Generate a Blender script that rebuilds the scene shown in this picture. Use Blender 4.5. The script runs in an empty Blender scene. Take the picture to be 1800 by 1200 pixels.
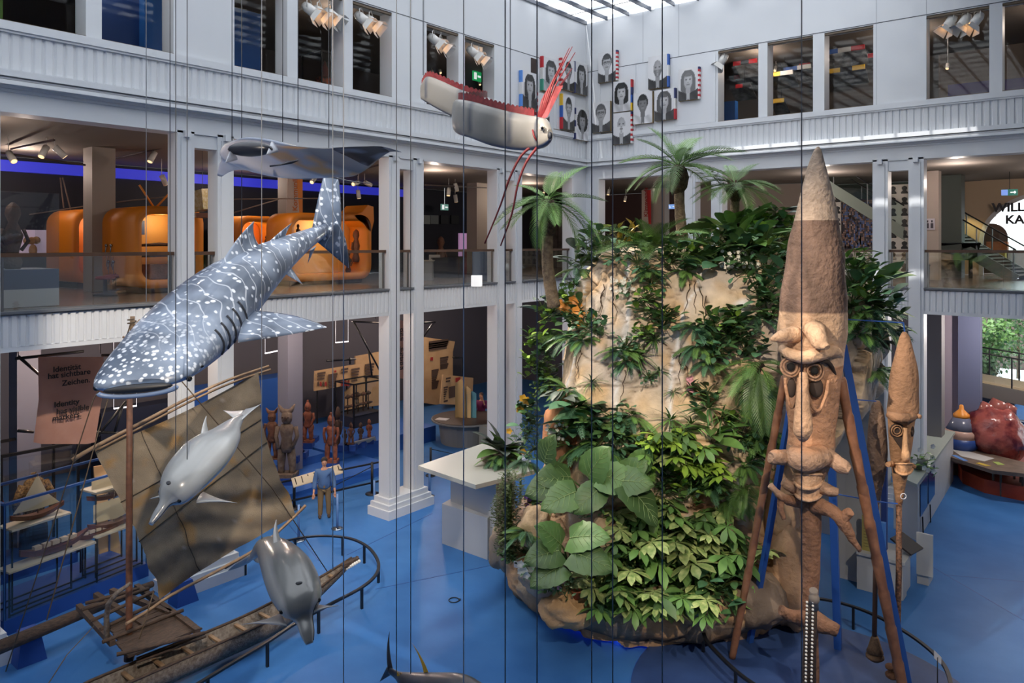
import bpy, math, random
from mathutils import Vector, Matrix, noise
SC = bpy.context.scene
COL = SC.collection
rnd = random.Random(7)
PI = math.pi
# ---------------- camera calibration: hall axes X (along right facade), Y (along left facade) --------
FPX, HY, TH, CZ = 1330.6, 428.1, 0.6828, 8.2
XL, YR = -17.2, 25.93
sT, cT = math.sin(TH), math.cos(TH)
def P(px, py, t):
    s = (px - 900) / FPX
    return Vector((t * (-sT + s * cT), t * (cT + s * sT), CZ - (py - HY) / FPX * t))
def G(px, py, z=0.0):
    return P(px, py, (CZ - z) * FPX / (py - HY))
def tX(px, X): return X / (-sT + (px - 900) / FPX * cT)
def tY(px, Y): return Y / (cT + (px - 900) / FPX * sT)
def onX(px, py, X): return P(px, py, tX(px, X))
def onY(px, py, Y): return P(px, py, tY(px, Y))
def depth(v): return -v[0] * sT + v[1] * cT
FW = Vector((-sT, cT, 0)); RT = Vector((cT, sT, 0)); UP = Vector((0, 0, 1))

cam = bpy.data.cameras.new('camera'); camo = bpy.data.objects.new('camera', cam); COL.objects.link(camo)
cam.sensor_width = 36; cam.lens = FPX / 1800 * 36; cam.shift_y = (HY - 600) / 1800; cam.shift_x = 0
cam.clip_end = 200
camo.location = (0, 0, CZ); camo.rotation_euler = (PI / 2, 0, TH)
SC.camera = camo
SC.view_settings.view_transform = 'Standard'
try: SC.view_settings.look = 'None'
except Exception: pass
SC.view_settings.gamma = 1; SC.view_settings.use_curve_mapping = False
SC.view_settings.exposure = 0.06
SC.cycles.use_denoising = True
SC.cycles.max_bounces = 8; SC.cycles.diffuse_bounces = 6; SC.cycles.glossy_bounces = 2
SC.cycles.transmission_bounces = 3; SC.cycles.transparent_max_bounces = 12
SC.cycles.caustics_reflective = False; SC.cycles.caustics_refractive = False
SC.cycles.sample_clamp_indirect = 4
# ---------------- sky and sun ----------------
w = bpy.data.worlds.new('sky'); SC.world = w; w.use_nodes = True
bg = w.node_tree.nodes['Background']; bg.inputs[0].default_value = (0.90, 0.95, 1.0, 1); bg.inputs[1].default_value = SKY_STR = 2.9
sl = bpy.data.lights.new('sun', 'SUN'); sl.energy = SUN_E = 5.0; sl.angle = 0.012; sl.color = (1, 0.97, 0.92)
so = bpy.data.objects.new('sun', sl); COL.objects.link(so)
SUN_DIR = Vector((0.12, 0.72, -0.86)).normalized()
so.rotation_euler = SUN_DIR.to_track_quat('-Z', 'Y').to_euler(); so.location = (0, 0, 30)

def area(name, loc, size, power, color=(1, .9, .78), rot=(0, 0, 0), sy=None):
    l = bpy.data.lights.new(name, 'AREA'); l.energy = power; l.color = color; l.shape = 'RECTANGLE'
    l.size = size; l.size_y = sy or size
    o = bpy.data.objects.new(name, l); COL.objects.link(o); o.location = loc; o.rotation_euler = rot
    return o
def spot(name, loc, target, power, color=(1, .78, .55), ang=0.6, blend=.6, r=.04):
    l = bpy.data.lights.new(name, 'SPOT'); l.energy = power; l.color = color; l.spot_size = ang; l.spot_blend = blend
    l.shadow_soft_size = r
    o = bpy.data.objects.new(name, l); COL.objects.link(o); o.location = loc
    o.rotation_euler = (Vector(target) - Vector(loc)).to_track_quat('-Z', 'Y').to_euler()
    return o
# small point lights added to brighten the gallery floors
WARM = (1, .80, .62)
def fill_point(p, e, c=(1, .80, .66), r=.05):
    l = bpy.data.lights.new('gallery_fill', 'POINT'); l.energy = e; l.color = c; l.shadow_soft_size = r
    o = bpy.data.objects.new('gallery_fill', l); COL.objects.link(o); o.location = p
for p in ((-20, 8, 5.5), (-20.5, 14.5, 5.5), (-24, 17, 5.5), (-25, 11.5, 5.5), (-22.5, 22, 5.5), (-25, 25, 5.4)): fill_point(p, 260, (1, .78, .64))
for p in ((-19.2, 5, 10.4), (-19.2, 12.8, 10.4), (-24.5, 15, 10.4), (-20, 20, 10.4), (-24.5, 8, 10.4), (-21, 27, 10.4)): fill_point(p, 95)
for p in ((-19.5, 8, 15.2), (-19.5, 15, 15.2), (-19.5, 22, 15.2)): fill_point(p, 60)
for p in ((-14, 29.5, 10.3), (-9, 30, 10.3), (-4.5, 29.5, 10.3), (-1.5, 33, 10.3)): fill_point(p, 105, (1, .86, .76))
for p in ((-11, 29, 15.2), (-6, 29.5, 15.2), (-1.5, 29, 15.2)): fill_point(p, 110)
for p in ((-12, 31, 5.5), (-3, 29, 5.5), (0, 33, 5.5), (0, 42, 5.5)): fill_point(p, 420, (1, .9, .82))
# spots by the window fixtures, plus fill spots added in mid-air around the hall
TS = (1, .86, .70)
for p, q, e, a in (((-16.6, 14.2, 14.6), (-7.5, 15.5, 3), 5200, .62), ((-16.6, 18, 14.3), (-7, 17.5, 6), 4200, .6), ((-2.0, 25.4, 14.6), (-5.5, 17, 7), 2600, .7), ((3, 1, 15.5), (-7.5, 15, 1.5), 6500, .36), ((1, -2, 16), (-8.2, 16, 5.8), 12500, .34), ((-8, -2, 15.5), (-1.6, 13.3, 6.6), 17000, .44), ((5.5, 7, 15.5), (-1.0, 13.2, 5), 4200, .55), ((2, -2, 15.5), (-13.6, 8.6, 3), 11000, .40), ((-8, 2, 16.5), (-17.5, 18, 0), 4800, .8), ((-11, 5, 13), (-18.8, 8.0, 4.2), 3600, .35)):
    spot('theatre_and_fill_lamp', p, q, e, TS, a, .7, .12)
# ---------------- materials ----------------
def lin(c):
    return tuple(((x / 255) / 12.92 if x / 255 <= .04045 else ((x / 255 + .055) / 1.055) ** 2.4) for x in c)
MATS = {}
def mat(name, c, rough=.55, c2=None, sc=4, bump=0, bs=20, metal=0, coat=0, emit=0, fac=(.35, .65), detail=4, stretch=None, alpha=1, vcol=None, spec=None):
    if name in MATS: return MATS[name]
    m = bpy.data.materials.new(name); m.use_nodes = True; MATS[name] = m
    nt = m.node_tree; N = nt.nodes; Lk = nt.links; b = N['Principled BSDF']
    b.inputs['Base Color'].default_value = (*lin(c), 1); b.inputs['Roughness'].default_value = rough
    b.inputs['Metallic'].default_value = metal
    if coat: b.inputs['Coat Weight'].default_value = coat; b.inputs['Coat Roughness'].default_value = .12
    if spec is not None: b.inputs['Specular IOR Level'].default_value = spec
    tc = None
    def coords():
        t = N.new('ShaderNodeTexCoord')
        if stretch:
            mp = N.new('ShaderNodeMapping'); mp.inputs['Scale'].default_value = stretch
            Lk.new(t.outputs['Object'], mp.inputs[0]); return mp.outputs[0]
        return t.outputs['Object']
    if c2 is not None or bump: tc = coords()
    if c2 is not None:
        n = N.new('ShaderNodeTexNoise'); n.inputs['Scale'].default_value = sc; n.inputs['Detail'].default_value = detail
        Lk.new(tc, n.inputs['Vector'])
        r = N.new('ShaderNodeValToRGB'); r.color_ramp.elements[0].position = fac[0]; r.color_ramp.elements[1].position = fac[1]
        r.color_ramp.elements[0].color = (*lin(c), 1); r.color_ramp.elements[1].color = (*lin(c2), 1)
        Lk.new(n.outputs[0], r.inputs[0]); Lk.new(r.outputs[0], b.inputs['Base Color'])
    if vcol:
        a = N.new('ShaderNodeAttribute'); a.attribute_name = vcol
        Lk.new(a.outputs['Color'], b.inputs['Base Color'])
    if bump:
        n = N.new('ShaderNodeTexNoise'); n.inputs['Scale'].default_value = bs; n.inputs['Detail'].default_value = 3
        Lk.new(tc, n.inputs['Vector'])
        bp = N.new('ShaderNodeBump'); bp.inputs['Strength'].default_value = bump; bp.inputs['Distance'].default_value = .05
        Lk.new(n.outputs[0], bp.inputs['Height']); Lk.new(bp.outputs[0], b.inputs['Normal'])
    if emit:
        b.inputs['Emission Color'].default_value = (*lin(c), 1); b.inputs['Emission Strength'].default_value = emit
        if vcol: Lk.new(a.outputs['Color'], b.inputs['Emission Color'])
    if alpha < 1: b.inputs['Alpha'].default_value = alpha
    return m
def glass(name='clear_glass', tint=(.93, .96, .96), gl=.07):
    if name in MATS: return MATS[name]
    m = bpy.data.materials.new(name); m.use_nodes = True; MATS[name] = m
    nt = m.node_tree; N = nt.nodes; N.clear()
    o = N.new('ShaderNodeOutputMaterial'); mx = N.new('ShaderNodeMixShader'); t = N.new('ShaderNodeBsdfTransparent'); g = N.new('ShaderNodeBsdfGlossy')
    t.inputs[0].default_value = (*tint, 1); g.inputs['Roughness'].default_value = .03
    mx.inputs[0].default_value = gl
    nt.links.new(t.outputs[0], mx.inputs[1]); nt.links.new(g.outputs[0], mx.inputs[2]); nt.links.new(mx.outputs[0], o.inputs[0])
    return m
# ---------------- mesh builder ----------------
ORG = {}
class MB:
    def __init__(s): s.v = []; s.f = []; s.sm = []; s.mi = []; s.cur = 0
    def add(s, vs, fs, smooth=False):
        o = len(s.v); s.v += [tuple(v) for v in vs]
        for f in fs: s.f.append(tuple(i + o for i in f)); s.sm.append(smooth); s.mi.append(s.cur)
        return s
    def box(s, x0, x1, y0, y1, z0, z1):
        vs = [(x, y, z) for z in (z0, z1) for y in (y0, y1) for x in (x0, x1)]
        return s.add(vs, [(0, 2, 3, 1), (4, 5, 7, 6), (0, 1, 5, 4), (2, 6, 7, 3), (0, 4, 6, 2), (1, 3, 7, 5)])
    def wbox(s, side, a0, a1, d0, d1, z0, z1):
        a0, a1 = sorted((a0, a1))
        if side == 'L': return s.box(XL + min(d0, d1), XL + max(d0, d1), a0, a1, z0, z1)
        return s.box(a0, a1, YR - max(d0, d1), YR - min(d0, d1), z0, z1)
    def obox(s, c, ax, ay, az, hx, hy, hz):
        c = Vector(c); ax, ay, az = Vector(ax).normalized(), Vector(ay).normalized(), Vector(az).normalized()
        vs = [c + ax * (i * hx) + ay * (j * hy) + az * (k * hz) for k in (-1, 1) for j in (-1, 1) for i in (-1, 1)]
        return s.add(vs, [(0, 2, 3, 1), (4, 5, 7, 6), (0, 1, 5, 4), (2, 6, 7, 3), (0, 4, 6, 2), (1, 3, 7, 5)])
    def rbox(s, c, sx, sy, sz, rz=0):
        "box standing on c (base centre) turned rz"
        return s.obox((c[0], c[1], c[2] + sz / 2), (math.cos(rz), math.sin(rz), 0), (-math.sin(rz), math.cos(rz), 0), UP, sx / 2, sy / 2, sz / 2)
    def beam(s, a, b, w, h=None, up=UP):
        a, b = Vector(a), Vector(b); d = b - a; h = h or w
        x = d.cross(up)
        if x.length < 1e-5: x = d.cross(Vector((1, 0, 0)))
        x.normalize(); y = x.cross(d).normalized()
        return s.obox((a + b) / 2, d, x, y, d.length / 2, w / 2, h / 2)
    def loft(s, rings, caps=True, closed=True, smooth=True):
        n = len(rings[0]); vs = [v for r in rings for v in r]; fs = []
        for i in range(len(rings) - 1):
            for j in range(n if closed else n - 1):
                k = (j + 1) % n
                fs.append((i * n + j, i * n + k, (i + 1) * n + k, (i + 1) * n + j))
        s.add(vs, fs, smooth)
        if caps and closed:
            o = len(s.v) - len(vs)
            s.f.append(tuple(o + i for i in range(n - 1, -1, -1))); s.sm.append(False); s.mi.append(s.cur)
            s.f.append(tuple(o + (len(rings) - 1) * n + i for i in range(n))); s.sm.append(False); s.mi.append(s.cur)
        return s
    def tube(s, pts, r, n=6, caps=True, smooth=True):
        pts = [Vector(p) for p in pts]; m = len(pts)
        rs = list(r) if isinstance(r, (list, tuple)) else [r] * m
        d0 = (pts[1] - pts[0]).normalized(); u = d0.cross(UP)
        if u.length < 1e-3: u = d0.cross(Vector((1, 0, 0)))
        u.normalize(); rings = []
        for i, p in enumerate(pts):
            d = (pts[min(i + 1, m - 1)] - pts[max(i - 1, 0)]).normalized()
            u = (u - d * u.dot(d)).normalized(); v = d.cross(u)
            rings.append([p + (u * math.cos(2 * PI * k / n) + v * math.sin(2 * PI * k / n)) * rs[i] for k in range(n)])
        return s.loft(rings, caps, True, smooth)
    def lathe(s, prof, c=(0, 0, 0), n=16, smooth=True, sx=1, sy=1):
        c = Vector(c)
        return s.loft([[c + Vector((r * sx * math.cos(2 * PI * k / n), r * sy * math.sin(2 * PI * k / n), z)) for k in range(n)] for r, z in prof], True, True, smooth)
    def ell(s, c, r, n=12, m=8, ax=None):
        c = Vector(c); r = (r, r, r) if not hasattr(r, '__len__') else r
        A = ax or (Vector((1, 0, 0)), Vector((0, 1, 0)), UP)
        rings = []
        for i in range(m + 1):
            t = PI * (.02 + .96 * i / m); z = -math.cos(t); q = math.sin(t)
            rings.append([c + A[0] * (r[0] * q * math.cos(2 * PI * k / n)) + A[1] * (r[1] * q * math.sin(2 * PI * k / n)) + A[2] * (r[2] * z) for k in range(n)])
        return s.loft(rings)
    def prism(s, poly, vec, smooth=False):
        a = [Vector(p) for p in poly]; b = [p + Vector(vec) for p in a]; n = len(a)
        s.add(a + b, [tuple(range(n - 1, -1, -1)), tuple(range(n, 2 * n))] + [(i, (i + 1) % n, n + (i + 1) % n, n + i) for i in range(n)], smooth)
        return s
    def grid(s, rows, smooth=True): return s.loft(rows, False, False, smooth)
    def quad(s, a, b, c, d): return s.add([a, b, c, d], [(0, 1, 2, 3)])
    def build(s, name, m, parent=None, origin=None, vc=None):
        if origin is None:
            if parent is not None: origin = ORG[parent.name]
            else:
                xs = [v[0] for v in s.v]; ys = [v[1] for v in s.v]; zs = [v[2] for v in s.v]
                origin = Vector(((min(xs) + max(xs)) / 2, (min(ys) + max(ys)) / 2, min(zs)))
        origin = Vector(origin)
        me = bpy.data.meshes.new(name)
        me.from_pydata([(v[0] - origin[0], v[1] - origin[1], v[2] - origin[2]) for v in s.v], [], s.f)
        ms = m if isinstance(m, (list, tuple)) else [m]
        for x in ms: me.materials.append(x)
        me.polygons.foreach_set('use_smooth', s.sm); me.polygons.foreach_set('material_index', s.mi)
        if vc is not None:
            at = me.color_attributes.new('Col', 'FLOAT_COLOR', 'POINT')
            at.data.foreach_set('color', [x for v in s.v for x in (*vc(Vector(v)), 1)] if callable(vc) else [x for c in vc for x in (*c, 1)])
        me.update()
        o = bpy.data.objects.new(name, me); COL.objects.link(o); ORG[o.name] = origin
        if parent is not None: o.parent = parent
        else: o.location = origin
        return o
def tag(o, label=None, cat=None, group=None, kind=None):
    if label: o['label'] = label
    if cat: o['category'] = cat
    if group: o['group'] = group
    if kind: o['kind'] = kind
    return o
def thing(name, label, cat, loc, group=None):
    o = bpy.data.objects.new(name, None); COL.objects.link(o); o.location = loc; o.empty_display_size = .1
    ORG[o.name] = Vector(loc)
    return tag(o, label, cat, group)
def struct(b, name, m): return tag(b.build(name, m), kind='structure')
def inst(me, name, parent, M, mat_=None):
    "instance a mesh as part of parent with local matrix M"
    o = bpy.data.objects.new(name, me); COL.objects.link(o); o.parent = parent; o.matrix_local = M
    ORG[o.name] = ORG[parent.name]
    return o
def dup(o, loc=None, rz=None, label=None, scale=None, parent=None):
    c = o.copy(); COL.objects.link(c); ORG[c.name] = Vector(loc) if loc is not None else ORG.get(o.name, Vector())
    if parent is not None: c.parent = parent
    if loc is not None: c.location = loc
    if rz is not None: c.rotation_euler = (0, 0, rz)
    if scale is not None: c.scale = (scale,) * 3
    if label: c['label'] = label
    for ch in list(o.children): dup(ch, parent=c)
    return c
def text(s, name, size, loc, xdir, m, parent, up=UP, align='LEFT', ext=.004, bold=.018):
    cu = bpy.data.curves.new(name, 'FONT'); cu.body = s; cu.size = size; cu.align_x = align; cu.offset = bold * size; cu.extrude = ext
    cu.materials.append(m)
    o = bpy.data.objects.new(name, cu); COL.objects.link(o)
    me = bpy.data.meshes.new_from_object(o); bpy.data.objects.remove(o); bpy.data.curves.remove(cu)
    o = bpy.data.objects.new(name, me); COL.objects.link(o); ORG[o.name] = ORG[parent.name]
    x = Vector(xdir).normalized(); y = Vector(up).normalized(); z = x.cross(y)
    M = Matrix((x, y, z)).transposed().to_4x4(); M.translation = Vector(loc) - ORG[parent.name]
    o.parent = parent; o.matrix_local = M
    return o
def mesh_of(fill, name, m):
    b = MB(); fill(b); me = bpy.data.meshes.new(name); me.from_pydata(b.v, [], b.f)
    for x in (m if isinstance(m, (list, tuple)) else [m]): me.materials.append(x)
    me.polygons.foreach_set('use_smooth', b.sm); me.polygons.foreach_set('material_index', b.mi); me.update()
    return me
def frameM(o, x, y, z, sc=1.0):
    M = Matrix((Vector(x) * sc, Vector(y) * sc, Vector(z) * sc)).transposed().to_4x4(); M.translation = o; return M
WHITE = mat('white_paint', (198, 201, 205), .45, (203, 206, 210), .3)
WHITE2 = mat('white_panel', (200, 203, 208), .25, spec=.6)
DARK = mat('dark_metal', (22, 24, 28), .45)
BLUE = mat('blue_linoleum', (58, 108, 168), .45, (66, 117, 177), 1.2, detail=6, spec=.1)
BLUEBOX = mat('blue_plinth', (28, 66, 140), .5)
BLUESTEP = mat('blue_step', (40, 92, 172), .5)
NAVY = mat('navy_wall', (16, 20, 36), .7)
# ---------------- levels ----------------
Z = lambda d: CZ + d
SILL, RIBB, BEAMB, STOP, SBOT, TOP, RAIL, HEAD = Z(4.39), Z(3.42), Z(2.60), Z(-1.35), Z(-2.157), Z(8.98), Z(-.22), 15.16
aL = lambda px, d=0: onX(px, 500, XL + d).y
aR = lambda px, d=0: onY(px, 500, YR - d).x
YN, XE = -4.0, 7.0       # near and east limits of the hall
tn = {}
def trim(b, m=WHITE):
    tn['n'] = tn.get('n', 0) + 1
    return struct(b, 'trim_%d' % tn['n'], m)
# floor of the hall and the ground-floor galleries
b = MB(); b.box(-30, 12, YN - 1, 52, -.2, 0); floor_o = struct(b, 'floor', BLUE)
seam = mat('floor_seam', (32, 78, 145), .5)
def seamline(p, q):
    b = MB(); b.beam((p[0], p[1], .0015), (q[0], q[1], .0015), .025, .003); return tag(b.build('floor_seam', seam, floor_o), kind=None)
for (u, v) in (((760, 902), (610, 975)), ((660, 1035), (880, 990)), ((1620, 985), (1800, 1090)), ((1660, 1010), (1800, 1022)), ((560, 985), (500, 912))):
    seamline(G(*u), G(*v))
# window openings (pixel columns on each facade)
WL = [(-60, 151), (179, 305), (412, 505), (524, 603), (620, 689), (750, 806), (817, 869)]
WR = [(1262, 1333), (1349, 1429), (1449, 1535), (1628, 1739), (1762, 1900)]
LW = [(aL(a), aL(c)) for a, c in WL]; RW = [(aR(a), aR(c)) for a, c in WR]
LW[0] = (LW[0][1] - 2.0, LW[0][1])
H_L = (aL(960), aL(1003)); 
def upper(side, wins, a0, a1):
    b = MB(); T = .55
    b.wbox(side, a0, a1, 0, -T, HEAD, TOP)                 # wall above the windows
    e = a0
    for (p, q) in wins: b.wbox(side, e, p, 0, -T, SILL, HEAD); e = q
    b.wbox(side, e, a1, 0, -T, SILL, HEAD)
    b.wbox(side, a0, a1, -.04, -T, BEAMB, SILL)
    return b
struct(upper('L', LW, YN, YR), 'wall_left', WHITE)
struct(upper('R', RW, XL, XE), 'wall_right', WHITE)
b = MB(); b.box(XL, XE, YN - .3, YN, 0, TOP); struct(b, 'wall_near', WHITE)
b = MB(); b.box(XE, XE + .3, YN, YR, 0, TOP); struct(b, 'wall_east', WHITE)
# joints: thin dark line above the window heads and vertical panel joints
JOINT = mat('dark_joint', (60, 62, 68), .7)
for side, a0, a1 in (('L', YN, YR), ('R', XL, XE)):
    b = MB(); b.wbox(side, a0, a1, .004, -.02, HEAD + .02, HEAD + .045)
    trim(b, JOINT)
jm = mat('panel_joint', (150, 154, 160), .7)
b = MB()
for px in (720, 746, 887): b.wbox('L', aL(px), aL(px) + .012, .004, 0, SILL, TOP)
for px in (1130, 1193, 1628, 1540): b.wbox('R', aR(px), aR(px) + .012, .004, 0, SILL, TOP)
trim(b, jm)
# portrait wall: white lining panels over the closed windows
for side, p, q in (('L', 888, 932), ('L', 947, 973), ('L', 978, 1003), ('R', 1034, 1056), ('R', 1082, 1118), ('R', 1122, 1148), ('R', 1186, 1258)):
    f = aL if side == 'L' else aR
    b = MB(); b.wbox(side, f(p), f(q), .025, 0, SILL + .02, HEAD); struct(b, 'wall_panel', WHITE2)
b = MB(); b.wbox('L', aL(933), aL(945), .01, -.02, 14.35, HEAD - .05); struct(b, 'wall_recess', mat('recess_brown', (50, 38, 34), .8))
b = MB(); b.wbox('L', aL(972), aL(1003), .03, -.02, SILL - .02, SILL + .05); trim(b, mat('sill_brown', (105, 88, 68), .7))
b = MB(); b.wbox('R', aR(1057), aR(1082), .03, -.02, SILL - .02, SILL + .05); trim(b, MATS['sill_brown'])
# profile mouldings running along both facades
def run(side, a0, a1, prof, m=WHITE):
    b = MB()
    for d0, d1, z0, z1 in prof: b.wbox(side, a0, a1, d0, d1, z0, z1)
    trim(b, m)
prof = [(.10, -.04, SILL - .17, SILL), (.07, -.04, SILL - .22, SILL - .17), (.20, -.04, RIBB - .13, RIBB), (.14, -.04, RIBB - .19, RIBB - .15), (.24, -.04, RIBB - .30, RIBB - .27),
        (.16, -.04, RIBB - .27, RIBB - .20), (.10, -.04, RIBB - .36, RIBB - .30), (.05, -.04, RIBB - .42, RIBB - .36), (.02, -.04, BEAMB, RIBB - .42)]
run('L', YN, YR, prof); run('R', XL, XE, prof)
# fluted (corrugated) parapet panels, one object per bay
def ribs(side, a0, a1, d, z0, z1, step):
    n = max(1, round(abs(a1 - a0) / step)); st = (a1 - a0) / n; lo = []; hi = []
    for i in range(n):
        a = a0 + i * st
        for fx, dd in ((0, .0), (.18, .0), (.32, .028), (.86, .028)):
            aa = a + fx * st
            p = (XL + d + dd, aa) if side == 'L' else (aa, YR - d - dd)
            lo.append((p[0], p[1], z0)); hi.append((p[0], p[1], z1))
    aa = a1; p = (XL + d, aa) if side == 'L' else (aa, YR - d)
    lo.append((p[0], p[1], z0)); hi.append((p[0], p[1], z1))
    b = MB(); b.loft([lo, hi] if side == 'L' else [hi, lo], False, False, False)
    return struct(b, 'fluted_panel', WHITE)
ed = [YN] + [sum(x) / 2 for x in zip([q for p, q in LW[:-1]], [p for p, q in LW[1:]])] + [YR]
for i in range(len(ed) - 1): ribs('L', ed[i], ed[i + 1], .0, RIBB, SILL - .2, .2)
er = [XL, -13, -10, -6.5, -2.5, XE]
for i in range(len(er) - 1): ribs('R', er[i], er[i + 1], .0, RIBB, SILL - .2, .2)
# windows: brown sill strip and head frame per window
SB = mat('brown_sill', (92, 78, 62), .6)
k = 0
for side, ws in (('L', LW), ('R', RW)):
    for p, q in ws:
        k += 1
        b = MB(); b.wbox(side, p, q, .02, -.5, SILL, SILL + .03); b.wbox(side, p, q, -.02, -.1, HEAD - .08, HEAD - .02)
        o = struct(b, 'window_%d' % k, SB)
        b = MB(); b.wbox(side, p, q, -.5, -.51, SILL + .03, HEAD - .02); b.build('pane', glass('window_glass', (.95, .97, .97), .012), o)
# ---------------- columns ----------------
CL = [[(311, 341), (382, 410)], [(683, 702), (726, 744)], [(873, 887), (905, 917)]]
CR = [[(1534, 1561), (1597, 1624)]]
pairsL = [[(aL(a), aL(c)) for a, c in pr] for pr in CL]
pairsR = [[(aR(a), aR(c)) for a, c in pr] for pr in CR]
y0 = pairsL[0][0][0]
pairsL.insert(0, [(y0 - 5.0, y0 - 4.6), (y0 - 4.0, y0 - 3.57)])
x0 = pairsR[0][0][0]
pairsR.insert(0, [(x0 - 6.5, x0 - 6.08), (x0 - 5.45, x0 - 5.03)])
def column(side, p, q, z0=0, z1=BEAMB + .05, T=.46, d=.02):
    b = MB(); b.wbox(side, p, q, d, d - T, z0, z1)
    w = (q - p) * .2
    b.wbox(side, p + w, q - w, d + .03, d, z0, z1 - .15)
    b.wbox(side, (p + q) / 2 - .07, (p + q) / 2 + .07, d + .12, d, BEAMB - .10, BEAMB + .05)
    struct(b, 'column', WHITE)
def base(side, p, q):
    b = MB()
    b.wbox(side, p - .22, q + .22, .26, -.70, 0, .26); b.wbox(side, p - .16, q + .16, .20, -.64, .26, .40); b.wbox(side, p - .08, q + .08, .12, -.56, .40, .56)
    struct(b, 'column_base', WHITE)
for side, prs in (('L', pairsL), ('R', pairsR)):
    for pr in prs:
        for p, q in pr: column(side, p, q)
        base(side, pr[0][0], pr[1][1])
        p, q = pr[0][1], pr[1][0]
        b = MB(); b.wbox(side, p, q, -.02, -.40, BEAMB - .32, BEAMB); trim(b)
# corner pier
cw_l = aL(1005); cw_r = aR(1053)
b = MB(); b.box(XL - .46, XL + .02, cw_l, YR + .46, 0, BEAMB); b.box(XL - .46, cw_r, YR - .02, YR + .46, 0, BEAMB); struct(b, 'column', WHITE)
# first-floor slab edges (between column pairs) and rails
gapsL = []; e = YN
for pr in pairsL: gapsL.append((e, pr[0][0])); gapsL.append((pr[0][1], pr[1][0])); e = pr[1][1]
gapsL.append((e, cw_l)); 
gapsR = []; e = cw_r
for pr in pairsR: gapsR.append((e, pr[0][0])); gapsR.append((pr[0][1], pr[1][0])); e = pr[1][1]
gapsR.append((e, XE))
RAILM = mat('rail_wood', (70, 48, 36), .45, (84, 60, 44), 3, stretch=(1, 1, 1))
STEEL = mat('brushed_steel', (120, 122, 124), .35, metal=.7)
EDGE = mat('slab_edge_metal', (92, 96, 102), .4)
PG = glass('balustrade_glass', (.90, .93, .93), .10)
BLAB = iter(['near left bay before the first column pair', 'narrow slot in the out-of-frame pair', 'bay before the orange wall display at left edge', 'narrow slot in the nearest column pair', 'bay behind the spotted shark', 'narrow slot in the second column pair', 'bay before the dark tables', 'narrow slot in the third column pair', 'last left bay beside the corner pier',
 'bay behind the palms right of the corner pier', 'narrow slot behind the tall palm trunk', 'bay before the mosaic wall', 'narrow slot before the silhouette wall', 'wide bay before the piano and stairs'])
def bal_label(): return 'glass balustrade, brown handrail, ' + next(BLAB)
ri = 0
for side, gs in (('L', gapsL), ('R', gapsR)):
    for p, q in gs:
        wide = q - p > 1
        b = MB(); b.wbox(side, p, q, -.03, -.5, SBOT, STOP - .06); trim(b)
        ribs(side, p, q, -.02, SBOT + .10, STOP - .08, .155 if side == 'L' else .17)
        b = MB(); b.wbox(side, p, q, .0, -.1, SBOT, SBOT + .10); trim(b)
        b = MB(); b.wbox(side, p, q, .06, -.5, STOP - .05, STOP); b.wbox(side, p, q, .03, -.1, STOP - .08, STOP - .05); trim(b, EDGE)
        if q < -1.0 or side == 'R' or q > 4:
            c = Vector((XL - .15, (p + q) / 2, STOP)) if side == 'L' else Vector(((p + q) / 2, YR + .15, STOP))
            r = thing('balustrade', bal_label(), 'railing', c, 'glass balustrades along the first-floor galleries')
            b = MB(); b.wbox(side, p + .01, q - .01, -.10, -.19, RAIL - .05, RAIL + .03); b.build('handrail', RAILM, r)
            n = max(1, round((q - p) / 1.9)); 
            for i in range(n):
                u0 = p + .1 + (q - p - .2) * i / n; u1 = p + .1 + (q - p - .2) * (i + 1) / n
                b = MB(); b.wbox(side, u0 + .01, u1 - .01, -.14, -.155, STOP, RAIL - .05); b.build('pane', PG, r)
            for u in (p + .08, q - .08):
                b = MB(); b.wbox(side, u - .02, u + .02, -.12, -.17, STOP, RAIL - .05); b.build('post', STEEL, r)
# ---------------- gallery shells ----------------
PARQ = mat('gallery_floor', (120, 108, 98), .25, (138, 124, 112), 2)
CEILM = mat('gallery_ceiling', (120, 112, 106), .8)
DKW = mat('dark_wall', (58, 50, 46), .8)
GRW = mat('grey_wall', (92, 90, 98), .75)
b = MB(); b.box(-30, XL - .5, YN, 40, SBOT + .02, STOP - .01); struct(b, 'floor_gallery_left', [PARQ])
b = MB(); b.box(XL - .5, 12, YR + .5, 40, SBOT + .02, STOP - .01); struct(b, 'floor_gallery_right', [PARQ])
b = MB(); b.box(-30, XL - .5, YN, 40, BEAMB + .12, BEAMB + .5); b.box(XL - .5, 12, YR + .5, 40, BEAMB + .12, BEAMB + .5); struct(b, 'ceiling_first_floor', CEILM)
b = MB(); b.box(-30, XL - .5, YN, 40, SILL - .5, SILL - .1); b.box(XL - .5, 12, YR + .5, 40, SILL - .5, SILL - .1); struct(b, 'floor_upper', DKW)
b = MB(); b.box(-30, XL - .5, YN, 40, 15.7, 16.0); b.box(XL - .5, 12, YR + .5, 40, 15.7, 16.0); struct(b, 'ceiling_upper', mat('upper_ceiling', (88, 80, 74), .8))
b = MB(); b.box(-30, XL - .5, YN, 40, SBOT - .04, SBOT + .01); b.box(XL - .5, 12, YR + .5, 47.2, SBOT - .04, SBOT + .01); struct(b, 'ceiling_ground', mat('ground_ceiling', (84, 80, 82), .8))
BW = -29.5
b = MB(); b.box(BW - .2, BW, YN, 40, 0, SBOT); struct(b, 'wall_back_ground', GRW)
b = MB(); b.box(-27.2, -27, YN, 26, STOP, BEAMB + .1); struct(b, 'wall_back_first', NAVY)
b = MB(); b.box(-26, -25.8, YN, 40, SILL - .1, 15.7); struct(b, 'wall_back_upper', DKW)
b = MB(); b.box(-30, XL - .5, YN - .1, YN, 0, 16); struct(b, 'wall_gallery_near', DKW)
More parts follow.
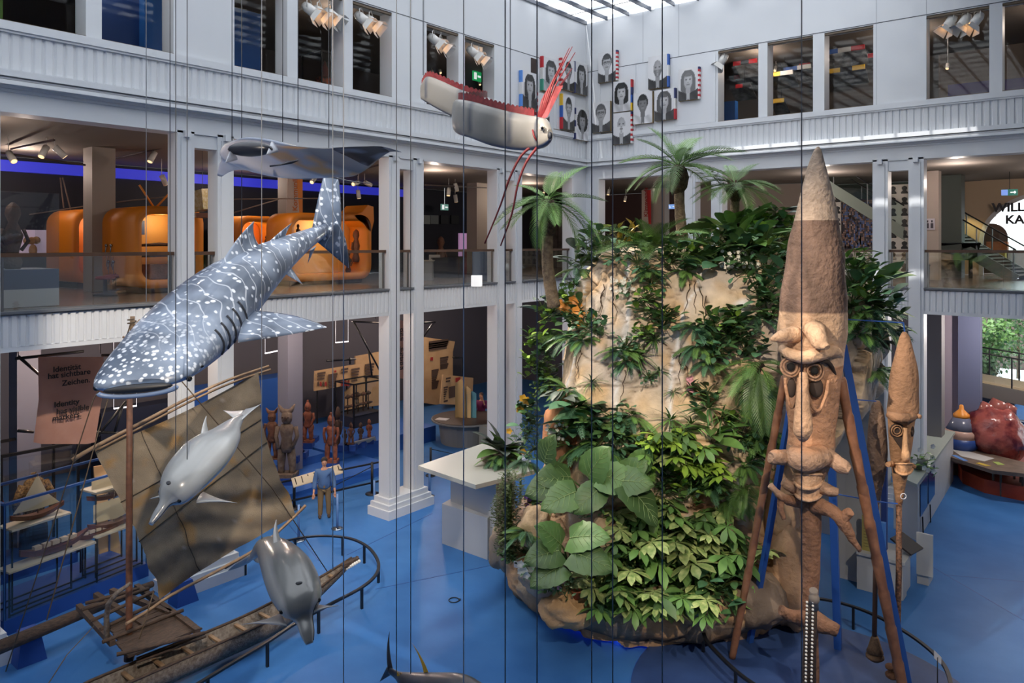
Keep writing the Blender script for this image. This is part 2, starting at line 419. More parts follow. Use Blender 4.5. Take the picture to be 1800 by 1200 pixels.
b = MB(); b.box(XE + .3, XE + .6, YR, 40, 0, 16); struct(b, 'wall_gallery_east', GRW)
BLG = mat('blue_cove_light', (52, 60, 214), .5, emit=.42)
b = MB(); b.box(-26.98, -26.8, YN, 25.9, BEAMB - .36, BEAMB - .02); tag(b.build('cove_light', BLG), 'long blue light strip at the top of the navy wall', 'light')
area('cove_glow', (-26.3, 12, BEAMB - .25), .3, 9, (.2, .25, 1), (0, -1.9, 0), sy=26)
# inner pillars
def pillar(X, pa, pb, z0, z1, m=WHITE, T=.6):
    ya, yb = onX(pa, 500, X).y, onX(pb, 500, X).y
    b = MB(); b.box(X - T, X, ya, yb, z0, z1); return struct(b, 'pillar', m)
PB = mat('pillar_beige', (150, 140, 132), .6)
for pa, pb in ((162, 203), (506, 532), (838, 858)):
    pillar(-22.5, pa, pb, STOP, BEAMB + .12, PB); 
for pa, pb in ((506, 532), (30, 72)): pillar(-22.5, pa, pb, 0, SBOT, mat('pillar_grey', (135, 135, 148), .6))
# ---------------- skylight ----------------
ROOF = mat('roof_fabric', (215, 220, 228), .6)
def roofmat(nm, c, tr):
    m = bpy.data.materials.new(nm); m.use_nodes = True; nt = m.node_tree; N = nt.nodes; N.clear()
    o = N.new('ShaderNodeOutputMaterial'); mx = N.new('ShaderNodeMixShader'); t = N.new('ShaderNodeBsdfTransparent'); d = N.new('ShaderNodeBsdfTranslucent')
    t.inputs[0].default_value = (1, 1, 1, 1); d.inputs[0].default_value = (*c, 1); mx.inputs[0].default_value = 1 - tr
    nt.links.new(t.outputs[0], mx.inputs[1]); nt.links.new(d.outputs[0], mx.inputs[2]); nt.links.new(mx.outputs[0], o.inputs[0]); return m
BL = roofmat('roof_blind', (.24, .26, .30), .01); DG = roofmat('roof_glazing', (.95, .96, .98), .045)
ro = thing('ceiling_skylight', None, None, (XL, YN, TOP)); ro['kind'] = 'structure'
b = MB()
x = XL + .05; bars = []
LANE = 0.98
XR = -4.2
while x < XR: bars.append(x); x += LANE
b2 = MB(); b2.box(XR, XE, YN, YR, TOP, TOP + .3); struct(b2, 'ceiling_blocker', WHITE)  # unseen opaque roof strip, added to dim the right side
for x in bars: b.box(x - .02, x + .02, YN, YR, TOP - .05, TOP + .10)
y = YN
while y < YR: b.box(XL, XR, y - .03, y + .03, TOP + .1, TOP + .2); y += 3.2
b.build('glazing_bar', mat('bar_grey', (70, 76, 88), .5), ro)
# sun slots: strips left fully open; elsewhere fabric blinds alternate with diffusing glass
tanv = -SUN_DIR.z / SUN_DIR.y
slots = []
for zz, hh in ((Z(3.08) , .36), (Z(1.15), .22), (Z(-1.1), .2)):
    yy = YR - (TOP - zz) / tanv; slots.append((yy, hh / tanv))
bb = MB(); gg = MB()
y = YN; row = 0
cuts = sorted(slots)
seg = .62
def strips(y0, y1):
    out = [(y0, y1)]
    for yy, ww in cuts:
        n = []
        for p, q in out:
            if yy + ww / 2 <= p or yy - ww / 2 >= q: n.append((p, q)); continue
            if p < yy - ww / 2: n.append((p, yy - ww / 2))
            if yy + ww / 2 < q: n.append((yy + ww / 2, q))
        out = n
    return out
while y < YR:
    for i, x in enumerate(bars):
        open_ = (i + row) % 2 == 0
        tgt = gg if open_ else bb
        x1 = min(x + LANE - .02, XR)
        for p, q in (strips(y, y + seg) if -12.5 < x else [(y, y + seg)]):
            zc = TOP + .1
            tgt.add([(x + .02, p, zc), (x1, p, zc), (x1, q, zc), (x + .02, q, zc)], [(0, 3, 2, 1)])
    y += seg; row += 1
bb.build('blind', BL, ro); gg.build('glazing', DG, ro)
# ================= hanging sea animals =================
def V3(r, u, f): return RT * r + UP * u + FW * f      # vector given along camera-right, up, away
def body_rings(pts, lat, n=20, squash=None, expo=1.0):
    "pts: (px,py,depth,half width,half height up,half height down)"
    C = [P(p[0], p[1], p[2]) for p in pts]; rings = []; fr = []
    for i, p in enumerate(pts):
        d = (C[min(i + 1, len(C) - 1)] - C[max(i - 1, 0)]).normalized()
        l = (lat - d * lat.dot(d)).normalized(); u = l.cross(d).normalized()
        if u.z < 0: u = -u
        ring = []
        for k in range(n):
            a = 2 * PI * k / n; ca, sa = math.cos(a), math.sin(a)
            ca = math.copysign(abs(ca) ** expo, ca)
            ring.append(C[i] + l * (p[3] * ca) + u * ((p[4] if sa > 0 else p[5]) * sa))
        rings.append(ring); fr.append((C[i], d, l, u))
    return rings, fr
def smoothpts(pts, m=4):
    "Catmull-Rom resample of tuples"
    out = []; N = len(pts)
    for i in range(N - 1):
        p0, p1, p2, p3 = pts[max(i - 1, 0)], pts[i], pts[i + 1], pts[min(i + 2, N - 1)]
        for j in range(m):
            t = j / m
            out.append(tuple(.5 * ((2 * b) + (-a + c) * t + (2 * a - 5 * b + 4 * c - d) * t * t + (-a + 3 * b - 3 * c + d) * t ** 3) for a, b, c, d in zip(p0, p1, p2, p3)))
    out.append(tuple(pts[-1])); return out
def fin(b, rl, rt, tip, nrm, th, cl=None, ct=None, n=9, k=10):
    rl, rt, tip, nrm = Vector(rl), Vector(rt), Vector(tip), Vector(nrm).normalized()
    cl = cl or Vector(); ct = ct or Vector(); rings = []
    for i in range(n + 1):
        u = i / n * .985
        L = rl * (1 - u) ** 2 + ((rl + tip) / 2 + cl) * (2 * u * (1 - u)) + tip * u * u
        T = rt * (1 - u) ** 2 + ((rt + tip) / 2 + ct) * (2 * u * (1 - u)) + tip * u * u
        q = th * (1 - .9 * u)
        rings.append([L + (T - L) * (.5 - .5 * math.cos(2 * PI * j / k)) + nrm * (q * math.sin(2 * PI * j / k) * (1.15 - .5 * (.5 - .5 * math.cos(2 * PI * j / k)))) for j in range(k)])
    return b.loft(rings)
def sharkmat():
    m = bpy.data.materials.new('shark_skin'); m.use_nodes = True; nt = m.node_tree; N = nt.nodes; L = nt.links; pb = N['Principled BSDF']
    pb.inputs['Roughness'].default_value = .38; pb.inputs['Coat Weight'].default_value = .2
    tc = N.new('ShaderNodeTexCoord'); at = N.new('ShaderNodeAttribute'); at.attribute_name = 'Col'
    sp = N.new('ShaderNodeSeparateColor'); L.new(at.outputs['Color'], sp.inputs[0])   # R head, G belly, B ridge line
    def M(op, a, c, d=None):
        x = N.new('ShaderNodeMath'); x.operation = op; x.use_clamp = op == 'MULTIPLY_ADD' and False
        for i, v in enumerate((a, c, d)):
            if v is None: continue
            if isinstance(v, (int, float)): x.inputs[i].default_value = v
            else: L.new(v, x.inputs[i])
        return x.outputs[0]
    def ramp(v, a, c, c0=(0, 0, 0), c1=(1, 1, 1)):
        r = N.new('ShaderNodeValToRGB'); r.color_ramp.elements[0].position = a; r.color_ramp.elements[1].position = c
        r.color_ramp.elements[0].color = (*c0, 1); r.color_ramp.elements[1].color = (*c1, 1); L.new(v, r.inputs[0]); return r.outputs[0]
    def vor(s):
        v = N.new('ShaderNodeTexVoronoi'); v.inputs['Scale'].default_value = s; L.new(tc.outputs['Object'], v.inputs['Vector']); v.inputs['Randomness'].default_value = .75; return v.outputs['Distance']
    d1 = ramp(vor(14), .30, .42, (1, 1, 1), (0, 0, 0)); d2 = ramp(vor(8), .22, .31, (1, 1, 1), (0, 0, 0))
    wv = N.new('ShaderNodeTexWave'); wv.inputs['Scale'].default_value = 1.35; wv.inputs['Distortion'].default_value = 7; wv.inputs['Detail Scale'].default_value = 1.3; wv.inputs['Detail'].default_value = 1
    wv.wave_type = 'BANDS'; wv.bands_direction = 'Y'; L.new(tc.outputs['Object'], wv.inputs['Vector'])
    ln = ramp(wv.outputs['Fac'], .975, .997, (0, 0, 0), (.6, .6, .6))
    mix = N.new('ShaderNodeMix'); mix.data_type = 'RGBA'; L.new(sp.outputs[0], mix.inputs[0]); L.new(M('MAXIMUM', d2, ln), mix.inputs[6]); L.new(d1, mix.inputs[7])
    spots = M('MULTIPLY', mix.outputs[2], M('SUBTRACT', 1, sp.outputs[1]))
    nz = N.new('ShaderNodeTexNoise'); nz.inputs['Scale'].default_value = 1.7; L.new(tc.outputs['Object'], nz.inputs['Vector'])
    base = ramp(nz.outputs[0], .35, .68, lin((60, 74, 96)), lin((120, 136, 160)))
    m2 = N.new('ShaderNodeMix'); m2.data_type = 'RGBA'; L.new(sp.outputs[1], m2.inputs[0]); L.new(base, m2.inputs[6]); m2.inputs[7].default_value = (*lin((120, 150, 195)), 1)
    m3 = N.new('ShaderNodeMix'); m3.data_type = 'RGBA'; L.new(M('MULTIPLY', spots, .8), m3.inputs[0]); L.new(m2.outputs[2], m3.inputs[6]); m3.inputs[7].default_value = (*lin((214, 224, 238)), 1)
    L.new(m3.outputs[2], pb.inputs['Base Color']); return m
SHK = sharkmat()
# ---- whale shark
sh_pts = smoothpts([(243, 676, 8.35, .30, .06, .05), (246, 672, 8.42, .44, .10, .08), (254, 660, 8.6, .535, .17, .15), (285, 628, 9.1, .60, .30, .27), (332, 583, 9.8, .62, .40, .38), (385, 533, 10.6, .56, .44, .40),
                    (437, 489, 11.3, .45, .40, .32), (490, 452, 12.1, .31, .29, .2), (537, 424, 12.9, .18, .19, .12), (574, 404, 13.6, .08, .12, .09)], 4)
LAT = V3(1, .0, -.16)
rings, fr = body_rings(sh_pts, LAT, 28, expo=.8)
# raised ridges along the back
for i, rg in enumerate(rings):
    t = i / (len(rings) - 1)
    if .25 < t < .97:
        for k in (4, 7, 10): rg[k] = rg[k] + (rg[k] - fr[i][0]) * .05
root = thing('whale_shark', 'large spotted blue-grey whale shark model with open mouth, hung on wires', 'fish', fr[0][0])
b = MB(); b.loft(rings)
cols = []
for i, rg in enumerate(rings):
    t = i / (len(rings) - 1)
    for k in range(28):
        s_ = math.sin(2 * PI * k / 28); cols.append((max(0, min(1, (0.42 - t) * 6)), max(0, min(1, (-.12 - s_) * 3)), 0))
b.build('body', SHK, root, vc=cols)
def atb(i): return fr[i]
NS = len(fr)
# mouth: dark cavity with lips
c, d, l, u = fr[0]; fwd = -d
mc = c + fwd * .015 - u * .035
b = MB(); b.ell(mc, (.36, .055, .05), 24, 8, (l, fwd, u)); b.build('mouth', mat('mouth_dark', (14, 18, 28), .5), root)
b = MB()
lip = [mc + fwd * .02 + l * (.40 * math.cos(a)) + u * (.068 * math.sin(a) - .01) for a in [PI + PI * i / 16 for i in range(17)]]
b.tube(lip, .026, 8); b.build('lower_jaw', mat('shark_lip', (96, 116, 150), .4), root)
EYE = mat('eye_black', (12, 12, 14), .12)
for sgn in (1, -1):
    i = 7; c, d, l, u = fr[i]; hw = sh_pts[i][3]
    b = MB(); b.ell(c + l * (sgn * hw * .96) - u * .06, .035, 10, 7); b.build('eye', EYE, root)
    i = 10; c, d, l, u = fr[i]; hw = sh_pts[i][3]
    b = MB(); b.ell(c + l * (sgn * hw * .98) - u * .02, (.03, .03, .02), 8, 6); b.build('spiracle', EYE, root)
    for g in range(5):
        i = 14 + g; c, d, l, u = fr[i]; hw, hh, hd = sh_pts[i][3:6]
        pts = [c + l * (sgn * (hw * math.cos(a) ** .8) * 1.012) + u * ((hh if a > 0 else hd) * math.sin(a) * 1.012) for a in [-.45 + .17 * q for q in range(7)]]
        b = MB(); b.tube(pts, .014, 5); b.build('gill_slit', mat('gill_dark', (26, 32, 44), .6), root)
def shfin(name, rl, rt, tip, nrm, th, cl=None, ct=None):
    b = MB(); fin(b, rl, rt, tip, nrm, th, cl, ct); b.build(name, SHK, root, vc=lambda v: (0, 0, 0))
i0, i1 = 20, 26
c0, c1 = fr[i0], fr[i1]
shfin('dorsal_fin', c0[0] + c0[3] * .38, c1[0] + c1[3] * .34 , P(447, 388, 11.6), LAT, .05, V3(-.06, .1, 0), V3(-.1, -.02, 0))
c0, c1 = fr[25], fr[29]
shfin('dorsal_fin', c0[0] + c0[3] * .24, c1[0] + c1[3] * .2, P(514, 391, 12.5), LAT, .03, V3(-.02, .05, 0), V3(-.04, 0, 0))
shfin('tail_lobe', P(544, 430, 13.2), P(600, 408, 13.75), P(585, 252, 14.3), LAT, .05, V3(-.10, -.1, 0), V3(.10, .0, 0))
shfin('tail_lobe', P(592, 388, 13.6), P(556, 424, 13.3), P(613, 472, 14.0), LAT, .04, V3(.12, .12, 0), V3(-.06, .06, 0))
shfin('pectoral_fin', P(418, 602, 9.5), P(436, 546, 10.5), P(576, 575, 10.3), V3(-.05, .9, -.4), .05, V3(.12, -.0, -.1), V3(.0, .10, .2))
shfin('pectoral_fin', P(262, 565, 10.1), P(280, 560, 10.7), P(212, 612, 11.6), V3(.3, .9, -.3), .045)
shfin('pelvic_fin', P(496, 478, 11.9), P(512, 470, 12.2), P(532, 500, 12.2), V3(.2, .5, -.6), .02)
shfin('anal_fin', P(545, 440, 12.6), P(556, 432, 12.8), P(541, 463, 12.9), LAT, .02)
# ---- manta ray
mk = mat('manta_skin', (60, 66, 80), .3, vcol='Col', coat=.35)
secs = [(359, 300, 10.3, .05, .012), (372, 285, 10.25, .16, .03), (392, 280, 10.3, .34, .06), (412, 279, 10.4, .62, .13), (440, 276, 10.55, .88, .19), (475, 272, 10.8, 1.0, .21), (510, 273, 11.0, 1.0, .18), (545, 276, 11.2, .90, .12), (585, 272, 11.5, .66, .08), (625, 261, 11.9, .40, .05), (660, 254, 12.3, .17, .025), (688, 259, 12.6, .02, .006)]
secs = smoothpts(secs, 3)
CH = V3(-.50, .20, -.84).normalized()
root = thing('manta_ray', 'dark manta ray model with pale belly and upswept wings hung on wires', 'fish', P(480, 275, 10.8))
b = MB(); rg = []; cols = []
for q, (px, py, dd, ch, th) in enumerate(secs):
    c = P(px, py, dd); u = V3(0, .97, -.25).normalized(); ring = []
    for k in range(20):
        a = 2 * PI * k / 20
        ring.append(c + CH * (ch * .8 * math.cos(a)) + u * (th * math.sin(a) * (1.0 if math.sin(a) > 0 else .75)) - CH * .25)
        sa = math.sin(a); n_ = noise.noise(Vector((q * .35, a * 1.2, 0)))
        if sa > .05: cc = lin((34, 42, 58)) if n_ < .12 else lin((84, 98, 124))
        else: cc = lin((222, 220, 228)) if px < 500 else (lin((214, 172, 130)) if n_ > 0 else lin((178, 176, 186)))
        if px > 570 and sa < .05: cc = lin((130, 136, 150))
        cols.append(cc)
    rg.append(ring)
b.loft(rg); b.build('body', mk, root, vc=cols)
b = MB()   # rolled head fins and mouth
b.ell(P(440, 262, 9.95), (.30, .10, .10), 14, 8, (RT, FW, UP)); b.build('mouth', mat('manta_mouth', (28, 32, 44), .3), root)
for px, py, dd in ((404, 272, 9.9), (476, 258, 10.1)):
    b = MB(); fin(b, P(px, py - 8, dd + .1), P(px + 14, py + 8, dd + .15), P(px - 8, py + 14, dd - .45), UP, .05); b.build('head_fin', mat('manta_pale', (128, 134, 150), .3, coat=.3), root)
for g in range(5):
    a, c = P(474 + g * 7, 292 - g, 10.25 + .03 * g), P(512 + g * 3, 284 - g * .6, 10.3 + .03 * g)
    b = MB(); b.tube([a, (a + c) / 2 - UP * .012, c], .012, 5); b.build('gill_slit', mat('gill_line', (44, 48, 62), .5), root)
b = MB(); b.tube([P(548, 298, 11.9), P(575, 309, 12.5), P(612, 318, 13.3), P(650, 322, 14)], [.03, .018, .012, .006], 6); b.build('tail', mat('manta_tail', (70, 76, 88), .4), root)
# ---- oarfish
oar = [(741, 162, 13.6, .05, .13), (752, 158, 13.55, .07, .24), (775, 168, 13.4, .08, .27), (805, 182, 13.2, .08, .27), (838, 192, 12.9, .08, .25), (856, 196, 12.5, .08, .24), (850, 198, 12.0, .08, .24), (825, 199, 11.5, .08, .23), (806, 203, 11.0, .09, .23),
       (812, 206, 10.6, .10, .25), (835, 212, 10.4, .11, .26), (865, 222, 10.2, .11, .265), (895, 229, 10.05, .11, .255), (925, 233, 9.9, .11, .235), (945, 233, 9.75, .105, .21), (958, 233, 9.6, .085, .17), (967, 237, 9.5, .04, .07)]
oar = smoothpts(oar, 4)
OS = mat('oarfish_skin', (170, 168, 164), .4, vcol='Col', coat=.15)
root = thing('oarfish', 'long silver oarfish model with red back crest, folded in two bends', 'fish', P(860, 220, 10.6))
b = MB(); rg = []; cols = []; tops = []
for i, (px, py, dd, w_, h_) in enumerate(oar):
    c = P(px, py, dd); n0 = P(*oar[min(i + 1, len(oar) - 1)][:3]); n1 = P(*oar[max(i - 1, 0)][:3])
    d = (n0 - n1); d.z *= .3; d.normalize(); s_ = d.cross(UP).normalized(); up = UP
    for k in range(14):
        a = 2 * PI * k / 14
        n_ = noise.noise(c * 2.2 + Vector((0, 0, math.sin(a)))); g = .5 + .5 * n_
        cc = [x * (1 - .30 * max(0, n_ * 2)) for x in lin((132, 130, 126))]
        if i % 9 == 4 and math.sin(a) > -.5: cc = [x * .55 for x in lin((104, 108, 122))]
        if math.sin(a) < -.93: cc = lin((84, 92, 118))
        cols.append(tuple(cc))
    rg.append([c + s_ * (w_ * math.copysign(abs(math.cos(2 * PI * k / 14)) ** .6, math.cos(2 * PI * k / 14))) + up * (h_ * math.copysign(abs(math.sin(2 * PI * k / 14)) ** .8, math.sin(2 * PI * k / 14))) for k in range(14)])
    tops.append(c + up * h_)
b.loft(rg); b.build('body', OS, root, vc=cols)
RED = mat('crest_red', (104, 20, 28), .55, (128, 36, 42), 18)
b = MB()
lo = []; hi = []
for i in range(len(tops) - 10):
    for q in range(3):
        a = tops[i].lerp(tops[i + 1], q / 3); lo.append(a - UP * .02); hi.append(a + UP * (.10 if q != 1 else .075))
b.grid([lo, hi]); m2 = MB(); lo2 = [v + FW * .012 for v in lo]; hi2 = [v + FW * .012 for v in hi]; b.grid([hi2, lo2]); b.build('crest', RED, root)
hd = P(958, 208, 9.65)
for i, (tx, ty) in enumerate(((975, 140), (980, 128), (987, 118), (990, 108), (996, 100), (1001, 84), (1006, 82), (1011, 92), (1006, 120), (1000, 132))):
    a = P(944 + i * 1.6, 211 - i * .6, 9.7); t_ = P(tx, ty, 9.9)
    b = MB(); b.tube([a, a.lerp(t_, .5) - RT * .05, t_], [.015, .010, .005], 5); b.build('crest_ray', RED, root)
b = MB(); a0, a1, a2 = P(944, 212, 9.7), P(962, 206, 9.65), P(990, 150, 9.8); b.prism([a0, a1, a2, P(976, 152, 9.8)], FW * .012); b.build('crest_membrane', RED, root)
for pts in ([(936, 256, 9.8), (915, 275, 9.8), (895, 315, 9.8), (880, 360, 9.8), (852, 428, 9.8)], [(945, 258, 9.7), (925, 285, 9.7), (910, 325, 9.7), (900, 375, 9.7), (880, 432, 9.7)]):
    b = MB(); b.tube([P(*p) for p in smoothpts(pts, 3)], [.022 - .001 * i for i in range(13)], 6); b.build('pelvic_ray', RED, root)
b = MB(); b.ell(P(953, 225, 9.48), .035, 12, 8); o = b.build('eye', mat('eye_ring', (200, 196, 180), .2), root)
b = MB(); b.ell(P(953, 225, 9.45), .02, 10, 6); b.build('pupil', EYE, o)
b = MB(); b.ell(P(967, 238, 9.45), (.03, .03, .045), 10, 6); b.build('mouth', mat('gill_dark', (26, 32, 44), .6), root)
b = MB(); b.tube([P(936, 228, 9.62), P(939, 240, 9.6), P(944, 248, 9.6)], .012, 5); b.build('gill_slit', RED, root)
# ---- dolphins
DT = mat('dolphin_skin', (120, 126, 134), .28, vcol='Col', coat=.35)
def dolphin(label, pts, lat, dors, pecs, fl, ebase, tone):
    pts = smoothpts(pts, 4); rings, fr = body_rings(pts, lat, 22)
    root = thing('dolphin', label, 'dolphin', fr[len(fr) // 2][0], 'dolphin models hung under the whale shark')
    b = MB(); b.loft(rings); cols = []
    for i, rg in enumerate(rings):
        for k in range(22):
            s_ = math.sin(2 * PI * k / 22); n_ = noise.noise(rg[k] * 4)
            base = Vector(lin(tone[0])) if s_ < .75 else Vector(lin(tone[1]))
            if s_ < -.3: base = Vector(lin(tone[2]))
            cols.append(tuple(base * (1 + .12 * n_)))
    b.build('body', DT, root, vc=cols)
    vcc = lambda v: lin(tone[0])
    def f(name, *a, **k):
        b = MB(); fin(b, *a, **k); b.build(name, DT, root, vc=vcc)
    f('dorsal_fin', *dors, lat, .03, V3(-.05, .03, 0), V3(-.05, 0, 0))
    for p in pecs: f('pectoral_fin', *p, UP - FW * .6, .03, V3(0, .03, 0), V3(0, -.03, 0))
    for p in fl: f('tail_fluke', *p, UP - FW * .5, .025, V3(0, .03, 0), V3(0, -.02, 0))
    for sgn in (1, -1):
        c, d, l, u = fr[ebase]; b = MB(); b.ell(c + l * (sgn * pts[ebase][3] * .97) + u * .01, .02, 8, 6); b.build('eye', EYE, root)
    c, d, l, u = fr[ebase + 2]; b = MB(); b.ell(c + u * pts[ebase + 2][4], (.03, .02, .008), 10, 5, (l, d, u)); b.build('blowhole', mat('gill_dark', (26, 32, 44), .6), root)
    # mouth line along the beak
    b = MB(); b.tube([fr[i][0] + fr[i][2] * pts[i][3] * 1.0 for i in range(1, ebase)], .005, 4); b.build('mouth_line', mat('gill_dark', (26, 32, 44), .6), root)
    return root
dolphin('pale grey dolphin model hanging in front of the brown sail',
        [(265, 921, 6.9, .022, .02, .02), (276, 905, 6.97, .045, .035, .03), (290, 884, 7.05, .06, .045, .05), (299, 873, 7.1, .14, .11, .10), (318, 853, 7.2, .21, .17, .14), (340, 825, 7.5, .265, .21, .17), (366, 795, 7.8, .27, .20, .17), (390, 772, 8.1, .20, .14, .13), (407, 752, 8.4, .10, .10, .08), (424, 733, 8.7, .035, .04, .04)],
        V3(1, .12, -.12), (P(353, 796, 7.75), P(376, 779, 8.0), P(363, 730, 8.1)),
        [(P(345, 884, 7.15), P(358, 864, 7.6), P(418, 884, 7.35)), (P(306, 874, 7.15), P(300, 858, 7.5), P(262, 877, 7.3))],
        [(P(418, 746, 8.5), P(432, 718, 9.0), P(460, 709, 8.9)), (P(422, 748, 8.5), P(430, 720, 9.0), P(392, 721, 8.8))], 12,
        ((150, 156, 162), (124, 130, 136), (158, 172, 196)))
dolphin('dark-backed grey dolphin model diving above the canoe bow',
        [(544, 1131, 6.2, .03, .02, .02), (540, 1112, 6.25, .055, .04, .03), (534, 1086, 6.35, .075, .05, .05), (528, 1066, 6.4, .16, .13, .12), (521, 1040, 6.6, .215, .17, .15), (508, 1008, 6.9, .225, .19, .16), (494, 984, 7.3, .20, .17, .15), (478, 966, 7.7, .15, .13, .12), (462, 962, 8.1, .09, .09, .08), (446, 975, 8.4, .04, .05, .05), (436, 984, 8.55, .03, .03, .03)],
        V3(1, -.05, .02), (P(484, 975, 7.2), P(505, 972, 7.35), P(486, 912, 7.6)),
        [(P(543, 1080, 6.35), P(550, 1058, 6.75), P(596, 1064, 6.6)), (P(505, 1100, 6.3), P(492, 1078, 6.75), P(424, 1097, 6.6))],
        [(P(440, 975, 8.4), P(440, 988, 8.6), P(400, 1003, 8.6)), (P(440, 975, 8.4), P(450, 988, 8.6), P(470, 990, 9.0))], 12,
        ((146, 146, 146), (98, 100, 100), (150, 148, 148)))
# ---- tuna at the bottom edge
TN = mat('tuna_skin', (26, 32, 46), .35, (44, 50, 64), 5, coat=.2); YF = mat('yellow_fin', (176, 142, 48), .4)
root = thing('tuna', 'dark tuna model with yellow fins cut by bottom edge of the frame', 'fish', P(760, 1210, 6))
rg, fr = body_rings(smoothpts([(685, 1178, 6.6, .02, .03, .03), (700, 1188, 6.5, .03, .04, .04), (725, 1204, 6.3, .10, .10, .10), (765, 1222, 6.1, .17, .17, .17), (810, 1232, 5.9, .18, .19, .19), (850, 1240, 5.7, .12, .13, .13), (880, 1246, 5.5, .02, .03, .03)], 3), V3(.3, 0, 1), 14)
b = MB(); b.loft(rg); b.build('body', TN, root)
b = MB(); fin(b, P(681, 1172, 6.6), P(692, 1180, 6.6), P(685, 1108, 6.7), FW, .012, V3(-.03, 0, 0), V3(-.03, 0, 0)); b.build('tail_lobe', TN, root)
b = MB(); fin(b, P(680, 1172, 6.6), P(690, 1184, 6.6), P(667, 1198, 6.7), FW, .012); b.build('tail_lobe', TN, root)
b = MB(); fin(b, P(746, 1192, 6.2), P(758, 1196, 6.2), P(723, 1128, 6.3), FW, .012, V3(.04, .0, 0), V3(.04, 0, 0)); b.build('dorsal_fin', YF, root)
b = MB(); fin(b, P(762, 1198, 6.1), P(800, 1204, 6.1), P(797, 1186, 6.1), FW, .012); b.build('dorsal_fin', YF, root)
for i in range(6):
    b = MB(); q = P(700 + i * 6.5, 1188 + i * 1.6, 6.4); b.prism([q - RT * .02, q + RT * .02, q + UP * .035 - RT * .01], FW * .006); b.build('finlet', YF, root)
# ---- suspension wires: (px, end y or None = past the frame, depth, what)
WIRE = mat('steel_wire', (92, 96, 102), .4, metal=.3); WIREL = mat('pale_wire', (170, 172, 176), .3, metal=.5)
wires = [(257, 530, 9.6, 'nearest the left edge, down to the shark head'), (299, 508, 10, 'to the shark nape'), (309, 800, 7.6, 'down past the shark mouth to the pale dolphin'), (329, 842, 7.3, 'to the pale dolphin back'), (408, 252, 10.6, 'to the curled manta wing'),
         (425, 430, 11.05, 'passing the manta head to the shark back'), (460, 955, 7.8, 'long one down to the dark dolphin tail'), (497, 250, 11, 'short one to the manta spine'), (524, 250, 11.2, 'short one right of the manta spine'), (578, 262, 14.2, 'to the shark tail tip'), (585, 1002, 7, 'long one beside the shark tail'), (604, 1215, 5.5, 'full height right of the shark tail'),
         (697, 1188, 6.4, 'reaching the tuna tail'), (722, 1192, 6.3, 'second one reaching the tuna'), (744, 132, 13.6, 'short one to the oarfish tail tip'), (815, 1215, 5, 'full height through the oarfish fold'), (888, 1215, 5, 'full height over the third column pair'), (897, 195, 10.1, 'short one to the oarfish back'), (944, 1215, 5.2, 'full height over the oarfish head'),
         (1040, 1215, 5, 'full height before the room corner'), (1077, 1215, 5, 'full height through the grey-haired portrait'), (1164, 1215, 5, 'full height before the tall palm'), (1409, 1215, 5.2, 'full height before the tall carved figure')]
for px, ey, dd, what in wires:
    a = P(px, ey if ey < 1210 else 1260, dd); thick = .0048 if ey > 1200 else .0034
    b = MB(); b.tube([a, Vector((a.x, a.y, TOP))], thick * dd / 7 + .001, 5); 
    pale = px in (604, 585, 460, 815, 257)
    o = b.build('suspension_wire', WIREL if pale else WIRE); tag(o, 'thin steel wire, ' + what, 'wire', 'steel wires hanging from the skylight')
# ================= outrigger canoe =================
WOOD = mat('weathered_wood', (88, 68, 54), .75, (58, 45, 38), 6, bump=.5, bs=25, stretch=(6, 1.2, 6))
WOODG = mat('grey_bleached_wood', (128, 118, 108), .8, (92, 80, 70), 14, bump=.6, bs=40)
BAMB = mat('bamboo', (150, 122, 92), .55, (120, 94, 70), 5)
ROPE = mat('rope', (92, 76, 58), .8)
MAST = mat('mast_wood', (112, 72, 50), .6, (88, 56, 40), 8)
bow = P(620, 998, 17.3); stern = G(60, 1235, .75)
ax = (bow - stern); ax.z = 0; Lc = ax.length; ax.normalize(); sd = Vector((ax.y, -ax.x, 0))      # sd points toward the hall
canoe = thing('outrigger_canoe', 'long weathered wooden outrigger canoe with plank deck on the blue floor', 'boat', (bow + stern) / 2 * 1.0 - UP * ((bow.z + stern.z) / 2))
def cp(t, s=0, z=0):      # point along the hull
    zz = .55 + .45 * max(0, (t - .55) / .45) ** 2
    q = stern + ax * (Lc * t); q.z = zz
    return q + sd * s + UP * z
b = MB(); rings = []
for i in range(25):
    t = i / 24; w_ = .30 * min(1, (1 - t) * 3.2 + .12) * min(1, t * 5 + .3); hz = .42 * min(1, (1 - t) * 2.5 + .25)
    pr = [(-w_, 0), (-w_ * .9, -hz * .6), (-w_ * .45, -hz), (w_ * .45, -hz), (w_ * .9, -hz * .6), (w_, 0), (w_ * .78, 0), (w_ * .62, -hz * .55), (-w_ * .62, -hz * .55), (-w_ * .78, 0)]
    rings.append([cp(t, s_, z_) for s_, z_ in pr])
b.loft(rings); b.build('hull', WOODG, canoe)
b = MB()
for s_ in (-1, 1):
    b.tube([cp(t / 20, s_ * .29 * min(1, (1 - t / 20) * 3.2 + .12) * min(1, t / 20 * 5 + .3), .02) for t in range(21)], .028, 6)
b.build('gunwale', WOOD, canoe)
for i in range(11):
    t = .06 + .085 * i; w_ = .26 * min(1, (1 - t) * 3.2 + .12)
    b = MB(); b.beam(cp(t, -w_, -.04), cp(t, w_, -.04), .07, .035); b.build('thwart', BAMB, canoe)
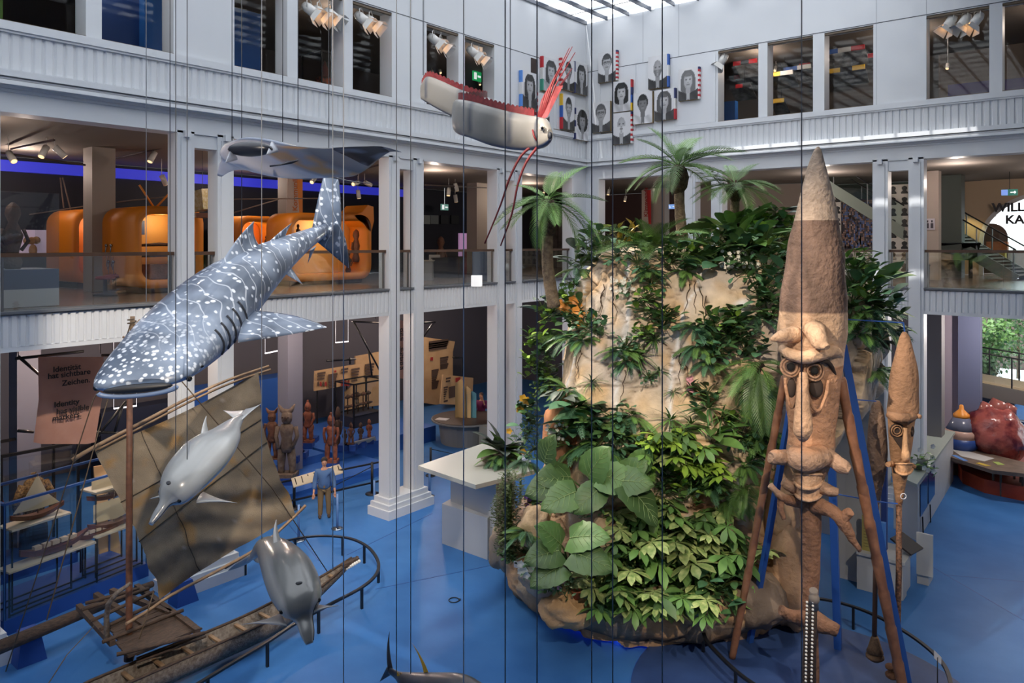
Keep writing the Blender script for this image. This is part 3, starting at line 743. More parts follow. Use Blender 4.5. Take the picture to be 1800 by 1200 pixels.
# carved bow piece with white shells
b = MB(); b.beam(cp(.955, 0, .0), P(632, 982, 17.2), .10, .10); b.build('bow_board', WOOD, canoe)
for i in range(8):
    b = MB(); q = P(606 + i * 3.6, 1001 - i * 2.1, 17.1); b.ell(q, .04, 7, 5); b.build('shell', mat('shell_white', (225, 222, 214), .4), canoe)
for i in range(7):
    b = MB(); q = P(602 + i * 4.2, 991 - i * 2.0, 17.25); b.ell(q, (.035, .035, .03), 6, 4); b.build('shell', mat('shell_dark', (60, 50, 44), .6), canoe)
# stands
for px, py, n in ((322, 1057, 0), (50, 1160, 1)):
    q = G(px, py); h = .5 if n != 1 else .62
    b = MB(); b.loft([[q + ax * (sx * .26 * k) + sd * (sy * .22 * k) + UP * zz for sx, sy in ((-1, -1), (1, -1), (1, 1), (-1, 1))] for k, zz in ((1, 0), (.6, h))], smooth=False)
    tag(b.build('boat_stand', BLUEBOX), ('blue trapezoid stand under the outrigger beside the plank deck', 'blue trapezoid stand under the outrigger float at left edge', 'blue trapezoid stand behind the plank deck')[n], 'stand', 'blue stands carrying the canoe')
# outrigger float
f0, f1 = G(-12, 1142, .62), G(268, 1026, .55)
b = MB(); b.tube([f0, f0.lerp(f1, .4), f0.lerp(f1, .8), f1], [.13, .12, .10, .07], 10); b.build('outrigger_float', WOOD, canoe)
# cross booms from hull over to the float, lattice rods and plank deck
def D(px, py, z=.95): return G(px, py, z)
for a, c in (((198, 1130), (138, 1065)), ((300, 1078), (196, 1038)), ((362, 1110), (205, 995)) if 0 else ((255, 1100), (168, 1045)), ((348, 1110), (240, 1030))):
    b = MB(); b.beam(D(*a), D(*c), .10, .10); b.build('boom', WOOD, canoe)
for a, c in (((205, 1150), (360, 1112)), ((180, 1128), (322, 1072)), ((176, 1106), (282, 1055)), ((158, 1092), (270, 1040)), ((143, 1072), (262, 1034)), ((150, 1060), (245, 1034))):
    b = MB(); b.tube([D(a[0], a[1], 1.02), D(c[0], c[1], 1.02)], .035, 6); b.build('lattice_rod', WOOD, canoe)
def plank(pa, pb, w_, zz):
    b = MB(); b.beam(D(*pa, zz), D(*pb, zz), w_, .035); b.build('plank', WOOD, canoe)
for i in range(4):
    k = i * 6.5
    plank((192 + k * .7, 1104 + k), (296 + k, 1064 + k * 1.0), .17, .93)
for i in range(4):
    k = i * 6.5
    plank((205 + k * .9, 1132 + k), (330 + k, 1086 + k * .8), .17, .93)
for i in range(3):
    b = MB(); k = i * 7; b.tube([D(240, 1150 + k, .72), D(355 + k * .5, 1104 + k, .72)], .022, 5); b.build('deck_pole', WOOD, canoe)
b = MB(); b.tube([D(*q) if len(q) == 2 else G(*q) for q in ((188, 1128, .95), (187, 1085, 1.35), (190, 1062, 1.7), (205, 1042, 1.95), (230, 1024, 2.1))], [.05, .05, .045, .04, .03], 7); b.build('bent_branch', WOODG, canoe)
# mast
mt0 = G(226, 1160, .45); dm = depth(mt0)
b = MB(); b.tube([mt0, P(227, 1100, dm), P(227, 850, dm), P(228, 700, dm)], [.085, .062, .055, .052], 10); b.build('mast', MAST, canoe)
b = MB(); b.tube([P(228, 705, dm), P(232, 590, dm), P(233, 556, dm)], [.05, .045, .042], 8); b.build('mast_top', BAMB, canoe)
for (a, c) in (((226, 588), (246, 562)), ((222, 594), (216, 592)), ((226, 598), (238, 592))):
    b = MB(); b.tube([P(a[0], a[1], dm - .05), P(c[0], c[1], dm - .1)], .022, 5); b.build('mast_peg', BAMB, canoe)
b = MB()
for z_ in (566, 572, 594, 600): b.tube([P(232, z_, dm) + Vector((.075 * math.cos(a), .075 * math.sin(a), .01 * a)) for a in [i * .7 for i in range(10)]], .012, 4)
b.build('rope_lashing', ROPE, canoe)
# ---- sail
def sailpt(u, v):     # u left->right, v top->bottom
    tl, tr, br, bl = (165, 788, dm + .1), (456, 652, dm + 1.6), (520, 908, dm + 1.9), (278, 1056, dm + .3)
    lo = [tl[k] * (1 - u) + tr[k] * u for k in range(3)]; hi = [bl[k] * (1 - u) + br[k] * u for k in range(3)]
    p = [lo[k] * (1 - v) + hi[k] * v for k in range(3)]
    p[1] += -10 * math.sin(PI * u) * (1 - v) * -1 + 22 * math.sin(PI * u) * v * -.4
    p[0] += 8 * math.sin(PI * v) * (1 - u) * 2 - 16 * math.sin(PI * v) * u * 1.0 * (1 if v > .2 else .6)
    q = P(*p)
    wr = (.05 * math.sin(34 * v - 9 * u + 3 * math.sin(5 * u)) + .06 * math.sin(19 * v - 5 * u)) * v * v + .10 * math.sin(2.2 * PI * (u + v * .6)) + .05 * noise.noise(Vector((u * 5, v * 7, 3))) + .02 * noise.noise(Vector((u * 20, v * 26, 8)))
    wr += .22 * math.sin(PI * u) * math.sin(PI * v)
    return q - FW * wr
SAILM = mat('sail_mat', (94, 80, 60), .6, (60, 54, 48), 1.6, bump=.35, bs=90, detail=8, fac=(.3, .7), vcol='Col')
def sailc(v):
    n1 = noise.noise(v * 1.1); n2 = noise.noise(v * 3.1 + Vector((7, 0, 0))); n3 = noise.noise(v * 9)
    c = Vector(lin((122, 108, 88))) * (1 + .45 * n1 + .2 * n3)
    if n2 > .30: c = c.lerp(Vector(lin((140, 108, 64))), min(1, (n2 - .30) * 5))
    if noise.noise(v * 6 + Vector((0, 5, 0))) > .66: c = Vector(lin((150, 142, 130)))
    return tuple(c)
nt = SAILM.node_tree; pbs = nt.nodes['Principled BSDF']
sail = thing('sail', 'large square brown patched mat sail tied to the canoe mast', 'sail', P(278, 1056, dm + .3))
b = MB(); b.grid([[sailpt(i / 46, j / 40) for i in range(47)] for j in range(41)]); b.build('sail_cloth', SAILM, sail, vc=sailc)
for line in ([(0.0, j / 10 * 0 + .52 + .0) for j in range(1)],):
    pass
for pts in ([sailpt(i / 20, .60 - .12 * (i / 20)) - FW * .02 for i in range(21)], [sailpt(i / 20, .34 - .02 * (i / 20)) - FW * .02 for i in range(21)], [sailpt(.30 + .0 * j, j / 20) - FW * .02 for j in range(21)]):
    b = MB(); b.tube(pts, .010, 4); b.build('seam', mat('sail_seam', (58, 50, 42), .9), sail)
yard = [(128, 808, dm - .1), (165, 786, dm), (250, 742, dm + .4), (330, 700, dm + .9), (400, 668, dm + 1.3), (473, 643, dm + 1.7)]
b = MB(); b.tube([P(*q) for q in smoothpts(yard, 3)], [.042 - .0012 * i for i in range(16)], 7); b.build('yard_pole', BAMB, sail)
b = MB(); b.tube([P(q[0] + 3, q[1] + 6, q[2]) for q in smoothpts(yard[1:], 3)], .025, 5); b.build('yard_pole', BAMB, sail)
boom = [(222, 1096, dm - .5), (262, 1072, dm), (300, 1046, dm + .35), (380, 1004, dm + .9), (460, 958, dm + 1.5), (520, 905, dm + 1.95), (537, 888, dm + 2.0)]
b = MB(); b.tube([P(*q) for q in smoothpts(boom, 3)], .03, 6); b.build('boom_pole', BAMB, sail)
# ropes
for n, pts in enumerate(([(232, 560, dm), (172, 762, dm - .3), (82, 1090, dm - 2)], [(234, 570, dm), (345, 700, dm + .2), (480, 860, dm + 1.4), (577, 1007, 17)], [(226, 600, dm), (165, 700, dm), (10, 1180, dm - 1)], [(165, 1100, dm), (118, 1150, 13.4), (78, 1212, 12.6)], [(270, 1040, dm), (232, 1165, dm - .3)])):
    b = MB(); b.tube([P(*q) for q in pts], .011, 4); b.build('rope', ROPE, canoe)
# ================= curved black barrier rails =================
BLK = mat('black_rail', (20, 23, 30), .4)
def rail(label, pts, zr=.48, posts=(), w_=.05):
    C = [G(px, py, zr) for px, py in pts]; C3 = [Vector(q) for q in smoothpts([tuple(c) for c in C], 6)]
    r = thing('barrier_rail', label, 'railing', Vector((C[0].x, C[0].y, 0)))
    b = MB(); rg = []
    for i, c in enumerate(C3):
        d = (C3[min(i + 1, len(C3) - 1)] - C3[max(i - 1, 0)]).normalized(); s_ = Vector((d.y, -d.x, 0))
        rg.append([c + s_ * .035 + UP * .02, c - s_ * .035 + UP * .02, c - s_ * .035 - UP * .02, c + s_ * .035 - UP * .02])
    b.loft(rg, smooth=False); b.build('handrail', BLK, r)
    for px, py in posts:
        q = G(px, py, zr); q.z = 0
        # snap to rail
        best = min(C3, key=lambda c: (c.x - q.x) ** 2 + (c.y - q.y) ** 2); q = Vector((best.x, best.y, 0))
        b = MB(); b.box(q.x - .025, q.x + .025, q.y - .025, q.y + .025, 0, zr - .02); b.build('post', BLK, r)
    return r
rail('black curved barrier rail on short posts around the canoe', [(395, 998), (440, 972), (500, 951), (556, 942), (610, 945), (645, 960), (664, 985), (662, 1008), (636, 1032), (580, 1062), (520, 1095), (470, 1128), (400, 1170), (330, 1212), (260, 1250)], posts=[(431, 975), (517, 948), (600, 943), (641, 957), (665, 990), (636, 1032), (565, 1070), (473, 1126), (362, 1192)])
rail('black curved barrier rail around the carved figures podium', [(1440, 1262), (1370, 1228), (1310, 1192), (1265, 1152), (1239, 1120), (1240, 1096), (1268, 1070), (1312, 1054), (1370, 1048), (1440, 1052), (1500, 1066), (1560, 1092), (1620, 1130), (1660, 1170), (1672, 1215), (1662, 1260)], posts=[(1238, 1112), (1290, 1177), (1672, 1200), (1378, 1048), (1576, 1098), (1500, 1066)])
# ================= glass case with model ships =================
case = thing('ship_display_case', 'blue-framed glass case holding model ships behind the canoe', 'display case', G(10, 1120))
CF = mat('case_frame_blue', (38, 74, 132), .4)
qa, qb = G(8, 1118), G(258, 1012); qa.z = qb.z = 0
dy = (qb - qa); dy.normalize(); dx = Vector((-dy.y, dy.x, 0))      # dx points away from the hall
if dx.x > 0: dx = -dx
LN = (qb - qa).length; DP = 1.5; Hc = 2.75
def cc(u, v, z): return qa + dy * u + dx * v + UP * z
b = MB(); b.obox(cc(LN / 2, DP / 2, .16), dy, dx, UP, LN / 2 + .03, DP / 2 + .03, .16); b.build('case_base', BLUEBOX, case)
for u in (0, LN):
    for v in (0, DP): b = MB(); b.obox(cc(u, v, (Hc + .3) / 2), dy, dx, UP, .02, .02, (Hc - .3) / 2); b.build('corner_post', CF, case)
b = MB()
for v in (0, DP): b.beam(cc(0, v, Hc), cc(LN, v, Hc), .07, .05)
for u in (0, LN): b.beam(cc(u, 0, Hc), cc(u, DP, Hc), .07, .05)
b.build('top_frame', CF, case)
b = MB(); b.quad(cc(0, -.02, .32), cc(LN, -.02, .32), cc(LN, -.02, Hc), cc(0, -.02, Hc)); b.build('pane', PG, case)
b = MB(); b.quad(cc(LN + .02, 0, .32), cc(LN + .02, DP, .32), cc(LN + .02, DP, Hc), cc(LN + .02, 0, Hc)); b.build('pane', PG, case)
b = MB(); b.quad(cc(-.02, 0, .32), cc(-.02, DP, .32), cc(-.02, DP, Hc), cc(-.02, 0, Hc)); b.build('pane', PG, case)
THIN = mat('black_thin_metal', (12, 12, 14), .5); SHELF = mat('cream_board', (196, 186, 168), .6)
def table(u0, u1, v0, v1, z, label):
    t = thing('display_stand', label, 'stand', cc((u0 + u1) / 2, (v0 + v1) / 2, .32), 'thin-legged stands inside the ship case')
    b = MB(); b.obox(cc((u0 + u1) / 2, (v0 + v1) / 2, z), dy, dx, UP, (u1 - u0) / 2, (v1 - v0) / 2, .02); b.build('top', SHELF, t)
    for u in (u0, u1):
        for v in (v0, v1): b = MB(); b.beam(cc(u, v, .32), cc(u, v, z - .02), .03, .03, up=dy); b.build('leg', THIN, t)
    b = MB(); b.beam(cc(u0, v0, .36), cc(u1, v0, .36), .03, .03); b.beam(cc(u0, v1, .36), cc(u1, v1, .36), .03, .03); b.build('stretcher', THIN, t)
def ship(u, v, z, ln, label, kind):
    t = thing('model_ship', label, 'model ship', cc(u, v, z), 'model ships in the glass case')
    b = MB(); rg = []
    for i in range(11):
        q = i / 10; w_ = .10 * math.sin(PI * (.08 + .84 * q)) * ln; hh = .09 * ln
        c = cc(u + (q - .5) * ln, v, z + .02 + .10 * ln * (abs(q - .5) * 2) ** 2)
        rg.append([c - dx * w_ + UP * hh, c - dx * w_ * .5, c + dx * w_ * .5, c + dx * w_ + UP * hh])
    b.loft(rg, smooth=False); b.build('hull', mat('ship_hull', (96, 56, 38), .5), t)
    CS = mat('ship_sail', (186, 170, 140), .8)
    if kind != 'steam':
        mm = cc(u, v, z + .1); b = MB(); b.tube([mm, mm + UP * ln * .78], .012, 5); b.build('mast', WOOD, t)
    if kind == 'dhow':
        b = MB(); b.grid([[cc(u - .46 * ln, v, z + .22 * ln), cc(u, v - .05, z + .2 * ln), cc(u + .42 * ln, v, z + .2 * ln)], [cc(u - .22 * ln, v, z + .5 * ln), cc(u - .02, v - .06, z + .5 * ln), cc(u + .18 * ln, v, z + .45 * ln)], [cc(u - .03, v, z + .82 * ln), cc(u, v - .01, z + .82 * ln), cc(u + .02, v, z + .82 * ln)]]); b.build('sail', CS, t)
    elif kind == 'junk':
        b = MB(); b.grid([[cc(u - .40 * ln, v, z + .2 * ln), cc(u, v - .08, z + .17 * ln), cc(u + .40 * ln, v, z + .2 * ln)], [cc(u - .40 * ln, v, z + .52 * ln), cc(u, v - .12, z + .56 * ln), cc(u + .34 * ln, v, z + .48 * ln)]]); b.build('sail', CS, t)
    else:
        for q in range(5):
            b = MB(); b.obox(cc(u + (q - 2) * .13 * ln, v, z + .16 * ln), dy, dx, UP, .05 * ln, .04 * ln, .03 * ln); b.build('cabin', mat('cabin_pale', (190, 172, 150), .6), t)
table(.28, 1.55, .25, .8, 2.05, 'thin black stand holding the small sailing boat'); ship(.95, .5, 2.07, 1.15, 'small model boat with triangular pale sail', 'dhow')
table(.12, 4.0 if LN > 4.4 else LN * .62, .05, .5, 1.25, 'long low thin black stand holding the low hull models'); ship(1.2, .28, 1.27, 1.5, 'long low model boat with orange cabins', 'steam'); ship(2.6 if LN > 3.4 else 2.2, .28, 1.27, 1.2, 'slim dark model canoe on the long stand', 'steam')
table(LN * .66, LN * .98, .3, .9, 2.3, 'tall thin black stand behind the mast'); ship(LN * .82, .6, 2.32 - .35, 1.1, 'model ship with square pale sail near case top', 'junk')
table(LN * .62, LN * .97, .05, .6, 1.35, 'thin black stand holding the round-sailed model'); ship(LN * .8, .3, 1.37, 1.3, 'model ship with bulging tan sail low in case', 'junk')
# ================= hanging banner =================
PINK = mat('banner_cloth', (186, 140, 122), .8, (178, 130, 112), 3)
TXT = mat('print_black', (34, 26, 28), .7)
LX = XL - 1.6
def onXz(px, py): return onX(px, py, LX)
ban = thing('text_banner', 'pink cloth banner with black German and English identity text', 'banner', onXz(125, 778))
b = MB(); rows = []
for j in range(13):
    v = j / 12; row = []
    for i in range(9):
        u = i / 8; px = (67 + 2 * v - 10 * max(0, v - .5) * 2) * (1 - u) + (182 - 4 * v - 20 * max(0, v - .45)) * u; py = 627 + 150 * v + (3 if 0 < i < 8 else 0) * v
        q = onX(px, py, LX + .12 * math.sin(v * 2.6) + .02 * math.sin(u * 9)); row.append(q)
    rows.append(row)
b.grid(rows); b.build('cloth', PINK, ban)
for s_, px, py, sz in (('Identität', 93, 654, .26), ('hat sichtbare', 84, 666, .26), ('Zeichen.', 109, 678, .26), ('Identity', 95, 716, .26), ('has visible', 99, 728, .26), ('markers.', 92, 740, .26)):
    q = onX(px, py, LX + .17); e = onX(px + 20, py, LX + .17)
    text(s_, 'lettering', sz * .66, q, (0, 1, 0), TXT, ban)
BK = mat('black_pole', (14, 14, 16), .5)
HB = MB()
for q_ in (onXz(35, 633), onXz(180, 622)): HB.tube([q_ - Vector((.1, 0, 0)), Vector((q_.x - .1, q_.y, SBOT))], .012, 5)
fr_ = thing('banner_frame', 'black tubular frame carrying the pink identity banner', 'frame', onXz(35, 633))
for a, c in (((30, 631), (150, 618)), ((35, 627), (78, 664)), ((182, 625), (210, 624)), ((34, 758), (62, 760)), ((160, 760), (212, 762)), ((175, 767), (225, 706)), ((207, 612), (209, 640)), ((205, 760), (218, 715)), ((205, 625), (222, 700))):
    b = MB(); b.tube([onXz(*a) - Vector((.1, 0, 0)), onXz(*c) - Vector((.1, 0, 0))], .035, 5); b.build('tube', BK, fr_)
HB.build('hanger', BK, fr_)
q_ = G(798, 1055); b = MB(); b.tube([q_ + RT * (.12 * math.cos(a)) + FW * (.12 * math.sin(a)) + UP * .012 for a in [2 * PI * i / 20 for i in range(21)]], .012, 5, caps=False); b.ell(q_ + RT * .13 + UP * .02, .03, 6, 5); tag(b.build('cable_ring', BLK), 'small black ring lying on the open blue floor', 'ring')
# costume case behind
cx = -21.0
cs = thing('costume_display_case', 'dark glass case with embroidered jacket costume behind the banner', 'display case', onX(45, 900, cx))
y0_, y1_ = onX(2, 780, cx).y, onX(137, 780, cx).y
for (x_, y_) in ((cx, y0_), (cx, y1_), (cx - 1.6, y1_)):
    b = MB(); b.box(x_ - .03, x_ + .03, y_ - .03, y_ + .03, .25, 3.1); b.build('corner_post', BK, cs)
b = MB(); b.box(cx - 1.6, cx, y0_, y1_, 0, .25); b.build('case_base', BLUEBOX, cs)
b = MB(); b.box(cx - .04, cx + .04, y0_, y1_, 3.05, 3.12); b.box(cx - 1.6, cx, y1_ - .04, y1_ + .04, 3.05, 3.12); b.box(cx - 1.64, cx - 1.56, y0_, y1_, 3.05, 3.12); b.build('top_frame', BK, cs)
b = MB(); b.quad((cx + .02, y0_, .25), (cx + .02, y1_, .25), (cx + .02, y1_, 3.05), (cx + .02, y0_, 3.05)); b.build('pane', PG, cs)
def costume(y, label, c, trimc):
    t = thing('costume', label, 'costume', (cx - .7, y, .25), 'costumes in the dark display case')
    m = mat('cloth_' + label.split()[0], c, .85, trimc, 22)
    b = MB(); b.lathe([(.34, .3), (.33, .9), (.26, 1.3)], (cx - .7, y, 0), 12, sx=.6); b.build('skirt', mat('cloth_black', (20, 18, 20), .9), t)
    b = MB(); b.lathe([(.24, 1.3), (.27, 1.6), (.30, 1.95), (.22, 2.15), (.08, 2.25), (.06, 2.35)], (cx - .7, y, 0), 12, sx=.6); b.build('jacket', m, t)
    for s_ in (-1, 1): b = MB(); b.tube([(cx - .7, y + s_ * .25, 2.08), (cx - .66, y + s_ * .42, 1.7), (cx - .6, y + s_ * .40, 1.3)], [.10, .09, .08], 8); b.build('sleeve', m, t)
yj = onX(78, 820, cx).y
costume(yj, 'golden embroidered jacket over black skirt on dummy', (150, 120, 80), (60, 44, 36))
costume(yj - 1.15, 'red jacket costume beside the golden jacket', (120, 36, 44), (70, 24, 30))
costume(yj - 1.75, 'brownish-red jacket costume at left edge of case', (92, 44, 40), (60, 30, 30))
spot('case_spot', (cx - .3, yj - .5, 3.0), (cx - .7, yj - .3, 1.2), 14, ang=1.6)
# slanted beige map panel behind the case, back tinted panel
mp = thing('map_panel', 'tall beige map panel leaning behind the model ship case', 'panel', onX(190, 900, -20.5))
b = MB(); b.prism([onX(165, 820, -20.6), onX(190, 816, -20.6), onX(218, 1000, -20.2), onX(176, 1000, -20.2)], (-.05, 0, 0)); b.build('board', mat('beige_board', (198, 164, 122), .7, (190, 154, 112), 2), mp)
# ================= the planted rock =================
from mathutils.bvhtree import BVHTree
def interp(tab, x):
    if x <= tab[0][0]: return tab[0][1:]
    for a, c in zip(tab, tab[1:]):
        if x <= c[0]:
            t = (x - a[0]) / (c[0] - a[0]); t = t * t * (3 - 2 * t) * .5 + t * .5
            return tuple(p + (q - p) * t for p, q in zip(a[1:], c[1:]))
    return tab[-1][1:]
RT_ = [(432, 1090, 1300, .9), (445, 1040, 1400, 1.6), (480, 1016, 1500, 2.0), (520, 1002, 1535, 2.3), (600, 985, 1545, 2.5), (680, 968, 1540, 2.45), (740, 968, 1480, 2.4), (800, 962, 1400, 2.3), (860, 945, 1370, 2.5), (900, 930, 1370, 2.7), (950, 915, 1380, 2.9), (1004, 905, 1385, 3.0)]
D0 = 18.5
rock = thing('planted_rock', 'tall tan sandstone rock model covered in tropical plants', 'rock', P(1135, 1004, D0) * 1.0)
ridge = lambda v, s: 1 - abs(noise.noise(v * s)) * 2
NZ, NA = 260, 340
from mathutils.kdtree import KDTree
KS = lambda q: Vector((q.x + q.z * .35, q.y - q.z * .2, q.z * .62))
seeds = []
for i in range(150):
    y = 432 + 580 * rnd.random(); L, R_, hd = interp(RT_, y); a = 6.283 * rnd.random(); c = P((L + R_) / 2, y, D0)
    seeds.append((KS(c + RT * ((R_ - L) / 2 * D0 / FPX * math.cos(a)) + FW * (hd * math.sin(a))), rnd.uniform(-.17, .2), Vector((rnd.uniform(-.16, .16), rnd.uniform(-.16, .16), rnd.uniform(-.25, .25)))))
kd = KDTree(len(seeds))
for i, s_ in enumerate(seeds): kd.insert(s_[0], i)
kd.balance()
verts = []; cols = []
tanc, greyc, whitec, darkc, orc = [Vector(lin(c)) for c in ((208, 184, 152), (190, 178, 166), (226, 226, 226), (50, 40, 34), (204, 168, 122))]
for i in range(NZ + 1):
    y = 432 + (1012 - 432) * i / NZ; L, R_, hd = interp(RT_, y)
    c = P((L + R_) / 2, y, D0); hw = (R_ - L) / 2 * D0 / FPX
    for k in range(NA):
        a = 2 * PI * k / NA; ca, sa = math.cos(a), math.sin(a)
        dirv = RT * ca + FW * sa
        q = c + RT * (hw * math.copysign(abs(ca) ** .85, ca)) + FW * (hd * math.copysign(abs(sa) ** .85, sa))
        w_ = Vector((q.x, q.y, q.z * .45))
        dsp = .50 * noise.noise(w_ * .55 + Vector((3, 1, 0))) + .16 * noise.noise(w_ * 1.15)
        # slanted bedding blocks
        sl_ = q.z * .8 + q.dot(RT) * .55 + .8 * noise.noise(q * .5)
        wq = KS(q) + Vector((noise.noise(q * 1.1), noise.noise(q * 1.1 + Vector((9, 0, 0))), noise.noise(q * 1.1 + Vector((0, 9, 0))))) * .35
        (c1, i1, d1), (c2, i2, d2) = kd.find_n(wq, 2)
        dsp += seeds[i1][1] + (wq - c1).dot(seeds[i1][2]) + .04 * noise.noise(q * 3.5)
        edge = max(0, 1 - (d2 - d1) / .055) * (1 if noise.noise(q * .8 + Vector((3, 3, 3))) > -.22 else .25)
        ck = ridge(Vector((q.x * .9, q.y * .9, q.z * .35)) + Vector((9, 2, 4)), 1.0)
        ck2 = ridge(Vector((q.x * .6 + q.z * .5, q.y * .6, q.z * 1.0)) + Vector((1, 8, 4)), .9)
        crack = max(edge, max(0, ck - .955) / .045 * .7, max(0, ck2 - .96) / .04 * .6)
        dsp -= .13 * min(1, crack)
        q = q + dirv * dsp
        verts.append(q)
        n1 = noise.noise(w_ * .9 + Vector((5, 5, 5))); n2 = noise.noise(q * 2.2); n3 = noise.noise(q * 9)
        col = tanc.lerp(greyc, max(0, min(.85, .35 + n1 * 2.2 + seeds[i1][1] * 1.5))); col = col.lerp(orc, max(0, min(.8, n2 * 1.7)))
        wv = ridge(Vector((q.x * 1.3, q.y * 1.3, q.z * .22)) + Vector((2, 7, 1)), .7)
        if wv > .9: col = col.lerp(whitec, (wv - .9) / .1 * .95)
        col = col.lerp(darkc, min(.8, crack * .75)); 
        if y > 800: col = col.lerp(Vector(lin((150, 112, 82))), min(.7, (y - 800) / 130))
        cols.append(tuple(col * (1 + .18 * n3)))
faces = []
for i in range(NZ):
    for k in range(NA):
        faces.append((i * NA + k, i * NA + (k + 1) % NA, (i + 1) * NA + (k + 1) % NA, (i + 1) * NA + k))
faces.append(tuple(range(NA)))
b = MB(); b.v = [tuple(v) for v in verts]; b.f = [tuple(reversed(f)) for f in faces]; b.sm = [True] * len(faces); b.mi = [0] * len(faces)
ROCKM = mat('sandstone', (190, 160, 120), .82, vcol='Col', bump=.55, bs=9)
b.build('rock_face', ROCKM, rock, vc=cols)
polys = list(faces); vv = list(verts)
# planter shell
cc0 = P(1137, 1004, D0); cc0.z = 0
pv = []; pc = []; NS_, NK = 30, 220
prof = [(2.75, .10), (3.05, .12), (3.35, .22), (3.55, .42), (3.66, .65), (3.68, .9), (3.60, 1.12), (3.45, 1.22), (3.25, 1.18), (3.05, 1.0), (2.2, 1.0)]
prof = smoothpts(prof, 4)
for j, (r, z) in enumerate(prof):
    for k in range(NK):
        a = 2 * PI * k / NK; dv = RT * math.cos(a) + FW * math.sin(a)
        q = cc0 + dv * r + UP * z
        if r > 2.6:
            d_ = .22 * noise.noise(q * .8) + .10 * noise.noise(q * 2.3) + .05 * noise.noise(q * 6)
            ck = ridge(q + Vector((3, 3, 9)), 1.1); cr = max(0, ck - .9) / .1
            q = q + dv * (d_ - .10 * cr) + UP * ((.22 * noise.noise(q * .7 + Vector((4, 0, 0)))) * (z / 1.2) + .02 * noise.noise(q * 5))
        else: cr = 0; 
        n1 = noise.noise(q * 1.3)
        col = Vector(lin((186, 146, 104))).lerp(Vector(lin((140, 126, 108))), max(0, min(1, .5 + n1 * 2)))
        col = col.lerp(darkc, min(.9, cr * .6))
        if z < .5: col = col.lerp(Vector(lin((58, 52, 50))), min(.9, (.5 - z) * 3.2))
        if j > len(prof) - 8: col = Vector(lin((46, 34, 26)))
        pv.append(q); pc.append(tuple(col * (1 + .25 * noise.noise(q * 8))))
pf = [(j * NK + k, j * NK + (k + 1) % NK, (j + 1) * NK + (k + 1) % NK, (j + 1) * NK + k) for j in range(len(prof) - 1) for k in range(NK)]
b = MB(); b.v = [tuple(v) for v in pv]; b.f = pf; b.sm = [True] * len(pf); b.mi = [0] * len(pf)
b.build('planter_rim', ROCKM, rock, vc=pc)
o_ = len(vv); vv += pv; polys += [tuple(i + o_ for i in f) for f in pf]
# rock roots at the right foot of the planter
for pts in ([(1372, 860, 16.9, .45, .6, .6), (1368, 930, 16.8, .42, .6, .6), (1375, 990, 16.6, .5, .6, .6), (1385, 1035, 16.4, .55, .5, .5), (1375, 1062, 16.2, .5, .3, .2)],):
    pass
def boulder(label, px, py, dd, rx, rz, ry=None, col=(200, 172, 138)):
    c = P(px, py, dd); bb = MB(); bb.ell(c, 1, 30, 20); nv = []
    for v in bb.v:
        d_ = (Vector(v) - c); q = Vector((d_.dot(RT) * rx, d_.dot(FW) * (ry or rx), d_.z * rz)); n_ = 1 + .28 * noise.noise(d_ * 1.3 + c) + .12 * noise.noise(d_ * 3.4 + c) - .16 * max(0, ridge(d_ * .8 + c, 1) - .8) * 5 * .6
        q = q * n_; nv.append(tuple(c + RT * q.x + FW * q.y + UP * q.z))
    bb.v = nv
    o = bb.build('boulder', ROCKM, rock, vc=lambda v: tuple(Vector(lin(col)) * (1 + .35 * noise.noise(v * 3))))
    global vv, polys
    o_ = len(vv); vv += [Vector(v) for v in nv]; polys += [tuple(i + o_ for i in f) for f in bb.f]
boulder('', 940, 925, 16.6, .36, .45); boulder('', 1070, 950, 15.9, .5, .5); boulder('', 960, 1010, 15.6, .55, .40, col=(150, 138, 124)); boulder('', 888, 960, 17.6, .35, .6, col=(150, 134, 116))
boulder('', 1000, 1065, 15.3, .6, .38, col=(198, 158, 112)); boulder('', 985, 760, 17.0, .4, .9, col=(190, 132, 92))
boulder('', 1385, 1010, 15.9, .55, 1.15, .7, col=(176, 140, 108)); boulder('', 1372, 900, 16.3, .42, 1.0, .6, col=(186, 150, 116)); boulder('', 1330, 1055, 15.4, .6, .5, col=(120, 104, 90))
boulder('', 1290, 940, 16.4, .5, .55, col=(170, 140, 120)); boulder('', 1240, 870, 16.6, .5, .4, col=(150, 110, 84))
BVH = BVHTree.FromPolygons(vv, polys)
def hit(px, py):
    o = Vector((0, 0, CZ)); d = (P(px, py, 1) - o).normalized()
    h = BVH.ray_cast(o, d)
    return (h[0], h[1] if h[1].dot(d) < 0 else -h[1]) if h[0] else (None, None)
# blue light under the planter
BGL = mat('blue_led', (20, 70, 255), .5, emit=5)
b = MB()
b.tube([cc0 + (RT * math.cos(a) + FW * math.sin(a)) * 2.95 + UP * .06 for a in [-PI * .80 + .04 * i for i in range(40)]], .03, 5)
b.build('led_strip', BGL, rock)
for k in (-.62, -.5, -.38):
    q = cc0 + (RT * math.cos(k * PI) + FW * math.sin(k * PI)) * 2.9
    l = bpy.data.lights.new('led_glow', 'POINT'); l.energy = 14; l.color = (.05, .2, 1); l.shadow_soft_size = .1
    o = bpy.data.objects.new('led_glow', l); COL.objects.link(o); o.location = (q.x, q.y, .07)
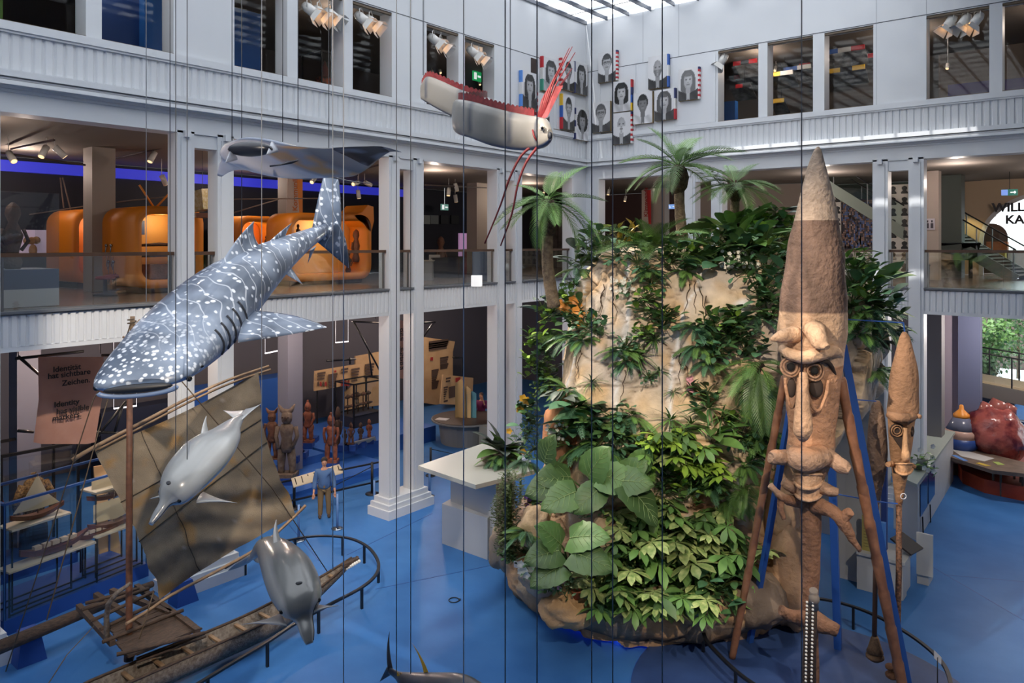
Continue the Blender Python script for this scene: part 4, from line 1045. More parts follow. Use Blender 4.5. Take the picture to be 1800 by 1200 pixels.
# ---------------- leaf meshes ----------------
def leafmat(name, c, c2, rough=.45, sc=3):
    m = mat(name, c, rough, c2, sc, fac=(.3, .7)); nt = m.node_tree; N = nt.nodes; pb = N['Principled BSDF']
    oi = N.new('ShaderNodeObjectInfo'); hs = N.new('ShaderNodeHueSaturation'); mr = N.new('ShaderNodeMapRange')
    mr.inputs[3].default_value = .6; mr.inputs[4].default_value = 1.45
    nt.links.new(oi.outputs['Random'], mr.inputs[0]); nt.links.new(mr.outputs[0], hs.inputs['Value'])
    src = pb.inputs['Base Color'].links[0].from_socket; nt.links.new(src, hs.inputs['Color']); nt.links.new(hs.outputs[0], pb.inputs['Base Color'])
    return m
GD = leafmat('leaf_dark_green', (56, 88, 52), (80, 114, 64)); GM = leafmat('leaf_mid_green', (84, 122, 62), (112, 148, 76)); GY = leafmat('leaf_yellow_green', (150, 178, 66), (116, 156, 62))
GB = leafmat('leaf_blue_green', (62, 102, 72), (84, 124, 88)); GV = leafmat('leaf_variegated', (104, 138, 68), (190, 196, 128), sc=9); GC = leafmat('leaf_croton', (200, 160, 56), (92, 116, 42), sc=5)
GP = leafmat('palm_green', (80, 118, 58), (112, 144, 70)); GS = leafmat('leaf_silver', (70, 84, 78), (120, 130, 118)); GA = leafmat('leaf_giant', (74, 106, 56), (96, 128, 70), sc=2.5); STEM = mat('green_stem', (84, 104, 58), .5)
def strip_leaf(b, L, W, droop=.4, fold=.25, n=6, shape='oval', o=Vector(), d=Vector((0, 1, 0)), u=UP):
    "leaf along d from o, bending toward -u"
    s_ = d.cross(u).normalized(); rows = []
    for i in range(n + 1):
        t = i / n
        if shape == 'oval': w = math.sin(PI * min(1, t * .97 + .03)) ** .75
        elif shape == 'heart': w = (math.sin(PI * min(1, (t + .12) / 1.12)) ** .6) * (1.15 - .5 * t)
        elif shape == 'blade': w = min(1, t * 6 + .3) * (1 - t) ** .6
        elif shape == 'spat': w = math.sin(PI * t ** 1.6 * .96 + .04)
        w = max(w, .02) * W / 2
        p = o + d * (L * (t - .12 * droop * t * t)) - u * (L * droop * t * t * .5)
        rows.append([p - s_ * w + u * (fold * w), p, p + s_ * w + u * (fold * w)])
    b.grid(rows)
def heartleaf(b):
    rows = []
    for i in range(15):
        t = i / 14; w = (math.sin(PI * min(1, (t + .16) / 1.16)) ** .55) * (1.2 - .62 * t) * .46 * (1 - .05 * (i % 2)); r_ = []
        for j in range(9):
            x = (j - 4) / 4; y = t - .12 * abs(x) * (1 - t) * -1 - (.22 * (1 - t) ** 3) * abs(x)
            r_.append(Vector((x * w, y * .98 - .05, .10 * abs(x) * w * 2 - .22 * t * t + .02 * math.sin(PI * (t * 9 - abs(x) * 4)) * abs(x) - .08 * x * x)))
        rows.append(r_)
    b.grid(rows); b.cur = 1
    b.tube([rows[i][4] + Vector((0, 0, .012)) for i in range(15)], [.012 * (1 - i / 16) for i in range(15)], 3, False)
    for i in (1, 3, 5, 7, 9, 11):
        for s_ in (-1, 1): b.tube([rows[min(14, i + k)][4 + s_ * k] + Vector((0, 0, .012)) for k in range(4)], [.006, .005, .004, .002], 3, False)
def mk(name, fn, m): return mesh_of(fn, name, m)
def compound(nl, L, W, droop):
    def fn(b):
        for k in range(nl):
            a = 2 * PI * k / nl + .1; d = Vector((math.cos(a), math.sin(a), .12 * math.sin(3 * a)))
            strip_leaf(b, L * (.85 + .15 * math.sin(k * 2.3)), W, droop, .15, 4, 'spat', Vector(), d.normalized(), UP)
    return fn
def frondfn(L=1.0, n=26, ll=.32, lw=.028, droop=.55, vee=.35, tipf=.25, ang=.9):
    def fn(b):
        pts = []
        for i in range(13):
            t = i / 12; pts.append(Vector((0, L * (t - .18 * droop * t * t), -L * droop * .55 * t * t)))
        b.cur = 0; b.tube(pts, [.012 * L * (1 - .75 * i / 12) for i in range(13)], 4)
        for i in range(n):
            t = .14 + .86 * (i + .5) / n; j = min(11, int(t * 12)); f_ = t * 12 - j
            p = pts[j].lerp(pts[j + 1], f_); d = (pts[j + 1] - pts[j]).normalized()
            l_ = ll * L * (math.sin(PI * (.12 + .80 * t)) ** .7) * (1 - .2 * tipf)
            aa = ang * (1 - .45 * t)
            for sg in (-1, 1):
                sd_ = Vector((sg, 0, 0)); up = sd_.cross(d) * sg
                if up.z < 0: up = -up
                dr = (d * math.cos(aa) + sd_ * math.sin(aa) + up * vee * (.6 if i % 2 else 1)).normalized()
                q1 = p + dr * l_ * .5; q2 = p + dr * l_ - UP * (.18 * l_); wv = d * (lw * L * .5)
                b.add([p - wv * .5, p + wv * .5, q1 + wv, q1 - wv, q2], [(0, 1, 2, 3), (3, 2, 4)])
    return fn
LM = {
 'oval': [mk('leaf', lambda b, q=q: strip_leaf(b, 1, .5, .35 + .25 * q, .25), GD) for q in (0, 1)],
 'ovalM': [mk('leaf', lambda b, q=q: strip_leaf(b, 1, .52, .3 + .3 * q, .25), GM) for q in (0, 1)],
 'ovalY': [mk('leaf', lambda b: strip_leaf(b, 1, .55, .4, .25), GY)],
 'ovalB': [mk('leaf', lambda b: strip_leaf(b, 1, .62, .4, .2), GB)],
 'heart': [mk('leaf', lambda b: heartleaf(b), [GA, mat('leaf_vein', (150, 172, 112), .5)])],
 'silver': [mk('leaf', lambda b: strip_leaf(b, 1, .42, .5, .3, 7, 'oval'), GS)],
 'paddle': [mk('leaf', lambda b: strip_leaf(b, 1, .34, .45, .35, 8, 'oval'), GM)],
 'blade': [mk('leaf', lambda b: strip_leaf(b, 1, .085, .6, .3, 6, 'blade'), GD), mk('leaf', lambda b: strip_leaf(b, 1, .09, .8, .3, 6, 'blade'), GM)],
 'croton': [mk('leaf', lambda b: strip_leaf(b, 1, .34, .3, .3), GC)],
 'scheff': [mk('leaf', compound(9, .5, .17, .55), GV), mk('leaf', compound(8, .5, .17, .9), GM)],
 'scheffB': [mk('leaf', compound(9, .5, .16, .6), GY)],
 'fern': [mk('frond', frondfn(1, 15, .30, .07, .8, .05), GM), mk('frond', frondfn(1, 14, .26, .07, 1.1, .05), GB)],
 'palm': [mk('frond', frondfn(1, 40, .33, .021, .8, .28), GP), mk('frond', frondfn(1, 40, .35, .021, 1.15, .2), GP), mk('frond', frondfn(1, 40, .33, .021, .5, .32), GM)],
}
PL = []           # (obj, kind phrase, px, py)
def add_leaf(root, key, o, d, L, roll=0.0, k=0):
    d = Vector(d).normalized(); s_ = d.cross(UP)
    if s_.length < .05: s_ = Vector((1, 0, 0))
    s_.normalize(); u = s_.cross(d).normalized()
    if roll: s_, u = s_ * math.cos(roll) + u * math.sin(roll), u * math.cos(roll) - s_ * math.sin(roll)
    ms = LM[key]; me = ms[k % len(ms)]
    return inst(me, 'frond' if key in ('fern', 'palm') else 'leaf', root, frameM(o - ORG[root.name], s_, d, u, L))
def plant(kind, phrase, px, py, pos=None, nrm=None, n=18, L=.3, spread=.35, key='oval', key2=None, hgt=.3, flowers=None, cat='plant', elev=(.0, 1.1), group=None, name=None, bias=None):
    if pos is None:
        pos, nrm = hit(px, py)
        if pos is None: pos = P(px, py, D0); nrm = -FW
    out = Vector((nrm.x, nrm.y, 0)) if nrm is not None else -FW
    out = out.normalized() if out.length > .1 else -FW
    if nrm is not None: out = (out * .5 - FW * .5).normalized()
    root = thing(name or kind, phrase, cat, pos, group); st = MB(); any_ = False
    for i in range(n):
        a = i * 2.39996 + rnd.random() * .5; e = elev[0] + (elev[1] - elev[0]) * rnd.random()
        d = Vector((math.cos(a) * math.cos(e), math.sin(a) * math.cos(e), math.sin(e)))
        if d.dot(out) < -.25: d = d - out * (1.6 * d.dot(out))
        d = (d + out * .25 + (bias or Vector())).normalized()
        r_ = spread * (rnd.random() ** .5)
        if kind in ('fern', 'rosette', 'palm_bush', 'bird_of_paradise', 'bromeliad'): q = pos + UP * .02 + d * .03
        else:
            q = pos + Vector((math.cos(a * 1.7) * r_, math.sin(a * 1.7) * r_, 0)) * .8 + out * (r_ * .6 + .05) + UP * ((rnd.random() - .25) * hgt)
        if (q - pos).length > .06:
            st.tube([pos, (pos + q) / 2 + UP * .02, q], .006 + .01 * L, 3, False); any_ = True
        kk = key2 if (key2 and rnd.random() < .3) else key
        add_leaf(root, kk, q, d, L * (.7 + .5 * rnd.random()), (rnd.random() - .5) * .8, rnd.randrange(4))
    if any_: st.build('stem', STEM, root)
    if flowers:
        fm, fn_, fs = flowers
        for i in range(fn_):
            a = rnd.random() * 6.28; q = pos + out * (spread * (.7 + .6 * rnd.random())) + RT * ((rnd.random() - .5) * spread * 1.8) + UP * (rnd.random() * hgt * 1.2)
            b = MB()
            for k in range(5):
                aa = 2 * PI * k / 5; dd = (RT * math.cos(aa) + UP * math.sin(aa) - FW * .4).normalized()
                strip_leaf(b, fs, fs * .8, .2, .1, 3, 'oval', q, dd, -FW)
            b.build('flower', fm, root)
    PL.append((root, kind, px, py)); return root
# ---------------- palms ----------------
TRK = mat('palm_trunk', (120, 104, 82), .85, (84, 70, 56), 9, bump=.6, bs=30); FIB = mat('palm_fibre', (84, 66, 50), .95, (54, 42, 34), 14, bump=.9, bs=50)
def palm(label, base, mid, top, r, fr_, fl, shaft=.3, cat='palm tree'):
    root = thing('palm_tree', label, cat, base)
    pts = [Vector(p) for p in smoothpts([tuple(base), tuple(mid), tuple(top)], 8)]
    b = MB(); rr = [r * (1.15 - .25 * i / 16) * (1 + .06 * (i % 2)) for i in range(len(pts))]
    b.tube(pts, rr, 10); b.build('trunk', TRK, root)
    b = MB(); b.lathe([(r * .8, -.1), (r * 1.5, .05), (r * 2.0, shaft * .5), (r * 1.7, shaft * .8), (r * .9, shaft)], top - UP * .05, 12)
    b.v = [tuple(Vector(v) + Vector((1, 1, .3)) * (.03 * noise.noise(Vector(v) * 14))) for v in b.v]; b.build('crown_shaft', FIB, root)
    c = top + UP * (shaft - .05)
    for i, (ang, el, ln) in enumerate(fr_):
        d = RT * (math.cos(ang) * math.cos(el)) + FW * (math.sin(ang) * math.cos(el)) + UP * math.sin(el)
        add_leaf(root, 'palm', c - UP * .04, d, ln * fl, 0, (0, 1, 2)[i % 3])
    return root
b1, nb = hit(972, 545)
b1 = b1 if b1 else P(972, 545, 17.5)
dA = 17.0
palm('shorter palm with kinked trunk beside the left column, rising from the orange-flowered ledge', P(974, 540, dA), P(963, 470, dA), P(963, 405, dA), .13,
     [(3.3, .05, 1.35), (2.9, .35, 1.2), (PI, -.25, 1.25), (3.6, -.1, 1.1), (-.3, .02, 1.45), (0, .3, 1.3), (.3, -.2, 1.35), (-.5, -.3, 1.3), (.6, .95, 1.35), (1.2, 1.2, 1.1), (4.4, .2, .9), (4.9, -.3, 1.0), (5.4, .25, 1.0), (4.2, -.5, 1.1), (1.8, .3, 1.2), (-1.1, .5, 1.0), (3.9, .5, .9), (2.5, .7, 1.0)], 1.0, .75)
dB = 18.2
palm('tall slender palm rising highest above the rock crown', P(1203, 440, dB), P(1196, 385, dB), P(1193, 330, dB), .12,
     [(3.0, .55, 1.35), (3.3, .25, 1.25), (2.7, .9, 1.2), (PI, .0, 1.1), (3.6, -.2, 1.0), (-.2, .5, 1.5), (.1, .8, 1.35), (.2, .25, 1.25), (-.4, .05, 1.2), (.4, -.1, 1.2), (1.5, 1.2, 1.2), (4.7, .6, 1.0), (5.2, .2, 1.1), (4.3, .1, 1.1), (1.2, .6, 1.1), (2.0, .5, 1.1), (-.8, .7, 1.3), (2.4, 1.2, 1.2), (.9, 1.1, 1.3)], 1.06, .6)
dC = 18.3
palm('bushy dark palm right of the tallest palm on the rock crown', P(1290, 440, dC), P(1292, 400, dC), P(1292, 345, dC), .11,
     [(3.0, .2, 1.1), (3.3, .6, 1.0), (PI, -.1, 1.1), (.0, .3, 1.15), (.3, .1, 1.2), (-.3, -.1, 1.15), (4.5, .3, .9), (5.2, .5, .9), (1.5, .9, 1.0), (3.8, .1, 1.0), (2.6, .9, .9), (.6, .9, 1.0), (-.7, .35, 1.1), (5.0, -.2, 1.0), (4.1, -.2, 1.0)], 1.0, .35)
pD, nD = hit(1318, 655); pD = pD or P(1318, 655, 16.5)
palm('drooping palm growing from the rock face beside the bamboo pole', pD, pD - FW * .3 + UP * .1, pD - FW * .5 + UP * .2, .07,
     [(3.3, .3, 1.0), (PI, .0, 1.05), (3.6, -.4, 1.0), (4.0, -.7, 1.25), (4.4, -1.1, 1.5), (4.7, -.9, 1.5), (5.1, -1.1, 1.5), (5.4, -.6, 1.2), (5.9, -.2, 1.0), (.1, .2, .9), (4.2, .5, .9), (5.0, .4, .9), (3.2, -.6, 1.0), (5.8, -.8, 1.2)], .95, .15)
palm('dark purplish palm hanging low on the rock behind the bamboo foot', *(lambda q: (q, q - FW * .2 + UP * .15, q - FW * .35 + UP * .3))(hit(1300, 870)[0] or P(1300, 870, 16)), .05,
     [(3.2, .1, .9), (3.7, -.3, .9), (4.2, -.7, .8), (4.8, -.6, .8), (5.4, -.3, .8), (.1, .1, .8), (4.4, .4, .6), (5.1, .5, .6)], .85, .1)
# ---------------- plants on the rock: kind, px, py, size factor, extras ----------------
OR_F = mat('flower_orange', (232, 150, 66), .5, emit=0); WH_F = mat('flower_white', (226, 222, 208), .6); PK_F = mat('flower_pink', (214, 150, 160), .6); PU_F = mat('flower_purple', (120, 84, 160), .6); YE_F = mat('flower_yellow', (228, 176, 60), .5)
spec = {
 'dark_bush': dict(n=30, L=.27, spread=.42, key='oval', key2='ovalB', hgt=.55),
 'green_bush': dict(n=30, L=.25, spread=.40, key='ovalM', key2='ovalY', hgt=.5),
 'lime_bush': dict(n=22, L=.24, spread=.35, key='ovalY', key2='ovalM', hgt=.45),
 'ivy_clump': dict(n=36, L=.15, spread=.42, key='ovalB', key2='oval', hgt=.5, elev=(-.6, .8)),
 'fern': dict(n=15, L=.62, spread=.1, key='fern', elev=(-.1, 1.0)),
 'rosette': dict(n=24, L=.52, spread=.1, key='blade', elev=(-.2, 1.2)),
 'philodendron': dict(n=12, L=.5, spread=.35, key='ovalB', key2='heart', hgt=.5),
 'schefflera': dict(n=9, L=.95, spread=.55, key='scheff', hgt=.5, elev=(-.2, .35)),
 'bright_schefflera': dict(n=9, L=.8, spread=.5, key='scheffB', key2='scheff', hgt=.45, elev=(-.2, .35)),
 'paddle_plant': dict(n=9, L=.75, spread=.15, key='paddle', elev=(.2, 1.2), hgt=.3),
 'croton': dict(n=22, L=.30, spread=.28, key='croton', key2='ovalM', hgt=.4),
 'silver_leaf_plant': dict(n=8, L=.6, spread=.3, key='silver', hgt=.5, elev=(-.1, .7)),
 'giant_taro': dict(n=1, L=1, key='heart'),
 'palm_bush': dict(n=16, L=.95, spread=.1, key='palm', elev=(.3, 1.3)),
}
PH = {'dark_bush': 'dark glossy-leaved bush', 'green_bush': 'mid-green bush with oval leaves', 'lime_bush': 'yellow-green leafy bush', 'ivy_clump': 'small-leaved dark ivy clump', 'fern': 'feathery green fern', 'rosette': 'spiky dark rosette plant',
      'philodendron': 'broad-leaved philodendron', 'schefflera': 'variegated umbrella plant', 'bright_schefflera': 'bright lime umbrella plant', 'paddle_plant': 'banana-like plant with paddle leaves', 'croton': 'yellow and orange croton', 'silver_leaf_plant': 'grey-green long-leaved plant', 'palm_bush': 'thin-leaved palm tuft'}
rows_ = '''
dark_bush 1035 452 1.1|dark_bush 1060 440 1.2|green_bush 1045 425 1.1|croton 1095 425 1.2|ivy_clump 1085 452 1.2|ivy_clump 1120 462 1.3|green_bush 1130 440 1|palm_bush 1145 445 1.15|paddle_plant 1290 425 1.5|paddle_plant 1318 440 1.2|green_bush 1350 405 1.4|philodendron 1240 430 1.3|lime_bush 1170 450 .9|dark_bush 1180 462 1|green_bush 1205 458 1.1|ivy_clump 1220 440 1.2|philodendron 1235 462 1|dark_bush 1250 445 1.3|paddle_plant 1288 440 1.2|dark_bush 1285 455 1.2|dark_bush 1315 450 1.4|green_bush 1340 445 1.4|dark_bush 1345 480 1.4|dark_bush 1355 440 1.4|ivy_clump 1310 480 1.2|fern 1205 480 .8|fern 1140 480 .8|rosette 1230 425 1.1|green_bush 1265 418 1.2|dark_bush 1320 415 1.3|green_bush 1355 415 1.2
silver_leaf_plant 1012 460 1.1|fern 1020 475 1|ivy_clump 1010 500 .9|dark_bush 1345 525 1.1|fern 1330 560 .9|ivy_clump 1352 560 1.1
green_bush 1000 530 1.1|dark_bush 985 545 1.1|dark_bush 1010 560 1.2|ivy_clump 1035 575 1.2|dark_bush 1050 580 .9|lime_bush 960 560 1|silver_leaf_plant 955 545 .8|fern 1005 595 1|fern 1025 600 .9|lime_bush 938 600 1|palm_bush 972 600 .7|dark_bush 955 615 1|lime_bush 930 640 .8|green_bush 945 650 1|dark_bush 958 660 1|fern 985 672 1|ivy_clump 970 690 1|fern 1000 690 .8|green_bush 950 690 .8
ivy_clump 1145 500 .9|green_bush 1135 530 .9|dark_bush 1150 550 .9|lime_bush 1170 560 .8|dark_bush 1165 575 1|green_bush 1130 590 .8|ivy_clump 1100 610 .9|fern 1095 620 .9|rosette 1122 630 1|fern 1100 640 .7|rosette 1152 600 .8|rosette 1160 655 .6|rosette 1185 692 .6|ivy_clump 1140 665 .6
dark_bush 1240 585 1|green_bush 1260 575 1|dark_bush 1280 590 1.1|fern 1225 575 .9|fern 1230 610 .9|ivy_clump 1255 620 1.1|lime_bush 1275 570 .8|ivy_clump 1300 600 1|fern 1245 640 .8|dark_bush 1310 620 1|philodendron 1290 560 .7
rosette 1040 675 .8|silver_leaf_plant 985 705 .7|fern 1010 725 1|green_bush 1000 745 .9|philodendron 1020 735 1|philodendron 1050 745 1|philodendron 1000 760 .9|ivy_clump 1085 740 1.1|ivy_clump 1075 765 1.2|ivy_clump 1100 770 1.1|fern 1110 735 .8|fern 1045 785 1|fern 1015 790 1|dark_bush 1040 770 1|ivy_clump 940 790 1|ivy_clump 930 760 .9|dark_bush 930 740 1|fern 925 815 .8
rosette 1180 740 1|rosette 1215 748 1|rosette 1245 720 1.2|rosette 1270 735 1.1|paddle_plant 1255 770 1|dark_bush 1240 700 .9|green_bush 1285 745 .9|ivy_clump 1300 770 1|fern 1330 760 1|dark_bush 1345 720 1.2|fern 1345 690 1.1|green_bush 1330 800 1|fern 1310 820 .9|ivy_clump 1350 770 1.2
bright_schefflera 1150 785 1|bright_schefflera 1185 775 1|bright_schefflera 1210 800 1.05|bright_schefflera 1165 810 1|bright_schefflera 1235 820 1|bright_schefflera 1215 785 .9|palm_bush 1140 820 .7|rosette 1215 835 .8|rosette 1250 830 .8|croton 1110 805 .9|fern 1075 800 1
fern 1245 850 1|green_bush 1215 870 1|lime_bush 1190 850 .9|dark_bush 1160 860 1|fern 1280 880 1|rosette 960 890 .8|croton 945 885 .7|dark_bush 1000 880 1|ivy_clump 1040 890 1|rosette 1045 860 1
schefflera 1090 905 1|schefflera 1130 900 1|schefflera 1170 905 1|schefflera 1210 915 1|schefflera 1110 935 1.05|schefflera 1155 945 1.1|schefflera 1195 945 1|schefflera 1240 930 1|schefflera 1270 950 1|schefflera 1130 975 1.1|schefflera 1085 975 1|schefflera 1180 985 1.1|schefflera 1225 975 1.2|schefflera 1265 985 1|schefflera 1295 970 .9|schefflera 1060 1010 .9|schefflera 1100 1015 1.1|schefflera 1145 1020 1.1|schefflera 1190 1025 1|schefflera 1235 1020 1.1|schefflera 1275 1020 1|schefflera 1300 1010 .8|schefflera 1080 1045 .9|schefflera 1125 1052 1|schefflera 1170 1055 .9|schefflera 1210 1050 .9|dark_bush 1150 1000 1.3|dark_bush 1220 1000 1.3|dark_bush 1090 990 1.2|dark_bush 1260 1040 1.1|dark_bush 1065 1035 1|fern 1050 1060 .8
dark_bush 1500 500 1.3|green_bush 1505 475 1.2|paddle_plant 1530 500 1.3|lime_bush 1515 510 1|dark_bush 1525 530 1.2|fern 1520 555 1.3|fern 1540 570 1.3|dark_bush 1535 545 1.1|silver_leaf_plant 1545 600 .9|fern 1510 590 1.1|green_bush 1495 540 1.1|ivy_clump 1500 570 1|fern 1540 655 1
dark_bush 920 970 .7|fern 940 985 .7|ivy_clump 905 975 .7|ivy_clump 1000 1035 .8|ivy_clump 975 1030 .7|green_bush 1030 1040 .7|dark_bush 955 995 .7|rosette 1010 985 .9|fern 925 940 .8
dark_bush 1400 470 1.2|green_bush 1370 460 1.2|dark_bush 1380 420 1.2|dark_bush 1335 520 1.2|silver_leaf_plant 1365 395 1|green_bush 1300 425 1'''
for it in rows_.replace('\n', '|').split('|'):
    if not it.strip(): continue
    k, px, py, s = it.split(); px, py, s = int(px), int(py), float(s)
    d = dict(spec[k]); d['L'] *= s * 1.05; d['spread'] *= s; 
    if 'hgt' in d: d['hgt'] *= s
    plant(k, PH[k], px, py, **d)
# flowering plants
for px, py, k, fl in ((1012, 545, 'green_bush', (OR_F, 10, .13)), (1020, 570, 'dark_bush', (OR_F, 4, .12)), (1285, 470, 'ivy_clump', (WH_F, 22, .05)), (1310, 468, 'ivy_clump', (WH_F, 20, .05)), (1097, 512, 'ivy_clump', (WH_F, 24, .05)), (1210, 690, 'rosette', (PK_F, 14, .05)), (977, 768, 'ivy_clump', (WH_F, 20, .05)),
                    (948, 882, 'dark_bush', (PU_F, 8, .07)), (925, 715, 'dark_bush', (YE_F, 3, .12)), (943, 1000, 'ivy_clump', (WH_F, 14, .09)), (966, 1020, 'ivy_clump', (PK_F, 8, .06))):
    d = dict(spec[k]); d['n'] = int(d['n'] * .6); d['spread'] *= .7; d['hgt'] = .3
    fc = {OR_F: 'orange', WH_F: 'white', PK_F: 'pink', PU_F: 'purple', YE_F: 'yellow'}[fl[0]]
    plant('flowering_plant', 'plant with %s blossoms' % fc, px, py, flowers=fl, **d)
# giant taro leaves: each leaf with its own stalk, gathered in two plants
def taro(label, bx, by, leaves):
    c, n_ = hit(bx, by); root = thing('giant_taro', label, 'plant', c)
    for px, py, dd, L, ang, tilt in leaves:
        tip_d = (RT * math.cos(ang) - FW * .55 - UP * (.5 * math.sin(ang + 9) * 0) + UP * math.sin(ang)).normalized()
        q = P(px, py, dd); 
        # leaf plane roughly facing up and to the viewer
        y_ = tip_d; z_ = (UP * .75 - FW * .65 + RT * tilt); z_ = (z_ - y_ * z_.dot(y_)).normalized(); x_ = y_.cross(z_)
        z_ = (z_ + RT * (rnd.random() - .5) * .5 + UP * (rnd.random() - .5) * .5).normalized(); z_ = (z_ - y_ * z_.dot(y_)).normalized(); x_ = y_.cross(z_); inst(LM['heart'][0], 'leaf', root, frameM(q - c, x_, y_, z_, L * .86))
        b = MB(); b.tube([c, c.lerp(q, .5) + UP * .12, q], [.03, .022, .016], 5); b.build('stalk', STEM, root)
taro('giant taro with wide arrow-shaped leaves at mid height, left half of rock', 1040, 890,
     [(958, 812, 16.2, .85, 1.5, -.2), (1000, 838, 15.9, .95, 2.9, .1), (985, 848, 15.7, .95, 3.2, 0), (1035, 835, 15.6, .95, 1.2, .1), (1010, 865, 15.5, .95, 3.3, 0), (1060, 835, 15.5, .95, -.1, 0), (1085, 845, 15.4, .9, .2, .2), (1105, 855, 15.3, 1.1, -.7, .2), (1095, 840, 15.6, .8, .9, .3), (1050, 862, 15.4, .8, -2.6, .2), (1118, 822, 15.8, .7, 1.1, .3)])
taro('giant taro with big leaves low in the planter beside the boulders', 1000, 1000,
     [(985, 955, 15.0, .85, 2.2, -.3), (1005, 945, 14.9, .95, .4, .2), (980, 968, 14.8, .85, 3.1, 0), (1010, 972, 14.6, .95, -.1, 0), (985, 995, 14.6, .85, -2.9, 0), (1018, 962, 14.9, .6, .1, 0)])
# labels for the plants, sorted within each zone
def zone(px, py):
    if px > 1470: return 'on shoulder behind carved heads'
    v = 'on rock crown' if py < 490 else 'on upper rock' if py < 600 else 'on middle rock' if py < 700 else 'on lower rock' if py < 850 else 'in planter' 
    h = 'at its edge' if px < 975 else 'left side' if px < 1070 else 'centre' if px < 1190 else 'right side' if px < 1300 else 'beside bamboo pole'
    return v + ', ' + h
OD = ['', 'second', 'third', 'fourth', 'fifth', 'sixth', 'seventh', 'eighth', 'ninth', 'tenth', 'eleventh', 'twelfth', 'thirteenth']
zs = {}
for o, k, px, py in PL: zs.setdefault((o['label'], zone(px, py)), []).append((px, py, o))
for (lb, z_), l in zs.items():
    l.sort(key=lambda t: t[:2])
    for i, (_, _, o) in enumerate(l): o['label'] = lb + ' ' + z_ + ((', %s from left' % OD[i]) if i else ('' if len(l) == 1 else ', leftmost')); o['group'] = 'planting on the rock'
# clipped small-leaf column at the left edge
b = MB()
SLM = leafmat('small_leaf', (56, 84, 44), (120, 136, 82), sc=20)
for i in range(2600):
    z_ = rnd.random(); px = 893 + 20 * math.sin(z_ * 9) * .3; q = P(px, 965 - 118 * z_, 16.9)
    a, e = rnd.random() * 6.28, (rnd.random() - .5) * 3
    q = q + Vector((math.cos(a) * math.cos(e), math.sin(a) * math.cos(e), math.sin(e))) * (.30 * (.75 + .3 * rnd.random()))
    d = Vector((math.cos(a), math.sin(a), rnd.random() - .3)).normalized(); s_ = d.cross(UP) * .03
    b.add([q, q + d * .035 + s_ * .9, q + d * .08, q + d * .035 - s_ * .9], [(0, 1, 2, 3)])
hg = thing('column_hedge', 'dense upright small-leaved shrub at left edge of the rock', 'shrub', P(893, 965, 16.9))
o = b.build('foliage', SLM, hg); o['kind'] = 'stuff'
b = MB(); b.tube([P(893, 985, 16.9), P(893, 850, 16.9)], .09, 6); b.build('stem', STEM, hg)
# hanging roots on the rock
RTM = mat('root_brown', (72, 56, 44), .9)
for n, (px, py) in enumerate(((1212, 500), (1222, 495), (1232, 505), (1062, 500), (1058, 515), (1010, 610), (1022, 615), (1195, 620), (1205, 630), (1100, 650), (1240, 520), (1075, 500))):
    pts = []
    for i in range(8):
        x_ = px + 2.2 * math.sin(i * 1.9 + n * 2) + (n % 3 - 1) * i * 1.3; y_ = py + i * 8
        h, nn = hit(x_, y_)
        if h: pts.append(h + nn * .02)
    if len(pts) > 2:
        b = MB(); b.tube(pts, [.013 * (1 - .09 * i) for i in range(len(pts))], 4); b.build('hanging_root', RTM, rock)
# label cards and pot in the planter
CARD = mat('card_white', (196, 196, 200), .5)
for px, py, w_ in ((912, 993, 'green printed card nearest the left rim'), (986, 1013, 'card beside the pink blossoms'), (1031, 1028, 'card under the umbrella plant'), (1141, 1043, 'small card half hidden in umbrella leaves')):
    q, n_ = hit(px, py + 6); q = q or P(px, py, 15)
    c = thing('label_card', w_, 'sign', q); qq = q + UP * .14 - FW * .1
    b = MB(); b.prism([qq - RT * .11 + UP * .07, qq + RT * .11 + UP * .02, qq + RT * .11 - UP * .12, qq - RT * .11 - UP * .07], FW * .008); b.build('card', CARD, c)
    b = MB(); b.prism([qq - RT * .095 + UP * .05, qq + RT * .095 + UP * .005, qq + RT * .095 - UP * .035, qq - RT * .095 + UP * .01], -FW * .004); b.build('print', mat('card_print', (44, 62, 50), .6), c)
    b = MB(); b.tube([qq - UP * .08, q + UP * .0], .006, 4); b.build('stake', DARK, c)
q, n_ = hit(1013, 1052); q = q or P(1013, 1052, 14.6)
pt = thing('flower_pot', 'empty terracotta pot on the planter rim', 'pot', q)
b = MB(); b.lathe([(.06, 0), (.09, .14), (.105, .14), (.105, .17), (.085, .17), (.06, .04)], q, 14); b.build('pot', mat('terracotta', (160, 92, 64), .8), pt)
# ================= podium and carved figures =================
PODM = mat('podium_blue', (44, 66, 112), .5, (52, 76, 124), 2)
pc_ = P(1420, 0, 13.4); pc_.z = 0
b = MB(); b.lathe([(3.1, 0), (3.1, .09), (3.08, .10), (.01, .10)], pc_, 72, smooth=False); o = b.build('podium', PODM)
tag(o, 'flat round dark blue podium under the carved figures', 'podium')
FG = mat('carved_fern_wood', (170, 130, 100), .85, vcol='Col', bump=.9, bs=11)
def figcol(zs):
    def f(v):
        n1 = noise.noise(Vector((v.x * 3, v.y * 3, v.z * 1.2))); n2 = noise.noise(v * 11)
        c = None
        for z1, c_ in zs:
            if v.z >= z1: c = Vector(lin(c_)); break
        c = c or Vector(lin(zs[-1][1]))
        n3 = noise.noise(Vector((v.x * 7, v.y * 7, v.z * 1.4)) + Vector((4, 4, 4))); k = 1 + .45 * n1 + .25 * n2 - .5 * max(0, n3 - .18)
        return tuple(max(.01, x) for x in c * k)
    return f
